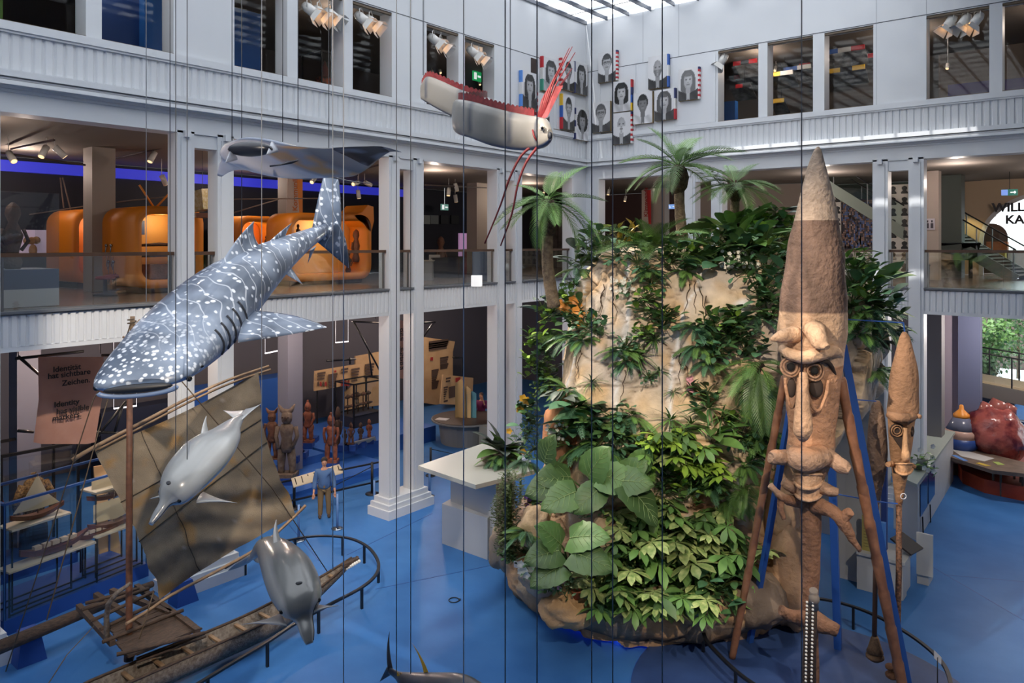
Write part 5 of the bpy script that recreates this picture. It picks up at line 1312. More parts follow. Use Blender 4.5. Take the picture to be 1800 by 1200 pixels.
def outline(tab, dd, ratio=.8, n=28, m=3, rough=.02, shift=None):
    tb = smoothpts(tab, m); rings = []
    for y, L, R_ in tb:
        c = P((L + R_) / 2, y, dd); hw = (R_ - L) / 2 * dd / FPX; r = []
        for k in range(n):
            a = 2 * PI * k / n; q = c + RT * (hw * math.cos(a)) + FW * (hw * ratio * math.sin(a))
            q = q + (q - c) * (rough * 4 * noise.noise(q * 2.2)); r.append(q)
        rings.append(r)
    b = MB(); b.loft(rings); return b
DT_ = 13.5
tone = figcol([(P(0, 388, DT_).z, (176, 154, 134)), (P(0, 548, DT_).z, (118, 94, 80)), (P(0, 640, DT_).z, (190, 156, 126)), (P(0, 780, DT_).z, (168, 126, 96)), (P(0, 860, DT_).z, (152, 122, 100)), (-1, (128, 92, 70))])
tm = thing('carved_figure', 'giant carved tree-fern figure with cone hat, long nose and stub arms', 'sculpture', P(1425, 1236, DT_) * 1.0)
tm_tab = [(258, 1436, 1440), (266, 1430, 1444), (290, 1421, 1450), (330, 1410, 1461), (365, 1402, 1469), (384, 1397, 1472), (392, 1395, 1474), (450, 1383, 1481), (500, 1377, 1485), (545, 1373, 1487), (600, 1369, 1484), (625, 1373, 1482), (660, 1379, 1478), (720, 1384, 1471), (760, 1387, 1467), (795, 1384, 1464), (822, 1391, 1456), (842, 1400, 1447), (870, 1404, 1442), (930, 1408, 1443), (1000, 1411, 1441), (1060, 1411, 1438), (1240, 1413, 1440)]
o = outline(tm_tab, DT_, n=56, m=14).build('body', FG, tm, vc=tone)
def fr3(px, py, off=0): return P(px, py, DT_ - off)
def blob(name, pts, rs, parent=tm, vc=tone, m=FG, n=12):
    p = [Vector(q) for q in smoothpts([tuple(x) for x in pts], 4)]; r = [x[0] for x in smoothpts([(a,) for a in rs], 4)]
    b = MB(); b.tube(p, r, n); b.v = [tuple(Vector(v) + Vector((1, .6, .8)) * (.05 * r[0] * 4 * noise.noise(Vector(v) * 6))) for v in b.v]
    return b.build(name, m, parent, vc=vc)
blob('horn', [fr3(1398, 588, .3), fr3(1378, 590, .55), fr3(1352, 598, .8)], [.15, .12, .02])
blob('horn', [fr3(1430, 580, .4), fr3(1440, 596, .75), fr3(1454, 611, .95)], [.19, .15, .05])
DKC = mat('dark_wood', (52, 40, 34), .9)
RIM = figcol([(-1, (146, 112, 88))]); LIT = figcol([(-1, (180, 144, 114))])
blob('brow', [fr3(1374, 612, .15), fr3(1388, 622, .48), fr3(1412, 628, .56), fr3(1440, 622, .56), fr3(1468, 618, .40), fr3(1480, 632, .1)], [.07, .10, .11, .12, .09, .04])
blob('brow_shadow_band', [fr3(1377, 626, .2), fr3(1400, 634, .50), fr3(1430, 634, .53), fr3(1455, 636, .48), fr3(1468, 660, .3), fr3(1472, 690, .16)], [.03, .045, .045, .04, .03, .015], m=DKC, vc=None)  # shade under the brow, modelled as a dark band
for ex, ey, of in ((1391, 645, .47), (1433, 652, .50)):
    for r_, m_, k_, nm in ((.165, FG, 0, 'eye_ring'), (.115, FG, .04, 'eye_ring'), (.07, DKC, .06, 'eye_hole')):
        c = fr3(ex, ey, of + k_ * .6); b = MB()
        if nm == 'eye_ring': b.tube([c + RT * (r_ * math.cos(a)) + UP * (r_ * math.sin(a)) + FW * (.05 * abs(math.cos(a))) for a in [2 * PI * i / 20 for i in range(21)]], .022, 6, caps=False); b.build(nm, FG, tm, vc=RIM)
        else: b.ell(c + FW * .03, (r_, .05, r_), 16, 8, (RT, FW, UP)); b.build(nm, mat('hole_black', (12, 10, 10), .9), tm)
def loop(cx, ty, by, w_, of, tilt=0):
    pts = []
    for i in range(17):
        t = i / 16; a = PI * t; x = cx - w_ * math.cos(a) * (1 - .35 * math.sin(a)) + tilt * math.sin(a); y = ty + (by - ty) * math.sin(a) ** .8
        pts.append(fr3(x, y, of - .05 * abs(x - 1415) / 30 * .8))
    return pts
blob('cheek_ridge', loop(1392, 664, 716, 12, .46), [.028] * 17); blob('cheek_ridge', loop(1436, 668, 722, 20, .50), [.03] * 17)
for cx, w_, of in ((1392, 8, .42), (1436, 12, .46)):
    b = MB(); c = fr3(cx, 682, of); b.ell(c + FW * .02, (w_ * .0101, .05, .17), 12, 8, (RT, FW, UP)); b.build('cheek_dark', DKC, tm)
blob('nose', [fr3(1412, 655, .50), fr3(1411, 690, .60), fr3(1411, 730, .72), fr3(1411, 757, .74), fr3(1412, 772, .52)], [.07, .10, .14, .15, .05], vc=LIT)
blob('chin', [fr3(1392, 800, .35), fr3(1415, 808, .52), fr3(1448, 800, .35)], [.18, .22, .18])
blob('arm', [fr3(1402, 806, .2), fr3(1380, 804, .35), fr3(1362, 803, .5), fr3(1354, 803, .55)], [.17, .13, .12, .08])
blob('arm', [fr3(1440, 796, .2), fr3(1462, 808, .35), fr3(1483, 821, .5), fr3(1493, 828, .55)], [.22, .14, .12, .09])
for y_, w_, of in ((842, 25, .50), (862, 24, .42)):     # crescent mouth bowls
    b = MB(); lo = []; hi = []
    for i in range(21):
        a = PI * i / 20; lo.append(fr3(1421 - w_ * math.cos(a), y_ + 17 * math.sin(a), of * math.sin(a) + .05)); hi.append(fr3(1421 - w_ * math.cos(a), y_ - 8 - 1 * math.sin(a), (of - .03) * math.sin(a) + .05))
    b.grid([hi, lo]); b.tube(lo, .035, 6); b.tube(hi, .028, 6); b.build('mouth_crescent', FG, tm, vc=LIT)
blob('stub', [fr3(1440, 855, .2), fr3(1458, 862, .3), fr3(1474, 865, .35)], [.12, .10, .06]); blob('stub', [fr3(1402, 858, .1), fr3(1386, 852, .2), fr3(1376, 846, .2)], [.12, .10, .07])
blob('branch', [fr3(1410, 882, 0), fr3(1386, 878, .2), fr3(1368, 868, .3), fr3(1354, 852, .3)], [.12, .09, .07, .06]); blob('branch', [fr3(1374, 874, .25), fr3(1372, 892, .25), fr3(1378, 912, .25)], [.06, .06, .04])
blob('branch', [fr3(1432, 886, .1), fr3(1455, 896, .3), fr3(1478, 912, .4), fr3(1495, 940, .45), fr3(1512, 968, .5)], [.16, .12, .11, .075, .04]); blob('branch', [fr3(1480, 914, .4), fr3(1488, 904, .45), fr3(1494, 899, .5)], [.10, .09, .075])
blob('foot', [fr3(1420, 1086, .0), fr3(1398, 1084, .1), fr3(1373, 1072, .2)], [.15, .12, .09]); blob('foot', [fr3(1424, 1084, .1), fr3(1445, 1096, .25), fr3(1472, 1108, .35)], [.16, .15, .10])
# carved dark staff in front with shell rows
D2 = 12.4
sf = thing('carved_staff', 'dark narrow carved staff edged with white shells before the giant figure', 'sculpture', P(1420, 1300, D2))
b = MB(); b.tube([P(1427, 1062, D2), P(1424, 1120, D2), P(1421, 1200, D2), P(1418, 1320, D2)], [.085, .10, .12, .13], 10); b.build('shaft', mat('dark_carved', (62, 48, 40), .8, (44, 34, 30), 8, bump=.6), sf)
b = MB(); b.tube([P(1429, 1068, D2), P(1431, 1050, D2 - .05), P(1430, 1037, D2 - .1)], [.09, .06, .07], 9); b.ell(P(1431, 1052, D2 - .1), .09, 10, 7); b.build('head', mat('grey_carved', (120, 110, 102), .8), sf)
SHW = mat('shell_white', (225, 222, 214), .4)
for k in range(24):
    for x_ in (1418.5 - k * .10, 1429 - k * .12):
        b = MB(); b.ell(P(x_, 1058 + k * 6.6, D2 - .15), .021, 6, 4); b.build('shell', SHW, sf)
# bamboo poles and blue supports
def pole(name, label, cat, a, c, r, m, grp, seg=9):
    t = thing(name, label, cat, c, grp); b = MB(); pts = [a.lerp(c, i / seg) for i in range(seg + 1)]
    if m is BAMB2:
        p2 = []; r2 = []
        for i in range(seg + 1): 
            for k, s_ in ((-.01, 1), (0, 1.18), (.01, 1)): p2.append(a.lerp(c, max(0, min(1, i / seg + k)))); r2.append(r * s_)
        p2 = [q for i, q in enumerate(p2) if i == 0 or (q - p2[i - 1]).length > 1e-4]; r2 = r2[:len(p2)]
        b.tube(p2, r2, 9); b.build('cane', m, t)
    else: b.beam(a, c, r * 1.8, r * 1.8); b.build('bar', m, t)
    return t
BAMB2 = mat('brown_bamboo', (140, 98, 72), .5, (112, 74, 54), 5); BSUP = mat('blue_support', (40, 84, 160), .45)
pole('bamboo_pole', 'brown bamboo pole leaning at the rock side of the giant figure', 'pole', P(1380, 662, 13.7), G(1287, 1156, .1), .065, BAMB2, 'bamboo poles propping the figure')
pole('bamboo_pole', 'brown bamboo pole leaning between the giant figure and smaller heads', 'pole', P(1477, 664, 13.5), G(1590, 1222, .1), .085, BAMB2, 'bamboo poles propping the figure')
pole('support_beam', 'bright blue steel support leaning at the rock side behind the bamboo', 'support', P(1390, 716, 14.2), G(1318, 1128, .1), .055, BSUP, 'blue steel supports')
pole('support_beam', 'bright blue steel support right behind the leaning bamboo', 'support', P(1481, 606, 13.9), G(1598, 1215, .1), .07, BSUP, 'blue steel supports')
pole('support_beam', 'upright blue steel support right of the figure body', 'support', P(1462, 800, 14.5), G(1473, 1139, .1), .075, BSUP, 'blue steel supports')
rd = thing('blue_rod_bracket', 'thin blue horizontal rods holding the smaller carved heads', 'bracket', P(1540, 890, 13.9))
for a, c in (((1484, 561, 13.8), (1588, 567, 13.9)), ((1588, 567, 13.9), (1591, 590, 13.9)), ((1470, 868, 14.3), (1530, 879, 13.9)), ((1530, 880, 13.9), (1578, 885, 13.7)), ((1478, 700, 13.9), (1540, 705, 13.95))):
    b = MB(); b.beam(P(*a), P(*c), .018, .018); b.build('rod', BSUP, rd)
b = MB(); cq = P(1588, 872, 13.6); b.tube([cq + RT * (.05 * math.cos(a)) + UP * (.05 * math.sin(a)) for a in [.5 * i for i in range(14)]], .008, 5, caps=False); b.build('ring', mat('ring_white', (210, 214, 222), .4), rd)
# smaller figures
D3 = 13.8
t3 = figcol([(P(0, 730, D3).z, (148, 112, 84)), (P(0, 880, D3).z, (150, 112, 80)), (-1, (120, 80, 54))])
h2 = thing('carved_head_pole', 'carved long-hatted head with open crescent mouth on a thin speckled pole', 'sculpture', P(1580, 1165, D3))
outline([(583, 1587, 1592), (592, 1582, 1598), (615, 1575, 1604), (650, 1567, 1611), (700, 1563, 1613), (722, 1560, 1613), (738, 1562, 1607), (770, 1563, 1604), (800, 1565, 1599), (825, 1568, 1597), (845, 1570, 1592), (870, 1573, 1588), (886, 1575, 1586)], D3, rough=.03).build('head', FG, h2, vc=t3)
def f3(px, py, off=0): return P(px, py, D3 - off)
def blob3(name, pts, rs, m=FG, vc=t3): return blob(name, pts, rs, h2, vc, m, 10)
blob3('brow', [f3(1561, 728, .15), f3(1575, 733, .28), f3(1595, 734, .28), f3(1611, 730, .1)], [.06, .085, .08, .05]); blob3('horn', [f3(1607, 728, .1), f3(1619, 733, .2)], [.06, .035])
b = MB(); b.ell(f3(1577, 757, .20), (.14, .05, .14), 16, 8, (RT, FW, UP)); b.build('eye_patch', DKC, h2)
for r_ in (.10, .06): b = MB(); b.tube([f3(1577, 757, .255) + RT * (r_ * math.cos(a)) + UP * (r_ * math.sin(a)) for a in [2 * PI * i / 16 for i in range(17)]], .012, 5, caps=False); b.build('eye_ring', FG, h2, vc=t3)
b = MB(); b.ell(f3(1602, 757, .13), (.05, .05, .11), 12, 8, (RT, FW, UP)); b.build('eye_patch', DKC, h2)
b = MB(); b.prism([f3(1569, 768, .22), f3(1588, 768, .24), f3(1589, 797, .22)], -FW * .03); b.build('cheek_dark', DKC, h2)
blob3('nose', [f3(1591, 752, .24), f3(1591, 785, .30), f3(1592, 803, .34), f3(1592, 812, .2)], [.035, .05, .07, .03], vc=figcol([(-1, (190, 148, 110))]))
b = MB(); lo = []; hi = []
for i in range(15):
    a = PI * i / 14; lo.append(f3(1589 - 15 * math.cos(a), 822 + 12 * math.sin(a), .34 * math.sin(a) + .08)); hi.append(f3(1589 - 15 * math.cos(a), 815, .34 * math.sin(a) + .08))
b.grid([hi, lo]); b.tube(lo, .025, 6); b.tube(hi, .02, 6); b.build('mouth_crescent', FG, h2, vc=figcol([(-1, (186, 142, 104))]))
blob3('ear', [f3(1568, 815, .1), f3(1561, 816, .2)], [.06, .045]); blob3('ear', [f3(1599, 817, .1), f3(1610, 821, .15)], [.05, .03])
b = MB(); b.tube([f3(1580, 884), f3(1580, 1000), f3(1578, 1100), f3(1578, 1150)], .052, 8); b.build('pole', mat('speckled_bark', (136, 96, 70), .8, (66, 48, 40), 26, bump=.5), h2)
for x_, y_, r_ in ((1566, 1172, .10), (1586, 1172, .09), (1568, 1186, .12), (1590, 1182, .09)): b = MB(); b.ell(P(x_, y_, D3), (r_, r_, r_ * .6), 10, 6); b.build('foot_knob', FG, h2, vc=t3)
h3 = thing('carved_pod_pole', 'smooth grey-brown carved pod with a woven rattle foot, beside the long-hatted head', 'sculpture', P(1538, 1157, 14.1))
outline([(704, 1538, 1546), (712, 1533, 1550), (730, 1529, 1554), (765, 1526, 1558), (800, 1525, 1559), (830, 1529, 1556), (855, 1532, 1551), (872, 1534, 1548), (884, 1536, 1546)], 14.1).build('pod', FG, h3, vc=figcol([(-1, (128, 104, 86))]))
b = MB(); b.tube([P(1541, 882, 14.1), P(1539, 1000, 14.1), P(1537, 1118, 14.1)], .045, 8); b.build('pole', mat('thin_pole_wood', (98, 70, 54), .7), h3)
b = MB(); c = P(1538, 1157, 14.1); b.lathe([(.05, .42), (.07, .38), (.12, .2), (.15, .12)], c, 12); b.build('rattle_upper', mat('woven_brown', (122, 94, 68), .9, (96, 72, 52), 30), h3)
b = MB(); b.lathe([(.13, .11), (.165, .05), (.16, .02), (.08, -.04)], c, 12); b.build('rattle_lower', MATS['woven_brown'], h3)
sg = thing('info_sign', 'small white tilted card on a thin stake inside the podium rail', 'sign', G(1648, 1215, .1))
q = G(1648, 1215, .1) + UP * .62; b = MB(); b.prism([q + RT * -.06 + UP * .13, q + RT * .07 + UP * .0, q + RT * .07 - UP * .14, q - RT * .06 - UP * .02], FW * .01); b.build('card', CARD, sg)
b = MB(); b.tube([q, q - UP * .62], .01, 5); b.build('stake', DARK, sg)
# ================= kiosk at the right =================
KW = mat('kiosk_white', (184, 186, 184), .45, (178, 180, 180), 2)
ks = thing('info_kiosk', 'tall white panelled kiosk behind the carved figures', 'kiosk', (-5.2, 20.5, 0))
b = MB(); b.box(-5.63, -4.58, 19.5, 19.75, 0, 4.2); b.build('front_panel', KW, ks)
b = MB(); b.box(-6.9, -5.1, 22.2, 22.4, 0, 4.28); b.build('back_panel', KW, ks)
b = MB(); b.box(-5.63, -5.4, 19.75, 22.2, 0, 4.15); b.build('side_panel', KW, ks)
b = MB(); b.box(-4.58, -4.04, 19.25, 20.1, 0, .83); b.box(-5.0, -4.0, 19.15, 19.5, 0, .0 + .83); b.build('low_cabinet', KW, ks)
b = MB(); b.box(-5.0, -3.95, 19.1, 20.15, .83, .90); b.build('shelf', KW, ks)
b = MB(); b.box(-4.57, -4.45, 19.6, 19.72, .9, 3.0); b.build('blue_edge', mat('kiosk_blue', (44, 66, 126), .5), ks)
b = MB(); b.box(-5.35, -4.75, 19.49, 19.497, .12, 3.0); b.build('door_leaf', mat('kiosk_door', (176, 178, 176), .5), ks)
b = MB(); b.ell((-5.3, 19.47, 1.4), .02, 8, 5); b.build('knob', DARK, ks)
yb = thing('notice_board', 'upright yellow text board with bright blue edge on the kiosk shelf', 'sign', (-4.7, 19.3, .9))
b = MB(); b.box(-4.92, -4.55, 19.28, 19.34, .9, 1.72); b.build('board', mat('board_yellow', (168, 156, 92), .6), yb)
b = MB(); b.box(-4.55, -4.40, 19.22, 19.34, .9, 1.66); b.build('edge', mat('edge_blue', (78, 134, 206), .5), yb)
for i in range(9): b = MB(); b.box(-4.88, -4.62 - .04 * (i % 3), 19.276, 19.279, 1.0 + i * .07, 1.012 + i * .07); b.build('text_line', mat('yellow_print', (112, 104, 62), .7), yb)
sc = thing('tilted_screen', 'tilted black screen panel on the kiosk corner', 'screen', (-4.1, 20.0, .9))
b = MB(); b.obox((-4.05, 19.75, 1.12), (.8, -.3, -.35), (.3, .8, .1), (.35, -.1, .9), .28, .24, .02); b.build('panel', mat('screen_black', (46, 44, 46), .3), sc)
b = MB(); b.tube([(-4.05, 19.8, 1.1), (-4.08, 19.85, .92)], .03, 6); b.build('foot', DARK, sc)
wp = thing('white_side_panel', 'white side panel beside the tilted screen', 'panel', (-3.75, 20.4, 0)); b = MB(); b.box(-3.95, -3.60, 20.3, 20.36, .25, 1.25); b.build('sheet', KW, wp); b = MB(); b.box(-3.95, -3.70, 20.37, 20.9, 0, .5); b.build('plinth', KW, wp)
bb_ = thing('blue_box', 'dark blue box with two round holes between kiosk panels', 'box', (-5.6, 21.2, 3.4))
b = MB(); b.box(-5.75, -5.28, 20.6, 21.8, 4.15, 4.75); b.build('case', mat('box_blue', (40, 62, 120), .5), bb_)
for y_ in (20.9, 21.4): b = MB(); b.lathe([(.001, 4.751), (.10, 4.752), (.10, 4.756)], (-5.5, y_, 0), 14); b.build('hole', mat('hole_navy', (20, 30, 66), .6), bb_)
ct = thing('reception_counter', 'long white reception counter right of the carved figures', 'counter', (-5.0, 24, 0))
cq = [G(*v, 1.62) for v in ((1612, 853), (1679, 760), (1640, 753), (1566, 832))]; cm_ = sum(cq, Vector()) / 4; b = MB(); b.prism([v - UP * .05 for v in cq], (0, 0, .08)); b.build('worktop', mat('counter_top', (150, 158, 152), .4), ct)
b = MB(); cb_ = [v.lerp(cm_, .07) for v in cq]; b.prism([Vector((v.x, v.y, 0)) for v in cb_], (0, 0, 1.56)); b.build('body', KW, ct)
cw0, cw1 = Vector((cb_[0].x, cb_[0].y, 0)), Vector((cb_[1].x, cb_[1].y, 0)); cwd = (cw1 - cw0).normalized(); cwn = Vector((cwd.y, -cwd.x, 0))
WBL = mat('counter_glass_blue', (40, 66, 120), .15)
for y_ in (23.0, 24.3): q0 = cw0 + cwd * (y_ - 22.7) + cwn * .01; b = MB(); b.prism([q0 + UP * .6, q0 + cwd * 1.1 + UP * .6, q0 + cwd * 1.1 + UP * 1.5, q0 + UP * 1.5], cwn * .015); b.build('window', WBL, ct)
for y_ in (22.9, 24.15): q0 = cw0 + cwd * (y_ - 22.4) + cwn * .04; b = MB(); b.beam(q0 + UP * .55, q0 + cwd * .1, .03, .03); b.build('strut', DARK, ct)
plant('dark_bush', 'white-flowered leafy bush on the reception counter', 0, 0, pos=Vector((-4.75, 24.6, 1.66)), nrm=-FW, n=40, L=.2, spread=.36, key='ovalM', hgt=.7, flowers=(WH_F, 7, .09), cat='plant', name='potted_bush')
b = MB(); b.lathe([(.22, 0), (.28, .3), (.25, .3)], (-4.75, 24.6, 1.66), 14); tag(b.build('plant_pot', mat('pot_grey', (130, 134, 132), .6)), 'grey pot holding the bush on the reception counter', 'pot')
plant('fern', 'light green fern tuft above the kiosk panels', 0, 0, pos=Vector((-5.9, 22.0, 4.2)), nrm=-FW, n=12, L=.7, spread=.1, key='fern', elev=(.1, 1.1), name='fern_tuft')
# ================= right gallery, ground floor =================
LAV = mat('lavender_wall', (150, 138, 150), .7); BGW = mat('blue_grey_wall', (92, 98, 126), .7); TANW = mat('tan_wall', (150, 120, 100), .7)
Yb = 33.0
def wallR(px0, px1, Y, z0, z1, m, name='wall_back_part', th=.2):
    b = MB(); x0, x1 = onY(px0, 500, Y).x, onY(px1, 500, Y).x; b.box(x0, x1, Y, Y + th, z0, z1); return struct(b, name, m)
wallR(1626, 1655, 29, 0, SBOT, mat('grey_column_wall', (110, 108, 110), .7), 'pillar_ground', .6)
wallR(1655, 1686, 31.5, 0, SBOT, LAV); wallR(1684, 1723, 31.2, 0, SBOT, BGW, th=.5)
wallR(900, 1640, 36, 0, SBOT, mat('ground_back_right', (84, 82, 92), .75))
# first-floor back walls right of the corner
wallR(900, 1215, 36, STOP, BEAMB + .1, mat('wine_wall', (86, 66, 66), .75))
wallR(1130, 1168, 33, STOP, BEAMB + .1, PB, 'pillar_first', .5)
wallR(1400, 1600, 36.5, STOP, BEAMB + .1, mat('green_grey_wall', (56, 74, 70), .6))
wallR(1215, 1420, 34.5, STOP, BEAMB + .1, mat('greige_wall', (142, 130, 122), .7))
wallR(1625, 1650, 31.6, STOP, BEAMB + .1, mat('beige_wall', (176, 162, 152), .7), 'pillar_first', .5)
wallR(1650, 1690, 34, STOP, BEAMB + .1, mat('green_column', (74, 82, 78), .6), 'pillar_first', .8)
# arch wall
AY = 38.0
bm = MB(); xs = [onY(p, 400, AY).x for p in (1686, 1725)]
cxp = onY(1858, 400, AY).x; xl = xs[1]; R0 = cxp - xl
zc = P(0, 425, tY(1725, AY)).z
zt = BEAMB + .1
N_ = 20; arc = [(cxp - R0 * math.cos(PI * i / N_), zc + R0 * .78 * math.sin(PI * i / N_)) for i in range(N_ + 1)]
for (xa, za), (xb, zb) in zip(arc, arc[1:]): bm.box(xa, xb, AY, AY + .3, (za + zb) / 2, max(zt + 2, (za + zb) / 2 + .1))
bm.box(xs[0] - .5, xl, AY, AY + .3, STOP, zt); bm.box(cxp + R0, 14, AY, AY + .3, STOP, zt)
struct(bm, 'wall_arch', mat('arch_wall', (196, 172, 146), .7))
b = MB()
for (xa, za), (xb, zb) in zip(arc, arc[1:]): b.beam((xa, AY - .05, za), (xb, AY - .05, zb), .15, .16)
b.beam((xl, AY - .05, STOP), (xl, AY - .05, zc), .15, .16); trim(b, mat('arch_trim', (206, 204, 208), .5))
ws = thing('arched_glass_front', 'arched glass front with dark welcome lettering and view outside', 'window', ((xl + cxp) / 2 + 1, AY + .1, STOP))
b = MB(); b.prism([(x, AY + .12, z) for x, z in arc] + [(arc[-1][0], AY + .12, STOP), (arc[0][0], AY + .12, STOP)], (0, .02, 0)); b.build('pane', glass('window_glass', (.95, .97, .97), .012), ws)
LT = mat('letter_dark', (44, 40, 48), .6)
q = onY(1744, 372, AY - .3); text('WILLKOMMEN', 'lettering', .50, q, (1, 0, 0), LT, ws, ext=.02, bold=.035)
q = onY(1767, 393, AY - .3); text('KARIBU', 'lettering', .50, q, (1, 0, 0), LT, ws, ext=.02, bold=.035)
for i in range(4): b = MB(); z_ = zc - .9 + i * .55; b.box(xl + 2.3, 9, AY + .05, AY + .08, z_, z_ + .16); b.build('frosted_band', mat('frost', (196, 200, 206), .4), ws)
# inner arch beyond, brown porch with seat
br = thing('porch', 'brown arched porch with hanging orange seat beyond the glass front', 'porch', (xl + 1.2, AY + 2.5, STOP))
b = MB(); xc = onY(1742, 400, AY + 2.5).x; Rr = onY(1771, 400, AY + 2.5).x - xc; zz0 = P(0, 440, tY(1742, AY + 2.5)).z
b.prism([(xc - Rr, AY + 2.5, STOP)] + [(xc - Rr * math.cos(PI * i / 12), AY + 2.5, zz0 + .6 + Rr * 1.0 * math.sin(PI * i / 12)) for i in range(13)] + [(xc + Rr, AY + 2.5, STOP)], (0, .2, 0)); b.build('wall', mat('porch_brown', (84, 62, 56), .8), br)
b = MB(); b.box(xc - .1, xc + .7, AY + 1.8, AY + 2.3, zz0 + .0, zz0 + .4); b.build('seat', mat('seat_orange', (176, 100, 60), .7), br)
b = MB(); b.box(xc - Rr, xc + Rr, AY + 1.6, AY + 2.2, STOP + .7, STOP + 1.0); b.build('awning', mat('awning_yellow', (210, 176, 72), .7), br)
# stairs
def stair(label, a, c, w_=1.4, n=14):
    t = thing('staircase', label, 'staircase', c); d = c - a; hd = Vector((d.x, d.y, 0)).normalized(); sd = Vector((-hd.y, hd.x, 0))
    if sd.y < 0: sd = -sd
    SM = mat('stair_steel', (128, 138, 130), .45)
    for s_ in (0, w_):
        b = MB(); b.beam(a + sd * s_, c + sd * s_, .06, .42); b.build('stringer', SM, t)
    for i in range(n):
        q = a.lerp(c, (i + .5) / n) + sd * (w_ / 2) + UP * .12; b = MB(); b.obox(q, hd, sd, UP, .17, w_ / 2, .025); b.build('tread', mat('stair_tread', (150, 152, 146), .4), t)
    for s_ in (0, w_):
        o_ = sd * s_; b = MB(); b.add([a + o_ + UP * .2, c + o_ + UP * .2, c + o_ + UP * 1.1, a + o_ + UP * 1.1], [(0, 1, 2, 3)]); b.build('glass_panel', glass('stair_glass', (.78, .86, .82), .06), t)
        b = MB(); b.tube([a + o_ + UP * 1.12, c + o_ + UP * 1.12], .03, 6); b.build('handrail', DARK, t)
        for k in (.15, .5, .97): q = a.lerp(c, k) + o_; b = MB(); b.beam(q, q + UP * 1.1, .04, .04, up=hd); b.build('post', STEEL, t)
stair('steel staircase with glass sides rising left of the arched glass front', P(1652, 412, 30.5), P(1786, 492, 28.3))
stair('steel stair flight crossing before the mosaic wall', P(1440, 318, 31), P(1612, 425, 30))
# mosaic wall and silhouettes
MY = 33.4
ms = thing('mosaic_panel', 'framed mosaic of red, blue and brown tiles behind the balustrade', 'artwork', onY(1505, 480, MY))
x0, x1 = onY(1477, 400, MY).x, onY(1536, 400, MY).x; z1, z0 = onY(1505, 352, MY).z, onY(1505, 436, MY).z
TC = [mat('tile_%s' % n, c, .5) for n, c in (('red', (128, 62, 52)), ('brown', (84, 58, 54)), ('blue', (84, 104, 156)), ('tan', (150, 120, 108)), ('dark', (48, 42, 54)), ('white', (176, 170, 176)))]
b = MB(); b.box(x0 - .05, x1 + .05, MY, MY + .06, z0 - .05, z1 + .05); b.build('backing', mat('mosaic_back', (60, 56, 66), .7), ms)
NX, NZ_ = 22, 26
meT = []
for ci in range(6):
    b = MB()
    for i in range(NX):
        for j in range(NZ_):
            n_ = noise.noise(Vector((i * .33, j * .3, 5))) * 3 + noise.noise(Vector((i * .9, j * .9, 1))) * 1.5 + 3 + rnd.random() * .8
            if min(5, max(0, int(n_ * .92))) != ci: continue
            u, v = x0 + (x1 - x0) * i / NX, z0 + (z1 - z0) * j / NZ_; b.box(u + .005, u + (x1 - x0) / NX - .005, MY - .02, MY, v + .005, v + (z1 - z0) / NZ_ - .005)
    if b.v: o = b.build('mosaic_tiles', TC[ci], ms); o['kind'] = 'stuff'
SW = mat('silhouette_white', (196, 192, 186), .6); SBK = mat('silhouette_black', (34, 34, 36), .5)
for lab, pa, pb, ya, yb_ in (('white board with grid of black head silhouettes between the paired columns', 1560, 1600, 326, 478), ('white board with black silhouettes below the mosaic', 1470, 1538, 442, 480), ('narrow dark photo board left of the mosaic, behind the giant figure', 1466, 1478, 336, 440)):
    Yq = 33.2; sp = thing('silhouette_board', lab, 'artwork', onY((pa + pb) / 2, yb_, Yq)); xa, xb = onY(pa, 400, Yq).x, onY(pb, 400, Yq).x; za, zb = onY(1540, yb_, Yq).z, onY(1540, ya, Yq).z
    b = MB(); b.box(xa, xb, Yq, Yq + .05, za, zb); b.build('board', SW, sp)
    nx = max(1, int((xb - xa) / .33)); nz = max(1, int((zb - za) / .42))
    for i in range(nx):
        for j in range(nz):
            u, v = xa + (xb - xa) * (i + .5) / nx, za + (zb - za) * (j + .5) / nz; b = MB()
            b.lathe([(.001, 0), (.12, .0), (.13, .05), (.06, .13), (.10, .2), (.09, .27), (.001, .31)], (u, Yq - .01, v - .15), 8, sy=.1); b.build('silhouette', SBK, sp)
# piano, bin, toilet sign, exit signs
pn = thing('grand_piano', 'black grand piano with open lid under the stairs', 'piano', onY(1680, 488, 31.5))
q = P(1680, 480, 29.5); q.z = STOP; PM = mat('piano_black', (16, 15, 16), .15)
b = MB(); b.prism([q + Vector(v) for v in ((-1.0, -.7, .72), (.5, -.7, .72), (.75, -.2, .72), (.7, .4, .72), (-.2, .7, .72), (-1.0, .7, .72))], (0, 0, .36)); b.build('case', PM, pn)
for dx_, dy_ in ((-.85, -.5), (-.85, .5), (.5, 0)): b = MB(); b.beam(q + Vector((dx_, dy_, 0)), q + Vector((dx_, dy_, .72)), .1, .1, up=RT); b.build('leg', PM, pn)
b = MB(); b.prism([q + Vector(v) for v in ((-1.0, .6, 1.12), (.7, .6, 1.12), (.8, .3, 1.35), (-1.0, .0, 1.35))], (0, 0, .03)); b.build('lid', PM, pn)
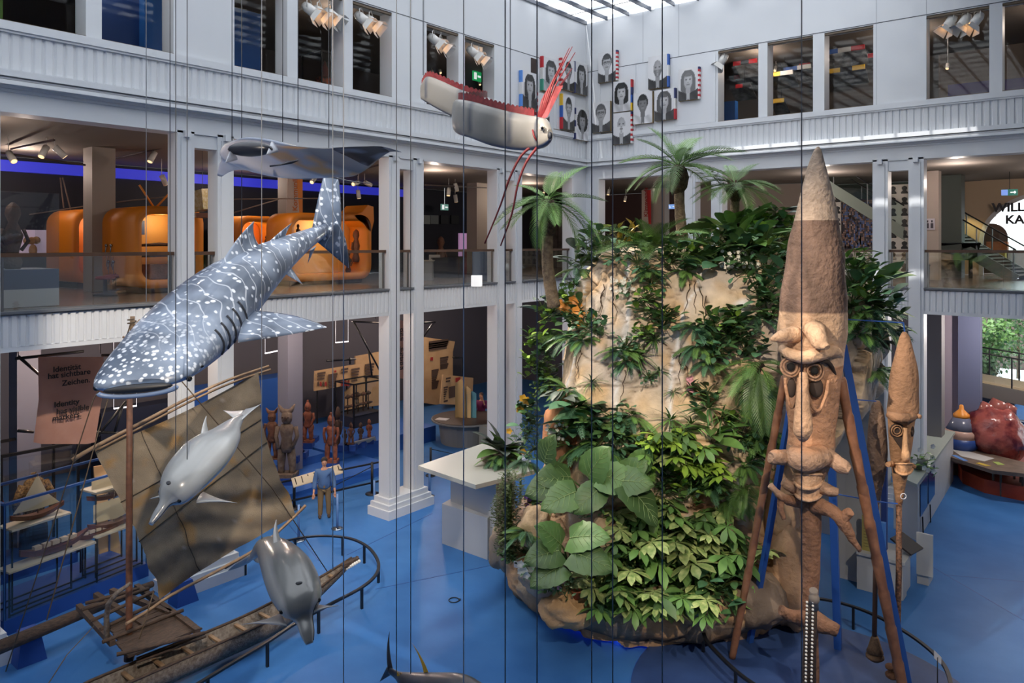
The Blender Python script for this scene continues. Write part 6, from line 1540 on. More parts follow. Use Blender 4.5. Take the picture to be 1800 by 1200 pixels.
def signbox(label, px, py, Y, w_, h_, c, name='exit_sign', parts=(), em=.8):
    q = onY(px, py, Y); t = thing(name, label, 'sign', q); b = MB(); b.box(q.x - w_ / 2, q.x + w_ / 2, q.y, q.y + .05, q.z - h_ / 2, q.z + h_ / 2); b.build('panel', mat('sign_' + name + str(c[0]), c, .5, emit=em), t)
    b = MB(); b.tube([(q.x, q.y + .03, q.z + h_ / 2), (q.x, q.y + .03, BEAMB + .12)], .01, 4); b.build('hanger', DARK, t) if em else None
    for (u0, u1, v0, v1, cc_) in parts: b = MB(); b.box(q.x + w_ * (u0 - .5), q.x + w_ * (u1 - .5), q.y - .012, q.y, q.z + h_ * (v0 - .5), q.z + h_ * (v1 - .5)); b.build('symbol', mat('symbol_%d_%d' % (cc_[0], cc_[1]), cc_, .5, emit=em), t)
    return t
MAN = [(.10, .14, .2, .8, (235, 240, 240)), (.14, .22, .2, .55, (235, 240, 240)), (.55, .9, .42, .58, (235, 240, 240)), (.78, .86, .3, .7, (235, 240, 240))]
signbox('green exit sign with blue pictogram hanging before the arched glass', 1774.5, 338, 34, .52, .24, (40, 96, 84), parts=[(.0, .4, .05, .95, (110, 140, 210))] + MAN[2:])
signbox('white toilet sign with two figures on the beige pillar', 1634.5, 394, 31.55, .32, .42, (200, 196, 206), 'toilet_sign', em=0, parts=[(.12, .40, .15, .6, (60, 56, 66)), (.18, .34, .66, .84, (60, 56, 66)), (.58, .86, .15, .6, (60, 56, 66)), (.64, .80, .66, .84, (60, 56, 66))])
q = P(1634, 492, 28); bn = thing('waste_bin', 'dark grey waste bin under the toilet sign', 'bin', (q.x, 30.5, STOP)); b = MB(); b.box(q.x - .17, q.x + .17, 30.3, 30.6, STOP, STOP + .55); b.build('body', mat('bin_grey', (70, 70, 74), .5), bn); b = MB(); b.box(q.x - .18, q.x + .18, 30.28, 30.62, STOP + .55, STOP + .6); b.build('lid', DARK, bn)
# first floor right of the corner: banner, doorway, exit sign
q0 = onY(1134, 330, 32.9)
bn = thing('vertical_banner', 'white and red vertical banner with red word on the pillar right of corner', 'banner', onY(1140, 400, 32.8))
def yq(px, py): return onY(px, py, 32.85)
b = MB(); b.prism([yq(1128, 334), yq(1136, 334), yq(1140, 394), yq(1128, 394)], (0, .03, 0)); b.build('white_cloth', mat('banner_white', (190, 176, 168), .7), bn)
b = MB(); b.prism([yq(1136, 334), yq(1144, 334), yq(1144, 394), yq(1140, 394)], (0, .03, 0)); b.build('red_cloth', mat('banner_red', (170, 26, 30), .7), bn)
text('Klimawandel', 'lettering', .30, yq(1139, 381) - Vector((0, .03, 0)), (0, 0, 1), mat('banner_text_red', (150, 44, 40), .7), bn, up=(-1, 0, 0))
wallR(1098, 1117, 33.5, STOP, STOP + 2.5, mat('door_dark', (26, 20, 22), .8), 'door_1')
signbox('blue and white exit sign behind the tall palm trunk', 1182, 363, 33, .40, .22, (120, 160, 220), parts=MAN)
# ---- ground floor far right ----
# glass front to the garden
gl = thing('garden_window', 'tall glass front with trees outside at the far right', 'window', onY(1765, 690, 47))
xa, xb = onY(1722, 600, 47).x, 12
b = MB(); b.box(xa, xb, 47, 47.03, 0, SBOT); b.build('pane', glass('window_glass', (.95, .97, .97), .012), gl)
for x_ in (xa, xa + 2.4, xa + 4.8): b = MB(); b.box(x_, x_ + .08, 46.95, 47.05, 0, SBOT); b.build('mullion', DARK, gl)
def tree(label, px, py, dd, r, n, key='ovalM'):
    c = P(px, py, dd); t = thing('garden_tree', label, 'tree', (c.x, c.y, 0)); b = MB(); b.tube([(c.x, c.y, 0), c], [.12, .07], 6); b.build('trunk', TRK, t)
    b = MB()
    for i in range(n):
        d = Vector((rnd.gauss(0, 1), rnd.gauss(0, 1), rnd.gauss(0, 1))).normalized(); q = c + Vector((d.x * r, d.y * r, d.z * r * 1.4)) * (.5 + .6 * rnd.random()); u = Vector((rnd.random() - .5, rnd.random() - .5, rnd.random() - .5)).normalized(); s_ = d.cross(u).normalized() * .09
        b.add([q, q + u * .12 + s_, q + u * .28, q + u * .12 - s_], [(0, 1, 2, 3)])
    o = b.build('foliage', GM if key == 'ovalM' else GD, t); o['kind'] = 'stuff'
tree('leafy green tree outside the garden window, left of the window centre', 1745, 600, 44, 1.2, 900); tree('dark tree outside the garden window near frame edge', 1790, 585, 46, 1.5, 900, 'd'); tree('small tree behind the bridge railing outside', 1731, 655, 43, .7, 500)
bd = thing('garden_hall', 'dim brick-coloured building beyond the garden trees', 'building', (3, 60, 0)); b = MB(); b.box(-8, 20, 59, 60, 0, 7.6); b.build('wall', mat('far_building', (96, 82, 76), .8), bd); 
for i in range(7): b = MB(); b.box(-1 + i * 2.2, .2 + i * 2.2, 58.95, 59.0, 3.4, 5.6); b.build('window', mat('far_window', (60, 66, 78), .3), bd)
b = MB(); b.box(0, 12, 53, 53.1, 0, 3.0); b.build('garden_fence', mat('far_tan', (176, 156, 130), .8), bd)
# bridge
bg_ = thing('footbridge', 'grey footbridge with steel railing crossing the far right bay', 'bridge', P(1730, 665, 28.5))
a, c = P(1654, 648, 29.5), P(1835, 682, 27.3); bd_ = (c - a).normalized(); bs = Vector((-bd_.y, bd_.x, 0)).normalized()
b = MB(); b.beam(a - UP * .1, c - UP * .1, 1.6, .16); b.build('deck', mat('bridge_deck', (182, 166, 138), .6), bg_)
b = MB(); b.beam(a - bs * .85 - UP * .35, c - bs * .85 - UP * .35, .15, .5); b.build('girder', mat('bridge_girder', (100, 98, 96), .6), bg_)
for off in (-.8, .8):
    for h in (1.0,) : b = MB(); b.tube([a + bs * off + UP * (h + .0), c + bs * off + UP * h], .03, 6); b.build('handrail', DARK, bg_)
    b = MB(); p_, q_ = a + bs * off, c + bs * off; b.add([p_, q_, q_ + UP * .9, p_ + UP * .9], [(0, 1, 2, 3)]); b.build('glass_panel', PG, bg_)
    for k in (.18, .45, .74): q = a.lerp(c, k) + bs * off; b = MB(); b.beam(q - UP * .3, q + UP * 1.0, .05, .05, up=bd_); b.build('post', DARK, bg_)
# dark steps platforms
for lab, pts, z0_, z1_ in (('low dark-sided grey platform beyond the bottle', (1722, 1788, 706, 685), 0, .45), ('smaller dark step block behind the platform', (1722, 1744, 680, 668), .0, .95)):
    x0_, y0_ = G(pts[0], pts[2]).x, G(pts[0], pts[2]).y; x1_ = G(pts[1], pts[2]).x
    t = thing('step_platform', lab, 'platform', ((x0_ + x1_) / 2, y0_, 0), 'dark stage blocks'); b = MB(); b.box(x0_, x1_, y0_, y0_ + 2.2, 0, z1_ - .04); b.build('base', mat('step_dark', (32, 36, 46), .5), t); b = MB(); b.box(x0_, x1_, y0_, y0_ + 2.2, z1_ - .04, z1_); b.build('top', mat('step_top', (120, 120, 118), .5), t)
# red platform with body sculptures
RP = mat('red_platform', (164, 66, 34), .5, (140, 50, 30), 2)
pl = [G(*v, .45) for v in ((1690, 792), (1683, 812), (1692, 826), (1730, 842), (1800, 856), (1860, 862), (1880, 800), (1800, 770), (1745, 772), (1700, 778), (1668, 780))]
pf_ = thing('red_platform', 'orange-red curved platform carrying the heart and bottle', 'platform', pl[3] - UP * .45); b = MB(); b.prism([v - UP * .45 for v in pl], (0, 0, .45)); b.build('block', RP, pf_)
hc = G(1776, 826, .45); hc = hc + FW * .8; hd_ = depth(hc); hr = 52 * hd_ / FPX
ht = thing('heart_model', 'large glossy reddish human heart model on the red platform', 'model', hc)
HM = mat('heart_flesh', (150, 78, 72), .25, (84, 28, 38), 2.2, bump=.6, bs=5, coat=.4, fac=(.42, .62))
b = MB(); cq = hc + UP * hr * .9; b.ell(cq, 1, 44, 30); nv = []
for v in b.v:
    d = Vector(v) - cq; rr = hr * (1 + .09 * noise.noise(d * 1.6) + .025 * math.sin(14 * noise.noise(d * 1.5) + d.z * 4)); q = cq + Vector((d.x * rr * .95, d.y * rr * .95, d.z * rr * (1.05 if d.z > 0 else .9))) + RT * (d.z * rr * -.1); nv.append(tuple(q))
b.v = nv; b.build('muscle', HM, ht)
for dx_, h_, r_ in ((-.35, .35, .22), (.05, .45, .28), (.45, .3, .2)): b = MB(); q = cq + RT * dx_ * hr + UP * hr * .75; b.tube([q, q + UP * hr * h_ * .7 + RT * .05, q + UP * hr * h_ + RT * .12], [r_ * hr * 1.1, r_ * hr, r_ * hr * .9], 12); b.build('artery', mat('artery', (150, 86, 78), .3, coat=.3), ht)
bc = G(1690, 812, .45); db = depth(bc); u_ = db / FPX
bt = thing('baby_bottle_model', 'giant baby bottle with orange teat and blue label', 'model', bc)
b = MB(); b.lathe([(18 * u_, 0), (20 * u_, 2 * u_), (21 * u_, 22 * u_)], bc, 20); b.build('milk', mat('milk_tint', (196, 160, 146), .3), bt)
b = MB(); b.lathe([(21 * u_, 22 * u_), (26 * u_, 30 * u_), (26 * u_, 44 * u_)], bc, 20); b.build('label_band', mat('bottle_blue', (44, 72, 138), .4), bt)
b = MB(); b.lathe([(26 * u_, 44 * u_), (26 * u_, 54 * u_), (24 * u_, 58 * u_)], bc, 20); b.build('milk_level', MATS['milk_tint'], bt)
b = MB(); b.lathe([(24 * u_, 58 * u_), (18 * u_, 70 * u_), (13 * u_, 79 * u_)], bc, 20); b.build('shoulder', mat('bottle_glass', (104, 108, 128), .2), bt)
b = MB(); b.lathe([(13 * u_, 79 * u_), (13 * u_, 84 * u_), (8 * u_, 89 * u_), (4 * u_, 93 * u_), (3.5 * u_, 99 * u_), (2 * u_, 101 * u_)], bc, 18); b.build('teat', mat('teat_orange', (222, 140, 50), .4), bt)
bl_ = G(1735, 818, .0); dl = depth(bl_)
bs_ = thing('blue_hook_model', 'glossy dark blue curved bone-like model behind the bottle', 'model', bl_)
DB = mat('glossy_navy', (28, 58, 104), .15, coat=.5)
b = MB(); b.tube([P(1708, 737, dl + 1), P(1719, 736, dl + 1), P(1731, 752, dl + .8), P(1742, 775, dl + .5), P(1752, 805, dl + .3), P(1756, 822, dl + .2)], [.12, .30, .46, .50, .55, .5], 14); b.build('bone', DB, bs_)
b = MB(); b.tube([P(1734, 738, dl + 1), P(1752, 732, dl + 1), P(1772, 737, dl + 1), P(1800, 742, dl + 1)], [.18, .12, .09, .08], 8); b.build('spur', DB, bs_)
# palette-shaped wooden table
tz = .95; tp = [G(*v, tz) for v in ((1652, 790), (1668, 784), (1705, 788), (1752, 800), (1800, 812), (1850, 818), (1850, 842), (1800, 832), (1745, 826), (1700, 812), (1660, 800))]
tb_ = thing('exhibit_table', 'curved wooden exhibit table with coloured insets in front of the red platform', 'table', tp[4] - UP * tz)
b = MB(); b.prism([v - UP * .12 for v in tp], (0, 0, .12)); b.build('tabletop', mat('table_wood', (112, 96, 84), .5, (92, 78, 68), 4), tb_)
for c_, v in (((186, 184, 182), ((1672, 790), (1690, 790), (1748, 806), (1730, 811), (1690, 802))), ((90, 140, 210), ((1672, 800), (1680, 800), (1702, 810), (1694, 810))), ((196, 170, 70), ((1715, 814), (1722, 813), (1742, 819), (1732, 819))), ((150, 170, 90), ((1745, 812), (1755, 812), (1766, 817), (1754, 817)))):
    b = MB(); b.prism([G(*w_, tz + .0) for w_ in v], (0, 0, .012)); b.build('inset', mat('inset_%d' % c_[0], c_, .5), tb_)
for px, py in ((1746, 868), (1759, 872), (1783, 866), (1794, 872), (1798, 878)): q = G(px, py); b = MB(); b.beam(q, q + UP * (tz - .1), .05, .05, up=RT); b.build('leg', mat('table_leg', (90, 80, 72), .6), tb_)
cb = thing('wooden_cabinet', 'brown wooden cabinet block under the table end', 'cabinet', G(1668, 834)); q = G(1649, 835); b = MB(); q2 = G(1697, 835); b.prism([q, q2, q2 + FW * 1.0, q + FW * 1.0], (0, 0, .78)); b.build('body', mat('cabinet_brown', (104, 86, 76), .6), cb)
cb2 = thing('wooden_bowl_stand', 'low brown stand with pale pictures beside the bottle', 'stand', G(1666, 800)); q = G(1655, 800); q2 = G(1682, 800); b = MB(); b.prism([q, q2, q2 + FW * 1.2, q + FW * 1.2], (0, 0, 1.1)); b.build('body', mat('cabinet_brown2', (124, 84, 66), .6), cb2); b = MB(); b.prism([q + UP * 1.1 + FW * .1 + RT * .1, q2 + UP * 1.1 + FW * .1 - RT * .1, q2 + UP * 1.1 + FW * 1.1 - RT * .1, q + UP * 1.1 + FW * 1.1 + RT * .1], (0, 0, .02)); b.build('picture', mat('pale_picture', (180, 180, 186), .3), cb2)
bp = thing('rope_barrier_post', 'black rope barrier post beyond the heart', 'barrier post', G(1761, 752)); q = G(1761, 752); b = MB(); b.tube([q, q + UP * 1.1], .05, 8); b.build('post', BLK, bp); b = MB(); b.tube([q + UP * 1.05, q + UP * .85 - RT * 1.2 + FW * .6, q + UP * 1.05 - RT * 2.4 + FW * 1.2], .015, 5); b.build('rope', BLK, bp)
area('daylight_garden', (2, 36.2, 3), 6, 60, (.9, .95, 1), (PI / 2, 0, 0)) if 0 else None
spot('wall_lamp', (onY(1695, 350, 37.2).x, 37.0, 9.3), (onY(1695, 390, 37.9).x, 37.9, 8.2), 60, (1, .72, .35), 2.0)
# ================= extra walls =================
SL = mat('slate_wall', (50, 50, 58), .7)
b = MB(); b.box(-27.2, -27, 26, 31, STOP, BEAMB + .1); struct(b, 'wall_back_first', NAVY)
b = MB(); b.box(-27.2, -27, 31, 40, STOP, BEAMB + .1); struct(b, 'wall_back_first', SL)
wallR(700, 1000, 36, STOP, BEAMB + .1, SL); wallR(600, 1000, 39, 0, SBOT, MATS['ground_back_right'])
wallR(900, 2000, 34, SILL - .1, 15.7, mat('upper_back_right', (98, 88, 80), .8), 'wall_back_upper')
wallR(1225, 1420, 32.5, 0, .01, DKW) if 0 else None
# ================= white counter with planter =================
wc = thing('display_counter', 'white two-step counter with wide slab top before the left columns', 'counter', G(857, 984))
zt_ = 2.15
tp = [G(*v, zt_) for v in ((735, 818), (836, 852), (940, 826), (852, 778))]
b = MB(); b.prism([v - UP * .11 for v in tp], (0, 0, .11)); b.build('worktop', mat('counter_cream', (186, 186, 176), .45), wc)
CW = mat('counter_white', (176, 180, 184), .5)
f1_, f2_, f3_, f4_ = G(792, 950), G(872, 985), G(905, 962), G(850, 915)
b = MB(); b.prism([f1_, f2_, f3_, f4_], (0, 0, zt_ - .12)); b.build('upper_body', CW, wc)
b = MB(); b.prism([G(777, 955), G(857, 984), G(870, 970), G(800, 940)], (0, 0, 1.09)); b.build('lower_step', CW, wc)
pt = thing('planter_stone', 'grey stone planter on the white counter', 'planter', G(885, 815, zt_))
b = MB(); q = G(880, 812, zt_); b.ell(q + UP * .12, (.62, .5, .2), 20, 8); b.build('bowl', mat('stone_grey', (128, 118, 106), .85, bump=.8, bs=12), pt)
plant('bird_of_paradise', 'dark paddle-leaved plant in the stone planter on the white counter', 0, 0, pos=q + UP * .25, nrm=-FW, n=20, L=.9, spread=.15, key='silver', key2='paddle', elev=(.1, 1.3))
plant('fern', 'light green fern skirt around the stone planter', 0, 0, pos=q + UP * .15 - FW * .2, nrm=-FW, n=26, L=.6, spread=.1, key='fern', elev=(-.2, .7), name='fern_skirt')
plant('dark_bush', 'dark leafy bush behind the paddle leaves, beside the rock edge', 0, 0, pos=G(915, 790, 1.6), nrm=-FW, n=34, L=.3, spread=.5, key='oval', hgt=.9, flowers=(YE_F, 2, .12), name='leafy_bush'); q_ = G(915, 790, 1.6); b = MB(); b.tube([q_, Vector((q_.x, q_.y, 0))], .04, 6); b.build('trunk', STEM, PL[-1][0])
# ================= exhibition stage with carved statues =================
def stage(label, x0, x1, y0, y1, z0, z1):
    t = thing('stage_block', label, 'platform', ((x0 + x1) / 2, (y0 + y1) / 2, z0)); b = MB(); b.box(x0, x1, y0, y1, z0, z1); b.build('block', BLUESTEP, t); return t
stage('wide low blue stage carrying the carved statues', -27.5, -20.5, 12.6, 18.4, 0, .30)
stage('blue step block under the tall slim statues', -26.5, -22.7, 13.4, 17.1, .30, .58)
stage('blue step block under the small statues', -26.5, -22.4, 17.2, 22.5, .0, .62)
stage('dark blue high cabinet wall behind the statues', -28.6, -27.6, 14.5, 19.6, 0, 2.6)['category'] = 'cabinet'
SW_ = [mat('statue_' + n, c, .7, c2, 7, bump=.4) for n, c, c2 in (('brown', (122, 82, 62), (84, 58, 46)), ('red', (150, 88, 64), (112, 62, 46)), ('grey', (124, 108, 94), (96, 80, 70)), ('dark', (78, 54, 44), (48, 36, 32)))]
def statue(px, by, ty, zb, kind, m, label, blk=True):
    q = G(px, by, zb); t_ = depth(q); h = (by - ty) / FPX * t_
    t = thing('carved_statue', label, 'statue', q - UP * .0, 'carved statues on the blue stage'); m = SW_[m]
    def L(prof, cx=0, cy=0, sx=1, sy=.8, nm='body', n=12): b = MB(); b.lathe([(r * h, z * h) for r, z in prof], q + RT * (cx * h) + FW * (cy * h), n, sx=sx, sy=sy); return b.build(nm, m, t)
    if kind == 'human' or kind == 'horned':
        for s_ in (-1, 1):
            b = MB(); b.tube([q + RT * s_ * .07 * h, q + RT * s_ * .085 * h + UP * .12 * h, q + RT * s_ * .075 * h + UP * .27 * h, q + RT * s_ * .06 * h + UP * .40 * h], [.04 * h, .05 * h, .062 * h, .06 * h], 9); b.build('leg', m, t)
            b = MB(); b.tube([q + RT * s_ * .13 * h + UP * .72 * h, q + RT * s_ * .155 * h + UP * .58 * h, q + RT * s_ * .10 * h - FW * .08 * h + UP * .42 * h], [.035 * h, .03 * h, .028 * h], 8); b.build('arm', m, t)
        L([(.10, .36), (.115, .42), (.085, .55), (.12, .68), (.10, .74), (.045, .78)], nm='torso'); L([(.05, .76), (.085, .80), (.095, .86), (.08, .93), (.03, 1.0 if kind == 'human' else .95)], nm='head')
        b = MB(); c = q + UP * .85 * h - FW * .085 * h; b.prism([c - RT * .012 * h + UP * .03 * h, c + RT * .012 * h + UP * .03 * h, c + RT * .02 * h - UP * .02 * h, c - RT * .02 * h - UP * .02 * h], -FW * .02 * h)
        for s_ in (-1, 1): b.ell(c + RT * s_ * .04 * h + UP * .02 * h, .012 * h, 6, 4)
        b.build('face', SW_[3], t)
        b = MB(); b.rbox(q - FW * .02, .30 * h, .24 * h, .05 * h, TH); b.build('foot_block', m, t)
        if kind == 'horned':
            b = MB(); b.tube([q + UP * 1.04 * h - RT * .12 * h, q + UP * .96 * h - RT * .07 * h, q + UP * .93 * h, q + UP * .96 * h + RT * .07 * h, q + UP * 1.05 * h + RT * .12 * h], [.01 * h, .035 * h, .05 * h, .035 * h, .01 * h], 9); b.build('horns', m, t)
        if kind == 'human': L([(.06, .95), (.03, 1.0), (.035, 1.03), (.01, 1.05)], nm='topknot')
    else:
        w_ = .11 if kind == 'wide' else .065
        L([(w_, 0), (w_ * 1.15, .08), (w_ * .8, .16), (w_ * 1.1, .28), (w_ * .7, .36), (w_ * 1.15, .5), (w_ * 1.05, .66), (w_ * .6, .71)], nm='body')
        L([(w_ * .6, .70), (w_, .77), (w_ * 1.05, .86), (w_ * .7, .95), (w_ * .2, 1.0)], nm='head')
        for s_ in (-1, 1): b = MB(); b.tube([q + RT * s_ * w_ * 1.1 * h + UP * .66 * h, q + RT * s_ * w_ * 1.35 * h + UP * .5 * h, q + RT * s_ * w_ * .8 * h + UP * .36 * h], w_ * .3 * h, 6); b.build('arm', m, t)
    if blk:
        b = MB(); b.rbox(q - UP * .22, .42 * max(1, h / 1.5), .42 * max(1, h / 1.5), .22, TH); o = b.build('statue_base', BLUEBOX, t)
for a in ((504, 836, 716, .52, 'horned', 2, 'large grey-brown horned statue next to the sail edge'), (541, 776, 706, .8, 'human', 1, 'tall reddish statue with twin-knob head before the pillar'), (582, 811, 728, .52, 'human', 1, 'reddish standing man statue above the label board'), (594, 791, 714, .52, 'pole', 3, 'dark slim pole statue behind the reddish man'),
          (606, 780, 753, .84, 'wide', 3, 'small dark seated statue left in the row of four'), (617, 780, 743, .84, 'human', 0, 'slim small statue second in the row of four'), (634, 774, 742, .84, 'wide', 3, 'broad dark small statue third in the row of four'), (649, 768, 736, .84, 'wide', 1, 'reddish small statue last in the row of four'),
          (549, 767, 736, .8, 'pole', 1, 'short patterned statue right of the twin-knob statue'), (530, 793, 751, .8, 'pole', 1, 'thin reddish statue before the big horned one'), (524, 794, 772, .8, 'pole', 3, 'tiny dark statue beside the thin reddish one'), (519, 768, 735, .8, 'pole', 0, 'brown curved statue behind the horned one'), (478, 808, 720, .52, 'horned', 0, 'brown horned statue half hidden by the sail'), (516, 800, 779, .8, 'pole', 0, 'tiny brown statue tucked beside the horned giant')):
    statue(*a)
CRB = mat('cream_label', (206, 190, 164), .6)
def board(label, pts, z_, leg=True):
    v = [G(px, py, zz) for (px, py), zz in zip(pts, (z_ + .18, z_ + .18, z_ - .05, z_ - .05))]; t = thing('label_board', label, 'sign', (v[2] + v[3]) / 2)
    b = MB(); b.prism(v, (0, 0, .03)); b.build('board', CRB, t)
    for i in range(8):
        k = (i + .5) / 8; q = v[0].lerp(v[1], k).lerp(v[3].lerp(v[2], k), .5) + UP * .036; b = MB(); b.beam(q - (v[0] - v[3]).normalized() * .1, q + (v[0] - v[3]).normalized() * .1, .03, .01); b.build('figure_print', TXT, t)
    return t
board('long cream label board with black figure outlines behind the standing man', ((512, 842), (596, 817), (605, 831), (516, 857)), .9); board('short cream label board below the row of four small statues', ((623, 777), (659, 768), (661, 774), (625, 784)), .75)
# barrier around stage
bt_ = thing('stage_barrier', 'black post and bar barrier before the blue stage', 'barrier', G(517, 891))
p0_, p1_, p2_ = G(498, 900), G(517, 893), G(670, 862)
for px, py in ((517, 893), (654, 868), (480, 905)): q = G(px, py); b = MB(); b.tube([q, q + UP * 1.05], .045, 8); b.build('post', BLK, bt_); b = MB(); b.lathe([(.22, 0), (.22, .03), (.05, .05)], q, 14); b.build('foot', BLK, bt_)
for h_ in (.95, .32): b = MB(); b.beam(G(478, 906) + UP * h_, G(676, 860) + UP * h_, .05, .05); b.build('bar', BLK, bt_)
b = MB(); b.tube([G(517, 893) + UP * .9, G(585, 880) + UP * .45, G(654, 868) + UP * .9], .015, 5); b.build('rope', BLK, bt_)
CHR = mat('chrome', (150, 160, 172), .2, metal=.9); CLB = mat('clear_tube', (96, 130, 180), .2)
for px, py, lab in ((525, 950, 'by the sail corner'), (593, 929, 'before the standing man'), (658, 901, 'beside the column base'), (755, 872, 'right of the column base')):
    q = G(px, py); t = thing('rope_stanchion', 'slim clear stanchion on round chrome foot ' + lab, 'barrier post', q, 'clear stanchions'); b = MB(); b.lathe([(.17, 0), (.17, .02), (.06, .04)], q, 18); b.build('foot', CHR, t); b = MB(); b.tube([q + UP * .03, q + UP * 1.0], .035, 8); b.build('post', CLB, t)
for px, py, lab in ((757, 836, 'near the counter'), (845, 778, 'before the round desk')):
    q = G(px, py); t = thing('rope_stanchion', 'black stanchion with drooping rope ' + lab, 'barrier post', q, 'black stanchions'); b = MB(); b.tube([q, q + UP * 1.0], .04, 8); b.build('post', BLK, t); b = MB(); b.lathe([(.18, 0), (.18, .03), (.05, .05)], q, 14); b.build('foot', BLK, t)
    b = MB(); b.tube([q + UP * .95, q + UP * .6 + RT * .9 + FW * .5, q + UP * .8 + RT * 1.8 + FW], .014, 5); b.build('rope', BLK, t)
# ================= people =================
def skinmesh(name, V, E, R_, m, parent, lev=2):
    o_ = ORG[parent.name]; me = bpy.data.meshes.new(name); me.from_pydata([tuple(Vector(v) - o_) for v in V], E, []); me.materials.append(m)
    o = bpy.data.objects.new(name, me); COL.objects.link(o); o.parent = parent; ORG[o.name] = o_
    md = o.modifiers.new('skin', 'SKIN'); md.use_smooth_shade = True
    for i, d in enumerate(me.skin_vertices[0].data): d.radius = (R_[i], R_[i]) if not hasattr(R_[i], '__len__') else R_[i]; d.use_root = i == 0
    s = o.modifiers.new('sub', 'SUBSURF'); s.levels = s.render_levels = lev; return o
SKN = mat('skin', (186, 138, 112), .55)
def person(label, loc, face, h, shirt, trous, hair, pose='stand', hairlong=False, under=None):
    "face = direction angle of the front in the world"
    f = Vector((math.cos(face), math.sin(face), 0)); r = Vector((f.y, -f.x, 0)); u = UP; k = h / 1.75; loc = Vector(loc)
    p = lambda a, c, z: loc + (r * a + f * c + u * z) * k
    t = thing('person', label, 'person', loc)
    arms = {'stand': ((.27, .0, 1.12), (.30, .12, .88), (.31, .20, .80)), 'up': ((.26, .1, 1.15), (.20, .25, 1.35), (.12, .2, 1.55))}
    aL_ = arms['stand']; aR_ = arms['up' if pose == 'up' else 'stand']
    V = [p(0, 0, .95), p(0, 0, 1.15), p(0, 0, 1.38), p(0, .0, 1.50), p(0, .02, 1.58)]; E = [(0, 1), (1, 2), (2, 3), (3, 4)]; R_ = [.10 * k, .10 * k, .12 * k, .055 * k, .06 * k]
    def limb(root, pts, rs):
        prev = root
        for q, rr in zip(pts, rs): V.append(p(*q)); R_.append(rr * k); E.append((prev, len(V) - 1)); prev = len(V) - 1
    limb(0, [(.10, 0, .86), (.11, .02, .48), (.12, 0, .09), (.13, .12, .04)], [.095, .065, .045, .04]); limb(0, [(-.10, 0, .86), (-.12, -.02, .48), (-.13, -.04, .09), (-.14, .08, .04)], [.095, .065, .045, .04])
    limb(2, [(.19, 0, 1.40)] + list(aL_), [.06, .048, .035, .03]); limb(2, [(-.19, 0, 1.40)] + [(-a, c, z) for a, c, z in aR_], [.06, .048, .035, .03])
    skinmesh('body', V, E, R_, SKN, t)
    # trousers, shirt, shoes as slightly larger skins
    V2 = [p(0, 0, 1.0), p(.10, 0, .86), p(.11, .02, .48), p(.12, 0, .05), p(-.10, 0, .86), p(-.12, -.02, .48), p(-.13, -.04, .05)]
    skinmesh('trousers', V2, [(0, 1), (1, 2), (2, 3), (0, 4), (4, 5), (5, 6)], [x * k for x in (.15, .115, .085, .07, .115, .085, .07)], trous, t)
    V3_ = [p(0, 0, .88), p(0, 0, 1.18), p(0, 0, 1.40), p(.20, 0, 1.40), p(*aL_[0]), p(aL_[1][0], aL_[1][1], aL_[1][2]), p(-.20, 0, 1.40), p(-aR_[0][0], aR_[0][1], aR_[0][2]), p(-aR_[1][0], aR_[1][1], aR_[1][2])]
    skinmesh('shirt', V3_, [(0, 1), (1, 2), (2, 3), (3, 4), (4, 5), (2, 6), (6, 7), (7, 8)], [x * k for x in (.185, .17, .17, .10, .08, .06, .10, .08, .06)], shirt, t)
    b = MB(); b.loft([[p(w_ * math.cos(2 * PI * i / 16), w_ * .66 * math.sin(2 * PI * i / 16), z_) for i in range(16)] for z_, w_ in ((.88, .185), (1.0, .185), (1.2, .175), (1.36, .16))]); b.build('shirt_hem', shirt, t)
    if under: b = MB(); b.ell(p(0, .085, 1.13), (.065 * k, .075 * k, .26 * k), 12, 8, (r, f, u)); b.build('undershirt', under, t)
    b = MB(); b.ell(p(0, .03, 1.66), (.078 * k, .098 * k, .115 * k), 14, 10, (r, f, u)); b.build('head', SKN, t)
    b = MB(); b.ell(p(0, -.02, 1.72), (.096 * k, .128 * k, .098 * k), 14, 10, (r, f, u))
    if hairlong: b.ell(p(0, -.05, 1.58), (.09 * k, .06 * k, .14 * k), 12, 8, (r, f, u))
    b.build('hair', hair, t)
    for s_ in (-1, 1): b = MB(); b.ell(p(s_ * .03, .115, 1.67), .011 * k, 6, 4); b.build('eye', EYE, t)
    b = MB(); b.ell(p(0, .128, 1.645), (.013 * k, .018 * k, .025 * k), 6, 5, (r, f, u)); b.build('nose', SKN, t)
    b = MB(); b.ell(p(0, .118, 1.605), (.024 * k, .008 * k, .006 * k), 8, 4, (r, f, u)); b.build('mouth', mat('lips', (150, 90, 80), .6), t)
    for a, c in ((.13, .06), (-.135, .02)): b = MB(); b.ell(p(a, c, .05), (.05 * k, .13 * k, .055 * k), 12, 6, (r, f, u)); b.build('shoe', mat('shoe_brown', (70, 56, 46), .6), t)
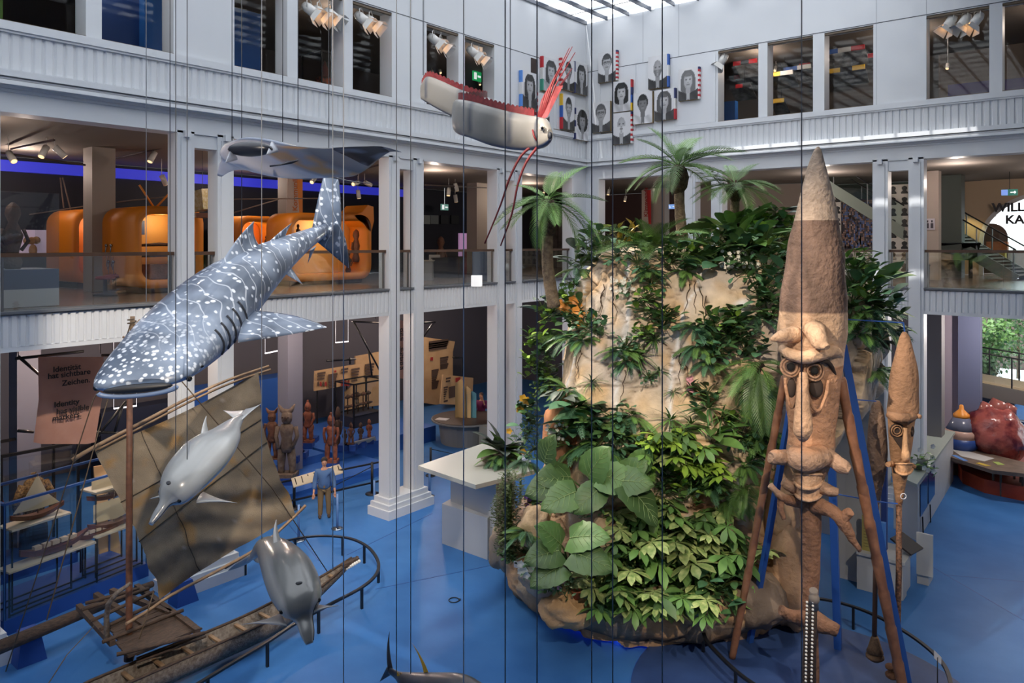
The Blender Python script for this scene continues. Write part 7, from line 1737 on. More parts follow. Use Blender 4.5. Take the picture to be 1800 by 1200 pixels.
    for s_, ar in ((1, aL_), (-1, aR_)):
        w3 = ar[2]; base = Vector(p(s_ * w3[0], w3[1], w3[2])); dd = (base - Vector(p(s_ * ar[1][0], ar[1][1], ar[1][2]))).normalized()
        b = MB(); b.tube([base, base + dd * .09 * k], [.028 * k, .034 * k], 8)
        for g in range(4): o_ = r * ((g - 1.5) * .017 * k); b.tube([base + dd * .08 * k + o_, base + dd * (.13 + .01 * (g in (1, 2))) * k + o_ + f * .005, base + dd * .165 * k + o_ + f * .02 * k], [.010 * k, .009 * k, .007 * k], 6)
        b.tube([base + dd * .02 * k, base + dd * .07 * k - r * s_ * .045 * k + f * .02 * k, base + dd * .11 * k - r * s_ * .04 * k + f * .03 * k], [.012 * k, .010 * k, .008 * k], 6); b.build('hand', SKN, t)
    return t
toCam = TH - PI / 2
person('man in open blue denim shirt over khaki clothes standing by the stage', G(570, 909), toCam + PI + .25 - PI + .0, 1.74, mat('denim', (74, 104, 148), .8), mat('khaki', (120, 98, 68), .8), mat('hair_dark', (40, 32, 28), .8), under=mat('khaki2', (136, 114, 80), .8))
q = G(826, 768); person('person in black top with blond hair behind the round desk', (q.x, q.y, 0), toCam + 1.6, 1.72, mat('black_top', (24, 24, 28), .8), mat('black_trousers', (22, 22, 26), .8), mat('hair_blond', (170, 138, 96), .8), hairlong=True)
q = G(846, 762); person('person in magenta cardigan raising a hand behind the round desk', (q.x, q.y, 0), toCam - .2, 1.72, mat('magenta', (112, 34, 84), .8), mat('black_trousers', (22, 22, 26), .8), mat('hair_brown', (84, 62, 52), .8), pose='up', under=mat('teal_top', (40, 66, 88), .8))
# ================= round desk =================
dc = G(818, 782); 
ds = thing('round_desk', 'round grey reception desk with dark top where two people stand', 'desk', dc)
b = MB(); b.lathe([(1.05, 0), (1.15, .85), (1.45, .92), (1.45, .98), (.05, .98)], dc + FW * .6, 32, smooth=False); b.build('drum', mat('desk_grey', (120, 122, 122), .5), ds)
b = MB(); b.lathe([(1.4, .98), (1.4, 1.0), (.05, 1.0)], dc + FW * .6, 32, smooth=False); b.build('top', mat('desk_dark', (66, 54, 48), .5), ds)
b = MB(); q = dc + FW * .2 - RT * .95 + UP * 1.0; b.rbox(q, .5, .35, .02, TH - .4); tag(b.build('brochure', CARD), 'white brochure lying on the round desk', 'brochure')
for n_, (px, hh, c_) in enumerate(((805, 1.6, (190, 162, 110)), (815, 1.3, (206, 180, 130)), (824, 1.1, (90, 150, 170)))):
    q = dc + FW * .5 + RT * ((px - 815) * .025) + UP * 1.0; t = thing('pop_up_display', ('tall cream', 'curved cream', 'thin teal')[n_] + ' display board standing on the round desk', 'display', q)
    b = MB(); b.grid([[q + RT * (i * .08 - .2) + FW * (.05 * math.sin(i)) + UP * z * (1 - .04 * abs(i - 3)) for i in range(6)] for z in (0, hh * .6, hh)]); b.grid([[q + RT * (i * .08 - .2) + FW * (.05 * math.sin(i) + .02) + UP * z * (1 - .04 * abs(i - 3)) for i in reversed(range(6))] for z in (0, hh * .6, hh)]); b.build('board', mat('pop_%d' % n_, c_, .6), t)
b = MB(); q1, q2 = G(842, 790), G(900, 800); b.prism([q1, q2, q2 + FW * .8, q1 + FW * .8], (0, 0, .95)); tag(b.build('desk_wing', mat('wing_grey', (128, 130, 126), .5)), 'grey straight desk wing right of the round desk', 'desk')
# ================= beige text walls at the back =================
BG = mat('beige_board', (198, 164, 122), .7, (190, 154, 112), 2)
PR = mat('print_brown', (84, 66, 56), .7); PRR = mat('print_red', (160, 44, 44), .7)
def textwall(label, X, pts, marks, base=True):
    v = [onX(px, py, X + dx_) for px, py, dx_ in pts]; c = sum(v, Vector()) / len(v); t = thing('text_wall', label, 'panel', Vector((c.x, c.y, 0)), 'beige text walls of the ground-floor exhibition')
    b = MB(); b.prism(v, (-.08, 0, 0)); b.build('board', BG, t)
    for px, py, w_, h_, red in marks:
        a = onX(px, py, X + .10); b = MB(); e = onX(px + w_, py + h_, X + .10)
        b.box(a.x - .01, a.x + .012, min(a.y, e.y), max(a.y, e.y), min(a.z, e.z), max(a.z, e.z)); b.build('print', PRR if red else PR, t)
    b = MB(); v0 = min(v, key=lambda q: q.y); v1 = max(v, key=lambda q: q.y); zz = min(q.z for q in v)
    if zz > .1: b.beam((c.x - .2, v0.y + .3, 0), (c.x - .2, v0.y + .3, c.z), .06, .06, up=RT); b.beam((c.x - .2, v1.y - .3, 0), (c.x - .2, v1.y - .3, c.z), .06, .06, up=RT); b.build('stand', BK, t)
rows = lambda x, y, n, w_, st=5: [(x, y + st * i, w_ - (i * 7) % 6, 1.3, 0) for i in range(n)]
textwall('low beige text wall with red and black figures, left of the tilted case', -26.6, ((554, 652, 0), (640, 638, 0), (640, 672, .05), (553, 687, .05)), rows(558, 655, 3, 14) + [(558 + 4.4 * i, 671, 2.6, 7, i % 2) for i in range(4)] + rows(577, 658, 6, 16, 4) + [(588, 651, 3, 3, 1)] + rows(600, 648, 2, 12) + [(600 + 3 * i, 670 - 2 * (i % 3), 1.8, 8 + 2 * (i % 3), 1) for i in range(5)] + rows(618, 648, 5, 14))
textwall('tall beige text wall behind the low one, cut by the second column pair', -27.6, ((625, 626, 0), (668, 618, 0), (668, 712, .05), (606, 720, .05), (606, 690, 0), (625, 672, 0)), rows(642, 640, 5, 16) + rows(622, 690, 3, 8))
textwall('large beige folded text wall right of the second column pair', -27.4, ((744, 592, 0), (800, 600, 0), (796, 618, .1), (796, 702, .1), (774, 712, .1), (744, 708, .1)), rows(754, 600, 4, 34, 3.6) + [(757, 628, 4, 5, 1)] + rows(774, 628, 3, 14, 4) + rows(774, 640, 3, 14, 3) + rows(759, 650, 10, 12, 3.4))
textwall('smaller beige text wall with dark niche near the two people', -26.2, ((779, 658, 0), (832, 664, 0), (830, 712, .1), (774, 710, .1)), [(789, 680, 26, 14, 0)] + rows(784, 664, 2, 8, 5) + [(801, 664, 8, 6, 1), (818, 687, 6, 6, 1)] + rows(780, 680, 7, 7, 4) + rows(820, 700, 2, 8, 4))
b2 = thing('text_banner', 'tall pinkish cloth text banner glimpsed between the second column pair', 'banner', onX(706, 665, -20))
b = MB(); b.grid([[onX(696, 562, -20), onX(734, 566, -20)], [onX(696, 664, -19.9), onX(734, 668, -19.9)]]); b.build('cloth', PINK, b2); b = MB(); q_ = onX(715, 564, -20); b.tube([q_, Vector((q_.x, q_.y, SBOT))], .012, 4); b.build('hanger', BK, b2)
for s_, py in (('cultures', 583), ('historical', 591), ('improve', 599), ('in new', 617), ('fully', 626), ('the', 634), ('tinue', 642), ('se', 650)): q = onX(703, py, -19.85); text(s_, 'lettering', .24, q, (0, 1, 0), TXT, b2)
# black frame structures
fs = thing('hanging_truss', 'black tilted tubular frame hanging over the beige text walls', 'frame', onX(640, 640, -22.2))
def fx(px, py, X=-22.2): return onX(px, py, X)
for a, c in (((619, 565), (668, 567)), ((622, 566), (668, 652)), ((744, 567), (765, 566)), ((762, 566), (744, 592)), ((574, 634), (625, 631)), ((615, 628), (615, 640)), ((796, 628), (814, 629)), ((813, 628), (813, 660)), ((648, 616), (654, 662)), ((640, 662), (668, 660))): b = MB(); b.tube([fx(*a), fx(*c)], .035, 5); b.build('tube', BK, fs)
b = MB(); b.tube([fx(660, 560), Vector((fx(660, 560).x, fx(660, 560).y, SBOT))], .01, 4); b.build('hanger', BK, fs)
gc = thing('glass_case', 'black-framed glass case with small dark models in front of text walls', 'display case', onX(645, 740, -24.6))
ya, yb2 = onX(622, 700, -24.6).y, onX(676, 700, -24.6).y; zt2, zb2 = onX(640, 674, -24.6).z, onX(640, 728, -24.6).z
for y_ in (ya, yb2):
    for x_ in (-24.6, -25.8): b = MB(); b.box(x_ - .03, x_ + .03, y_ - .03, y_ + .03, 0, zt2); b.build('corner_post', BK, gc)
b = MB(); b.box(-25.8, -24.6, ya, yb2, zt2, zt2 + .06); b.build('lid', glass(), gc); b = MB()
for x_ in (-24.6, -25.8): b.box(x_ - .03, x_ + .03, ya, yb2, zt2, zt2 + .06); b.box(x_ - .03, x_ + .03, ya, yb2, zb2 - .05, zb2)
for y_ in (ya, yb2): b.box(-25.8, -24.6, y_ - .03, y_ + .03, zt2, zt2 + .06)
b.build('top_frame', BK, gc); b = MB(); b.box(-25.8, -24.6, ya, yb2, 0.62, zb2 - .05); b.build('base', mat('case_base_dark', (44, 44, 52), .6), gc)
b = MB(); b.quad((-24.57, ya, zb2), (-24.57, yb2, zb2), (-24.57, yb2, zt2), (-24.57, ya, zt2)); b.build('pane', PG, gc)
for i in range(5):
    q = Vector((-25.2, ya + (i + .6) * (yb2 - ya) / 6, zb2)); t = thing('boat_model', 'small dark model %s in the black-framed case' % ('left of the wheel', 'with wheel', 'in the middle', 'with pale hull', 'at the column side')[i], 'model', q, 'models in the black-framed case'); b = MB(); b.tube([q, q + UP * .8], .03, 5); b.ell(q + UP * .3, (.1, .25, .06), 8, 5); b.ell(q + UP * .7, (.08, .16, .08), 8, 5); b.build('frame', (SW_[3], SW_[0])[i % 2], t)
# low shelves behind the first inner pillar
sh = thing('dark_shelf_unit', 'dark display shelves with red band behind the horned statue', 'shelf', (-27.4, 12.5, 0))
b = MB(); b.box(-28, -27.2, 11.2, 14.2, 0, 2.4); b.build('case', mat('navy_case', (22, 30, 52), .6), sh); b = MB(); b.box(-27.2, -27.1, 11.2, 14.2, 1.1, 1.25); b.build('red_band', mat('band_red', (140, 30, 40), .6), sh)
# ground ceiling light lines
for a, c in (((466, 621), (490, 616)), ((590, 602), (612, 600)), ((200, 718), (240, 713))): 
    b = MB(); p_, q_ = onX(*a, -24), onX(*c, -24); b.beam(p_, q_, .05, .04); b.tube([p_, Vector((p_.x, p_.y, SBOT))], .006, 4); b.tube([q_, Vector((q_.x, q_.y, SBOT))], .006, 4); tag(b.build('light_tube', mat('tube_white', (230, 226, 230), .4, emit=1.5)), 'thin white light line near the ceiling, %s' % ('left of pillar' if a[0] == 466 else 'right of pillar' if a[0] == 590 else 'behind the mast'), 'light')
# ================= first floor left =================
ORG_ = mat('pod_orange', (216, 128, 30), .45); YEL = mat('pod_inner', (228, 176, 92), .5); ORI = mat('pod_inner_orange', (226, 132, 52), .5)
def rrect(y0, y1, z0, z1, r, n=6):
    out = []
    for cy, cz, a0 in ((y1 - r, z1 - r, 0), (y0 + r, z1 - r, PI / 2), (y0 + r, z0 + r, PI), (y1 - r, z0 + r, 1.5 * PI)):
        for i in range(n + 1): a = a0 + PI / 2 * i / n; out.append((cy + r * math.cos(a), cz + r * math.sin(a)))
    return out
def pod(label, X, y0, y1, z0, z1, D_=1.9, inner=YEL, lamp=14):
    t = thing('display_pod', label, 'display case', (X - D_ / 2, (y0 + y1) / 2, STOP)); o_ = rrect(y0, y1, z0, z1, .45); i_ = rrect(y0 + .22, y1 - .22, z0 + .22, z1 - .22, .32)
    b = MB(); b.loft([[(X - D_, a, c) for a, c in o_], [(X, a, c) for a, c in o_], [(X, a, c) for a, c in i_], [(X - .9, a, c) for a, c in i_]], caps=False); b.build('shell', ORG_, t)
    b = MB(); b.prism([(X - .92, a, c) for a, c in i_], (-.02, 0, 0)); b.build('back', inner, t)
    b = MB(); b.box(X - D_ + .2, X - .2, y0 + .25, y1 - .25, STOP, z0 + .02); b.build('plinth', mat('pod_plinth', (76, 76, 76), .6), t)
    l = bpy.data.lights.new('pod_lamp', 'POINT'); l.energy = lamp; l.color = (1, .78, .5); l.shadow_soft_size = .1; lo = bpy.data.objects.new('pod_lamp', l); COL.objects.link(lo); lo.location = (X - .35, (y0 + y1) / 2, z1 - .4)
    return t
podA = pod('orange television-shaped display pod with antenna, behind the nearest column pair', -20.6, 9.3, 11.28, 6.98, 9.23)
podB = pod('orange rounded pod left of the television pod, dark brown side', -24.4, 9.2, 11.0, 7.0, 9.25, inner=ORI)
podC = pod('orange low pod between television pod and speech-bubble pod', -24.4, onX(416, 400, -24.4).y, onX(490, 400, -24.4).y, 7.0, 9.2, inner=ORI)
podD = pod('orange speech-bubble-shaped display pod behind the shark tail', -20.6, 14.1, 17.5, 6.98, 9.2, D_=1.2, inner=YEL, lamp=26)
b = MB(); b.prism([(-20.6, 16.75, 9.15), (-20.6, 17.5, 8.6), (-20.6, 17.62, 9.0), (-20.6, 17.60, 9.5), (-20.6, 17.35, 9.55), (-20.6, 17.1, 9.3)], (-1.2, 0, 0)); b.build('bubble_tail', ORG_, podD)
for a, c in ((9.9, 9.55), (10.1, 10.6)): b = MB(); b.tube([(-20.9, 10.0 if c < 10 else 10.05, 9.2), (-20.9, 9.6 if c < 10 else 10.6, 9.8)], .03, 5); b.build('antenna', ORG_, podA)
# contents: sticks, figures
for i, z_ in enumerate((8.15, 7.85)):
    b = MB(); b.tube([(-21.2, 9.75, z_), (-21.2, 10.3, z_ + .03), (-21.2, 11.0, z_)], [.04, .06, .03], 6); tag(b.build('carved_stick', SW_[3]), ('upper', 'lower')[i] + ' dark carved stick displayed in the television pod', 'artefact')
b = MB(); b.box(-21.4, -20.95, 9.9, 10.9, 7.22, 7.62); tag(b.build('carved_log', SW_[0]), 'thick brown carved log lying in the television pod', 'artefact')
b = MB(); b.box(-21.48, -21.45, 9.7, 10.0, 8.45, 8.85); tag(b.build('framed_note', mat('note_blue', (60, 84, 130), .5)), 'blue framed note in the television pod', 'picture')
def mini(X, y, z, h, lab, m=0):
    q = Vector((X, y, z)); t = thing('small_statue', lab, 'statue', q); b = MB(); b.lathe([(.10 * h, 0), (.13 * h, .1 * h), (.08 * h, .25 * h), (.14 * h, .5 * h), (.06 * h, .7 * h), (.11 * h, .82 * h), (.09 * h, .93 * h), (.02 * h, h)], q, 12); b.build('body', SW_[m], t)
    for s_ in (-1, 1): b = MB(); b.tube([q + Vector((0, s_ * .14 * h, .6 * h)), q + Vector((.03, s_ * .20 * h, .42 * h)), q + Vector((.05, s_ * .1 * h, .28 * h))], .03 * h, 6); b.build('arm', SW_[m], t)
mini(-21.1, onX(626, 450, -21.1).y, 7.55, 1.15, 'tall thin carved figure hanging in the speech-bubble pod', 0); mini(-21.0, onX(612, 450, -21).y, 7.2, .8, 'dark small figure standing in the speech-bubble pod', 3); mini(-21.2, onX(524, 400, -21.2).y, 8.4, .45, 'dark mask object high in the speech-bubble pod', 3); mini(-24.8, onX(468, 400, -24.8).y, 8.1, .4, 'dark object in the low far pod', 3)
for i, (px, py) in enumerate(((195, 429), (207, 429), (205, 458), (217, 458))):
    q = onX(px, py, -21.6 + .02); X_, y_ = -21.5, 9.28; zz = 8.15 if i < 2 else 7.7; x_ = -22.1 + .3 * (i % 2) + (.15 if i > 1 else 0)
    b = MB(); b.ell((x_, 9.24, zz), .045, 8, 6); b.tube([(x_, 9.24, zz), (x_, 9.22, zz - .22)], .02, 5); b.tube([(x_, 9.24, zz - .2), (x_ + .03, 9.23, zz - .6), (x_ + .1, 9.26, zz - .3)], .008, 4); tag(b.build('audio_handset', CHR), 'silver listening handset on the television pod side, ' + ('upper left', 'upper right', 'lower left', 'lower right')[i], 'handset', 'listening handsets')
def stool(px, py, lab):
    q = P(px, py, (CZ - STOP) * FPX / (py - HY)); t = thing('stool', lab, 'stool', q); b = MB(); b.lathe([(.30, 0), (.28, .05), (.05, .08), (.05, .42)], q, 16); b.build('foot', mat('stool_grey', (52, 54, 60), .5), t); b = MB(); b.lathe([(.22, .42), (.24, .45), (.22, .50), (.02, .52)], q, 16); b.build('seat', mat('stool_red', (130, 30, 40), .6), t)
stool(185, 519, 'red-topped stool beside the television pod'); stool(201, 514, 'second stool behind the red-topped one')
# statue case at the left edge
stc = thing('statue_display_case', 'glass case with pale ancestor statue at the left frame edge, first floor', 'display case', (-18.9, 6.3, STOP))
b = MB(); b.box(-19.6, -18.2, 5.0, 6.62, STOP, STOP + .38); b.build('plinth', mat('case_white', (176, 176, 176), .5), stc); b = MB(); b.box(-19.6, -18.2, 5.0, 6.62, STOP + .38, STOP + .8); b.build('blue_base', mat('case_slate', (62, 76, 98), .5), stc)
b = MB(); b.quad((-18.2, 5.0, STOP + .8), (-18.2, 6.62, STOP + .8), (-18.2, 6.62, 9.3), (-18.2, 5.0, 9.3)); b.quad((-18.2, 6.62, STOP + .8), (-19.6, 6.62, STOP + .8), (-19.6, 6.62, 9.3), (-18.2, 6.62, 9.3)); b.build('pane', PG, stc)
mini(-18.8, 5.92, STOP + .8, 1.45, 'tall dark weathered ancestor statue in the left-edge glass case', 3)
# lit lavender niche in the navy wall
nx = -26.95
nt_ = thing('lit_niche', 'lavender lit wall niche with small ochre masks on a shelf', 'display case', onX(55, 446, nx))
ya, yb3 = onX(22, 420, nx).y, onX(84, 420, nx).y; z1_, z0_ = onX(55, 404, nx).z, onX(55, 448, nx).z
b = MB(); b.box(nx, nx + .02, ya, yb3, z0_, z1_); b.build('back', mat('niche_lavender', (196, 176, 200), .6, emit=.32), nt_)
b = MB(); b.box(nx, nx + .3, ya + .7, yb3 - .4, (z0_ + z1_) / 2 - .02, (z0_ + z1_) / 2); b.build('shelf', SHELF, nt_)
for i, (px, py) in enumerate(((48, 423), (56, 423), (64, 422), (58, 440))):
    q = onX(px, py, nx + .2); b = MB(); b.ell(q, (.08, .12, .12 if i < 3 else .2), 10, 6); tag(b.build('mask', mat('mask_ochre', (168, 128, 84), .7)), ('first', 'second', 'third', 'larger brown')[i] + ' small ochre mask in the lavender niche' + (' from the left edge' if i < 3 else ', below the shelf'), 'mask')
# hanging satellite, rods, banner
q = P(356, 352, 21); t = thing('satellite_model', 'small gold-foil satellite model hanging beside the nearest column pair', 'model', q); b = MB(); b.obox(q, (1, .3, .2), (-.3, 1, .1), (0, -.1, 1), .22, .22, .28); b.build('body', mat('gold_foil', (196, 172, 110), .35, (220, 210, 180), 12, metal=.4), t); b = MB(); b.obox(q - UP * .42 - RT * .1, (1, 0, 0), (0, 1, 0), UP, .4, .3, .06); b.build('panel', mat('sat_brown', (110, 60, 36), .5), t); b = MB(); b.tube([q, (q.x, q.y, BEAMB + .1)], .008, 4); b.build('wire', WIRE, t)
for n_, (a, c) in enumerate((((-20, 388, 24), (150, 362, 24)), ((205, 355, 24), (300, 345, 24)), ((410, 350, 24), (600, 348, 24.5)), ((410, 374, 24), (490, 350, 24)), ((106, 312, 24), (112, 365, 24)), ((110, 312, 24), (124, 368, 24)))):
    b = MB(); b.tube([P(*a), P(*c)], .022, 5); tag(b.build('cross_cable', mat('cable_tan', (112, 96, 88), .7)), 'thin tan cable span over the display pods, ' + ('at the left edge', 'left of television pod antenna', 'across the far pods', 'slanting over the low far pod', 'first of two near-vertical ones', 'second of two near-vertical ones')[n_], 'cable', 'cables over the display pods')
kb = thing('vertical_banner', 'white and orange vertical banner reading Kommunikation on the first-floor pillar', 'banner', (-22.4, onX(520, 380, -22.4).y, 8.9))
def kq(px, py): return onX(px, py, -22.4)
b = MB(); b.prism([kq(506, 308), kq(521, 308), kq(526, 374), kq(504, 376)], (-.03, 0, 0)); b.build('white_cloth', mat('banner_white', (190, 176, 168), .7), kb); b = MB(); b.prism([kq(521, 308), kq(532, 308), kq(532, 374), kq(526, 374)], (-.03, 0, 0)); b.build('orange_cloth', ORG_, kb)
text('Kommunikation', 'lettering', .27, kq(522, 371) + Vector((.02, 0, 0)), (0, 0, 1), mat('banner_text_orange', (196, 110, 50), .7), kb, up=(0, -1, 0))
def signL(label, px, py, X, w_, h_, c, name='exit_sign'):
    q = onX(px, py, X); t = thing(name, label, 'sign', q); b = MB(); b.box(q.x - .05, q.x, q.y - w_ / 2, q.y + w_ / 2, q.z - h_ / 2, q.z + h_ / 2); b.build('panel', mat('sgL_%d' % c[0], c, .5, emit=.8), t)
    b = MB(); b.box(q.x, q.x + .012, q.y - w_ * .38, q.y - w_ * .1, q.z - h_ * .35, q.z + h_ * .35); b.box(q.x, q.x + .012, q.y + w_ * .05, q.y + w_ * .4, q.z - h_ * .1, q.z + h_ * .1); b.tube([(q.x - .02, q.y, q.z), (q.x - .02, q.y, BEAMB + .12 if q.z < 10.9 else 15.7)], .01, 4); b.build('symbol', mat('symbol_%d_%d' % (235, 240), (235, 240, 240), .5, emit=.8), t)
signL('lit exit sign on the navy wall right of the second column pair', 782, 364, -26, .5, .3, (90, 130, 120)); signL('green exit sign seen through the last paired upper window', 839, 134, -22, .55, .42, (30, 140, 80))
for i, px in enumerate((749, 764, 782, 800)): q = onX(px, 386, -26.9); b = MB(); b.box(q.x - .05, q.x, q.y - .28, q.y + .28, q.z - .22, q.z + .22); tag(b.build('wall_picture', mat('pic_%d' % i, ((120, 128, 128), (96, 104, 108), (26, 28, 32), (20, 22, 26))[i], .5)), ('pale', 'grey', 'dark', 'darkest')[i] + ' small picture in the row on the navy wall', 'picture', 'small pictures in a row')
def fbox(label, cat, name, px, py, w_, d_, h_, c, parts=None):
    q = P(px, py, (CZ - STOP) * FPX / (py - HY)); t = thing(name, label, cat, q); b = MB(); b.rbox(q, w_, d_, h_, TH); b.build('body', mat('fb_%d_%d' % c[:2], c, .6), t); return q, t
q, t = fbox('dark red armchair block right of the dark tables', 'armchair', 'armchair', 826, 480, .65, .6, 1.1, (128, 26, 44)); b = MB(); b.rbox(q - FW * .3 + UP * .0, .65, .3, .45, TH); b.build('seat', mat('seat_red', (140, 34, 50), .6), t)
q, t = fbox('slate counter with white cube lamp near the third column pair', 'counter', 'slate_counter', 852, 492, .9, .6, 1.05, (72, 84, 104)); b = MB(); qq = P(838, 486, 24); qq.z = STOP; b.rbox(qq, .34, .34, .34, TH); tag(b.build('cube_lamp', mat('cube_white', (226, 226, 226), .5, emit=.5)), 'small white glowing cube before the slate counter', 'lamp')
q, t = fbox('black table with white chair beside the red armchair', 'table', 'black_table', 788, 487, 1.2, .8, .75, (34, 38, 50)); b = MB(); b.rbox(q + UP * .75, 1.3, .9, .04, TH); b.build('top', DARK, t)
q, t = fbox('white chair drawn up to the black table', 'chair', 'white_chair', 763, 487, .45, .45, .45, (186, 178, 170)); b = MB(); b.rbox(q + UP * .45 + FW * .2, .45, .05, .45, TH); b.build('backrest', mat('chair_white', (190, 184, 176), .6), t)
q, t = fbox('white low table at the second column pair', 'table', 'white_table', 749, 492, .5, .5, .7, (160, 160, 160)); b = MB(); b.rbox(q + UP * .7, .6, .6, .04, TH); b.build('top', SHELF, t)
mini(-25.5, onX(775, 430, -25.5).y, STOP, 1.7, 'dark carved group on the table under the exit sign', 0)
q = onX(815, 430, -26.9); b = MB(); b.box(-27, q.x, q.y - .3, q.y + .3, q.z - .6, q.z + .6); tag(b.build('lit_display', mat('panel_pink', (196, 150, 196), .6, emit=.4)), 'pink lit wall panel behind the red armchair', 'panel')
for px0, px1, c, nm, lb in ((958, 998, (104, 96, 92), 'curtain', 'mottled grey curtain beside the corner pier'), (928, 950, (36, 44, 66), 'blue_screen', 'dark blue panel behind the shorter palm')):
    x0_, x1_ = onY(px0, 400, 35).x, onY(px1, 400, 35).x; b = MB(); b.grid([[(x0_ + (x1_ - x0_) * i / 16, 35 + .08 * math.sin(i * 1.7), z_) for i in range(17)] for z_ in (STOP, STOP + 3.2)]); tag(b.build(nm, mat(nm, c, .8, tuple(int(k * .7) for k in c), 2)), lb, nm.replace('_', ' '))
# ceiling spot heads and tracks, first floor
SPW = mat('spot_white', (210, 208, 204), .4)
def trackspot(q, dirv, lab, sc_=1, n_=1, em=(255, 214, 160)):
    t = thing('track_spotlight', lab, 'spotlight', q, 'ceiling track spotlights'); d = Vector(dirv).normalized(); b = MB(); b.tube([q, q + d * .34 * sc_], .085 * sc_, 10); b.build('housing', SPW, t)
    b = MB(); b.tube([q + d * .33 * sc_, q + d * .345 * sc_], .07 * sc_, 10); b.build('lens', mat('lens_warm', em, .3, emit=1.5), t); b = MB(); b.tube([q, Vector((q.x, q.y, BEAMB + .12 if q.z < 10.9 else 15.7))], .012, 4); b.build('stem', SPW, t)
for i, (px, py, X, dv) in enumerate(((15, 268, -22, (1, .2, -1)), (82, 258, -21.5, (.4, -.6, -1)), (96, 258, -21.5, (.3, .9, -1)), (272, 268, -22, (.2, -.6, -1)), (284, 308, -24, (0, .5, -1)), (554, 312, -24, (.3, -.6, -.5)), (630, 320, -23, (.2, -.9, -.3)), (641, 320, -23, (0, .9, -.3)), (629, 334, -24, (.1, .1, -1)), (789, 330, -22, (.1, -.2, -1)), (800, 322, -22, (.1, .3, -1)), (800, 342, -23, (0, .2, -1)))):
    trackspot(onX(px, py, X), dv, 'white ceiling track spotlight on the first-floor left gallery, %s' % ('at the left edge', 'twin nearer the left edge', 'twin beside the left-edge twin', 'left of the nearest column pair', 'just left of nearest column pair, lower', 'above the speech-bubble pod', 'one of two crossed heads', 'other of two crossed heads', 'below the crossed heads', 'left of a trio', 'top of a trio', 'bottom of a trio')[i])
TRK_ = mat('track_dark', (70, 60, 58), .6)
for i, (a, c) in enumerate((((0, 268, -22), (150, 290, -22)), ((95, 246, -20), (20, 262, -24)), ((205, 278, -24), (300, 256, -21)), ((410, 290, -23), (495, 300, -23)), ((590, 310, -22), (665, 290, -19)), ((745, 325, -22), (855, 330, -22)))): b = MB(); b.beam(onX(*a), onX(*c), .05, .05); tag(b.build('light_track', TRK_), 'dark ceiling light track on the first floor, %s' % ('left edge, long', 'left edge, short', 'before the first pillar', 'behind the manta', 'right of the shark tail', 'over the dark tables')[i], 'light track', 'ceiling light tracks')
for i, (px, py, Y, em) in enumerate(((1071, 333, 31, 1), (1100, 345, 33, 1), (958, 330, 31, 1))): trackspot(onY(px, py, Y), (0, -.4, -1), 'small bright ceiling spot right gallery, ' + ('behind the first palm bay', 'deeper in the first palm bay', 'behind the shorter palm')[i], .8)
# ================= upper floor =================
UBL = mat('upper_blue', (30, 96, 176), .5)
def upanel(lab, px0, px1, X, z0_, z1_, m, name='partition'):
    b = MB(); b.box(X - .3, X, onX(px0, 100, X).y, onX(px1, 100, X).y, z0_, z1_); tag(b.build(name, m), lab, 'partition')
upanel('dark blue partition in the second upper window', 150, 254, -20.3, SILL - .1, 15.7, mat('upper_navy', (22, 58, 120), .5)); upanel('bright blue partition right of the dark blue one', 254, 296, -20.0, SILL - .1, 15.7, UBL); upanel('blue slanted-top partition in the third upper window', 400, 458, -19.8, SILL - .1, 14.95, UBL); upanel('green partition strip at the left frame edge', -30, 5, -19.5, SILL - .1, 15.7, mat('upper_green', (110, 150, 40), .5))
ccx = -20.4; yy_ = onX(571, 120, ccx).y
cs2 = thing('costume_display_case', 'glass case with orange patterned costume in the fourth upper window', 'display case', (ccx, yy_, SILL - .1)); b = MB()
for y_ in (yy_ - .5, yy_ + .5):
    for x_ in (ccx - .5, ccx + .5): b.box(x_ - .02, x_ + .02, y_ - .02, y_ + .02, SILL - .1, SILL + 1.75)
b.box(ccx - .52, ccx + .52, yy_ - .52, yy_ + .52, SILL + 1.72, SILL + 1.78); b.build('frame', DARK, cs2); b = MB(); b.quad((ccx + .5, yy_ - .5, SILL), (ccx + .5, yy_ + .5, SILL), (ccx + .5, yy_ + .5, SILL + 1.7), (ccx + .5, yy_ - .5, SILL + 1.7)); b.build('pane', PG, cs2)
t = thing('costume', 'orange and dark patterned warrior costume in the upper glass case', 'costume', (ccx, yy_, SILL - .1)); b = MB(); q = Vector((ccx, yy_, SILL - .1)); b.lathe([(.32, 0), (.34, .5), (.36, .95), (.30, 1.1), (.10, 1.2)], q, 12, sx=.7); b.build('robe', mat('robe_orange', (190, 92, 56), .8, (52, 34, 34), 9), t); b = MB(); b.lathe([(.08, 1.15), (.13, 1.25), (.13, 1.4), (.06, 1.55), (.02, 1.7)], q, 10); b.build('helmet', mat('helmet_red', (150, 56, 44), .6), t)
spot('upper_case_lamp', (ccx + .4, yy_ - .2, 15.2), (ccx, yy_, 13), 40, ang=.9)
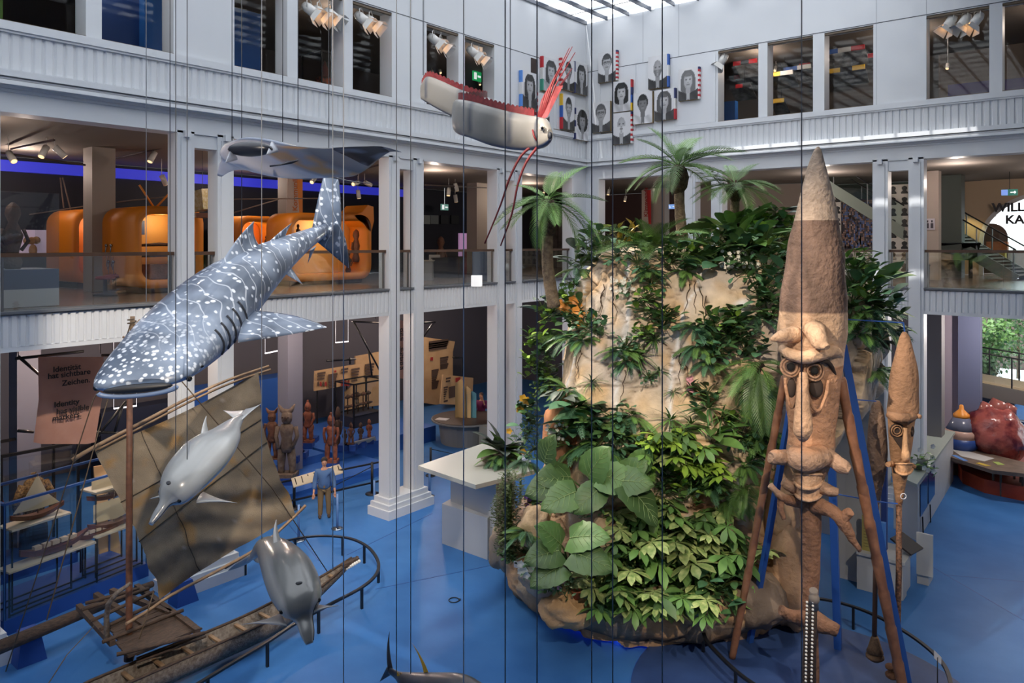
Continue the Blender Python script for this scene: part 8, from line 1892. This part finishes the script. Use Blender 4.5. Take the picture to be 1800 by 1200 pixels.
# theatre spotlights in the window heads
def theatre(lab, q, d, on=True):
    d = Vector(d).normalized(); t = thing('theatre_spotlight', lab, 'spotlight', q, 'white theatre spotlights in the upper windows'); s_ = d.cross(UP).normalized(); u = s_.cross(d)
    b = MB(); b.tube([q, q + d * .12, q + d * .42], [.10, .14, .14], 12); b.build('housing', SPW, t)
    b = MB(); b.tube([q + d * .42, q + d * .425], .12, 12); b.build('lens', mat('lens_on' if on else 'lens_off', (255, 190, 120) if on else (60, 56, 56), .2, emit=6 if on else 0), t)
    for a, c in ((s_, u), (-s_, u), (u, s_), (-u, s_)):
        o_ = q + d * .42 + a * .14; b = MB(); b.prism([o_ - c * .13, o_ + c * .13, o_ + c * .19 + d * .2 + a * .10, o_ - c * .19 + d * .2 + a * .10], a * .008); b.build('barn_door', SPW, t)
    b = MB(); b.tube([q + d * .2 + s_ * .17, q + d * .2 + s_ * .17 + UP * .22, q + d * .2 + UP * .30, q + d * .2 - s_ * .17 + UP * .22, q + d * .2 - s_ * .17], .015, 5); b.tube([q + d * .2 + UP * .3, q + d * .2 + UP * .42], .02, 5); b.build('yoke', SPW, t)
TL = [('L', 534, 8, 1), ('L', 552, 14, 1), ('L', 572, 18, 0), ('L', 626, 24, 1), ('L', 643, 30, 1), ('L', 754, 62, 1), ('L', 767, 70, 0), ('L', 822, 84, 1), ('L', 834, 92, 0), ('R', 1678, 28, 1), ('R', 1703, 26, 0), ('R', 1725, 24, 1), ('R', 1277, 96, 0)]
TLN = ['first of three in the fourth window', 'second of three in the fourth window', 'third of three in the fourth window', 'first of two in the fifth window', 'second of two in the fifth window', 'first of two above the oarfish tail', 'second of two above the oarfish tail', 'first of two beside the exit sign window', 'second of two beside the exit sign window', 'lit, first of three at the upper right', 'unlit, middle of three at the upper right', 'third of three at the upper right', 'single one in the first right window']
for (sd_, px, py, on), lb in zip(TL, TLN):
    q = onX(px, py, XL - .28) if sd_ == 'L' else onY(px, py, YR + .28)
    theatre('white theatre spotlight with barn doors, ' + lb, q, (.75, .5, -.75) if sd_ == 'L' else (-.55, -.4, -.95), on)
for i, (px, py) in enumerate(((759, 124), (773, 122), (842, 143))): trackspot(onX(px, py, -23), (.5, -.3, -.7), 'small lit ceiling spot deep in the upper floor, ' + ('left', 'right', 'under the exit sign')[i], .7)
for i, (px, py) in enumerate(((1364, 117), (1510, 92), (1519, 92), (1666, 112))): trackspot(onY(px, py, 31), (0, -.5, -.8), 'small lit spot in the upper right gallery, ' + ('second window', 'left of a pair', 'right of a pair', 'big right window')[i], .7)
# hanging portrait boards and partitions in the upper right gallery
COLR = {'r': (170, 30, 40), 'b': (40, 84, 160), 'w': (200, 200, 200), 'y': (210, 170, 40), 'k': (30, 30, 34), 'g': (60, 140, 120), 'n': (30, 40, 90)}
for i, (px, py, w_, cs_) in enumerate(((1270 + 40, 108, 1.0, 'rkr'), (1325, 96, .9, 'gwg'), (1312, 132, 1.1, 'rwr'), (1300, 150, .9, 'krk'), (1362, 100, .7, 'r'), (1395, 98, 1.6, 'nwnw'), (1372, 128, 1.0, 'yw'), (1402, 118, 1.1, 'bw'), (1425, 112, .9, 'rk'), (1485, 86, 1.4, 'bwr'), (1520, 98, 1.2, 'wrwrw'), (1470, 108, .9, 'r'), (1488, 120, 1.3, 'yky'), (1366, 176, .6, 'y'))):
    q = onY(px, py, 30 + (i % 3)); t = thing('hanging_portrait', 'portrait board hung flat under the upper ceiling, %s' % ('first window, dark centre edge', 'first window, green edge', 'first window, red white edge', 'first window, lowest', 'second window, small red', 'second window, long navy and white edge', 'second window, yellow edge', 'second window, blue edge', 'second window, beside the pier', 'third window, blue white red edge', 'third window, chequered edge', 'third window, small red edge', 'third window, yellow edge', 'second window, low yellow')[i], 'picture', q, 'portrait boards hung under the upper ceiling')
    b = MB(); b.prism([q + Vector((-w_ / 2, 0, 0)), q + Vector((w_ / 2, 0, 0)), q + Vector((w_ / 2 - .1, 1.0, -.45)), q + Vector((-w_ / 2 - .1, 1.0, -.45))], (0, 0, .03)); b.build('board', mat('board_grey%d' % (i % 2), ((92, 92, 94), (52, 52, 54))[i % 2], .6, (150, 150, 150), 3), t)
    for k, ch in enumerate(cs_): b = MB(); u0 = -w_ / 2 + w_ * k / len(cs_); b.box(q.x + u0, q.x + u0 + w_ / len(cs_), q.y - .06, q.y, q.z - .12, q.z + .05); b.build('edge_band', mat('edge_' + ch, COLR[ch], .6), t)
    b = MB(); b.tube([q + Vector((0, .5, 0)), (q.x, q.y + .5, 15.7)], .01, 4); b.build('hanger', DARK, t)
def rpanel(lab, px0, px1, Y, z0_, z1_, m): b = MB(); b.box(onY(px0, 100, Y).x, onY(px1, 100, Y).x, Y, Y + .3, z0_, z1_); tag(b.build('partition', m), lab, 'partition')
rpanel('blue partition in the first right upper window', 1272, 1292, 29, SILL - .1, 13.9, UBL); rpanel('violet-blue wall in the big right upper window', 1666, 1745, 31, SILL - .1, 13.9, mat('violet', (54, 50, 92), .7)); rpanel('violet-blue wall in the last upper window', 1760, 1830, 31.2, SILL - .1, 13.9, MATS['violet']); rpanel('beige partition at the left of the big right window', 1630, 1650, 29, SILL - .1, 14.6, mat('upper_beige', (110, 102, 94), .7))
for i, (p0, p1) in enumerate(((1359, 1374), (1457, 1488), (1493, 1531))): rpanel(('dark low screen in the second right window', 'dark low screen left in the third right window', 'dark low screen right in the third right window')[i], p0, p1, 30, SILL - .1, 13.15, mat('screen_dark', (34, 36, 40), .6))
# ================= portrait boards on the corner walls =================
PT = mat('portrait_print', (128, 128, 128), .25, vcol='Col')
def portrait(side, pa, pb, ya, yb_, lab, st, strip, face):
    t_side = aL if side == 'L' else aR; pc_ = (pa + pb) / 2
    a0, a1 = t_side(pa), t_side(pb); zf = (lambda y: onX(pc_, y, XL).z) if side == 'L' else (lambda y: onY(pc_, y, YR).z); z1_, z0_ = zf(ya), zf(yb_)
    d = .16; c = Vector((XL + d, (a0 + a1) / 2, z0_)) if side == 'L' else Vector(((a0 + a1) / 2, YR - d, z0_))
    t = thing('portrait_board', lab, 'picture', c, 'black and white portrait boards'); b = MB(); b.wbox(side, a0, a1, .03, d - .005, z0_, z1_); b.build('box', mat('board_edge', (150, 130, 92), .6), t)
    sk, hair, shirt, beard, gl, hs = face; NX_, NY_ = 30, 40; rowsv = []; colv = []
    for j in range(NY_ + 1):
        r_ = []
        for i in range(NX_ + 1):
            u, v = i / NX_, j / NY_; a = a0 + (a1 - a0) * u; z_ = z0_ + (z1_ - z0_) * v
            r_.append((XL + d, a, z_) if side == 'L' else (a, YR - d, z_))
            x, y = (u - .5) * 2 * .66, (v - .60) * 1.66; g = .62 - .1 * abs(x)
            hw = .34; 
            if hs == 'long' and abs(x) < .50 - .10 * max(0, y) and -.62 < y < .55 and (x / .52) ** 2 + ((y - .02) / .58) ** 2 < 1.0 + (.6 if y < 0 else 0): g = hair
            if hs == 'curly' and (x / .56) ** 2 + ((y - .03) / .62) ** 2 < 1 + .1 * math.sin(x * 40) * math.sin(y * 40): g = hair
            if hs == 'short' and (x / .37) ** 2 + ((y - .13) / .43) ** 2 < 1: g = hair
            if y < -.52 - .1 * math.cos(x * 2) + .28 * x * x + 0 and abs(x) < .76: 
                g = shirt * (1 + .2 * math.sin(x * 9 + y * 7))
                if abs(x) < .13 and y > -.95 - abs(x): g = sk * .9
            if abs(x) < .15 and -.65 < y < -.3: g = sk * .78
            e = (x / .30) ** 2 + ((y - .0) / .42) ** 2
            if e < 1:
                g = sk * (1 - .22 * e) * (1.0 if x > -.05 else .92)
                if hs in ('long', 'short', 'curly') and y > .24 + .25 * x * x: g = hair * 1.2
                for ex in (-.12, .12):
                    if (x - ex) ** 2 / .004 + (y - .07) ** 2 / .0009 < 1: g = .07
                    if abs(y - .14) < .014 and abs(x - ex) < .075: g *= .5
                    if gl and abs(math.hypot(x - ex, (y - .06) * 1.1) - .095) < .018: g = .06
                if gl and abs(y - .07) < .012 and abs(x) < .04: g = .08
                if abs(x) < .045 and abs(y + .09) < .02: g *= .6
                if abs(y + .19 - .5 * x * x) < .026 and abs(x) < .12: g = .55 if abs(y + .185 - .5 * x * x) < .015 else .2
                if beard and y < -.08 - .3 * (abs(x) < .05) and not (abs(y + .19) < .03 and abs(x) < .1): g = g * (1 - beard) + (.06 if beard < .9 else .6) * beard
            g = max(.01, g); colv.append((g, g, g * 1.03))
        rowsv.append(r_)
    b = MB(); b.grid(rowsv if side == 'L' else rowsv, False); o = b.build('print', PT, t, vc=colv)
    if strip:
        left, cols_ = strip; n_ = len(cols_); w_ = (a1 - a0) * .075; s0 = a0 - w_ if left else a1; 
        for k, ch in enumerate(cols_): b = MB(); b.wbox(side, s0, s0 + w_, .03, d, z1_ - (z1_ - z0_) * (k + 1) / n_, z1_ - (z1_ - z0_) * k / n_); b.build('edge_band', mat('edge_' + ch, COLR[ch], .6), t)
COLR['c'] = (80, 130, 200)
F = lambda sk=.36, hair=.02, shirt=.03, beard=0, gl=0, hs='long': (sk, hair, shirt, beard, gl, hs)
for a in (('L', 913, 938, 128, 190, 'portrait of a long-haired woman, light blue and white edge, lowest left', '', (1, 'cwc'), F()), ('L', 950, 976, 104, 163, 'portrait of a smiling woman with scarf, red white green edge', '', (1, 'rwg'), F(.4, .03, .3)), ('L', 983, 1004, 106, 160, 'portrait of a bearded man behind the red crest rays', '', (1, 'rwrwrwrwrwrw'), F(.28, .02, .03, .7, 0, 'short')), ('L', 1006, 1027, 112, 167, 'portrait of a woman in dark hijab nearest the corner, navy edge', '', (1, 'nwn'), F(.36, .03, .04)),
          ('L', 940, 960, 166, 222, 'portrait of a bald man half hidden by the oarfish', '', (1, 'rwrwrwrwrw'), F(.42, .4, .05, 0, 0, 'bald')), ('L', 984, 1004, 168, 229, 'portrait of a young man with yellow blue red edge', '', (1, 'ybr'), F(.36, .02, .05, .35, 0, 'short')), ('L', 1007, 1029, 193, 247, 'portrait of a curly-haired woman in white, blue and white edge', '', (1, 'nwnwn'), F(.30, .02, .6, 0, 0, 'curly')),
          ('R', 1055, 1086, 92, 145, 'portrait of a man with glasses and shirt collar, highest on the right wall', '', (0, 'nrwrwrwrwrwrwrw'), F(.42, .05, .05, 0, 1, 'short')), ('R', 1044, 1076, 180, 233, 'portrait of an older woman with glasses, lowest left of the right wall', '', None, F(.34, .10, .06, 0, 1, 'short')), ('R', 1080, 1112, 143, 197, 'portrait of a smiling dark-haired woman in floral blouse', '', (0, 'rnby'), F(.44, .02, .45)), ('R', 1080, 1112, 199, 254, 'portrait of a bald man with white beard', '', (0, 'nrwrwrwrwrwrw'), F(.42, .4, .06, .95, 0, 'bald')),
          ('R', 1117, 1150, 163, 218, 'portrait of a young man in white vest left of the palm top', '', None, F(.17, .02, .5, 0, 0, 'short')), ('R', 1143, 1176, 99, 156, 'portrait of a bald bearded smiling man, blue and white edge', '', (0, 'bwb'), F(.32, .3, .03, .6, 0, 'bald')), ('R', 1154, 1188, 158, 212, 'portrait of a wavy-haired woman behind palm fronds, red edge', '', (0, 'nwr'), F(.40, .08, .05)), ('R', 1196, 1230, 121, 177, 'portrait of a woman with long wavy hair, farthest from the corner', '', (0, 'nrwrwrwrwrwrw'), F(.42, .12, .04))):
    portrait(*a)
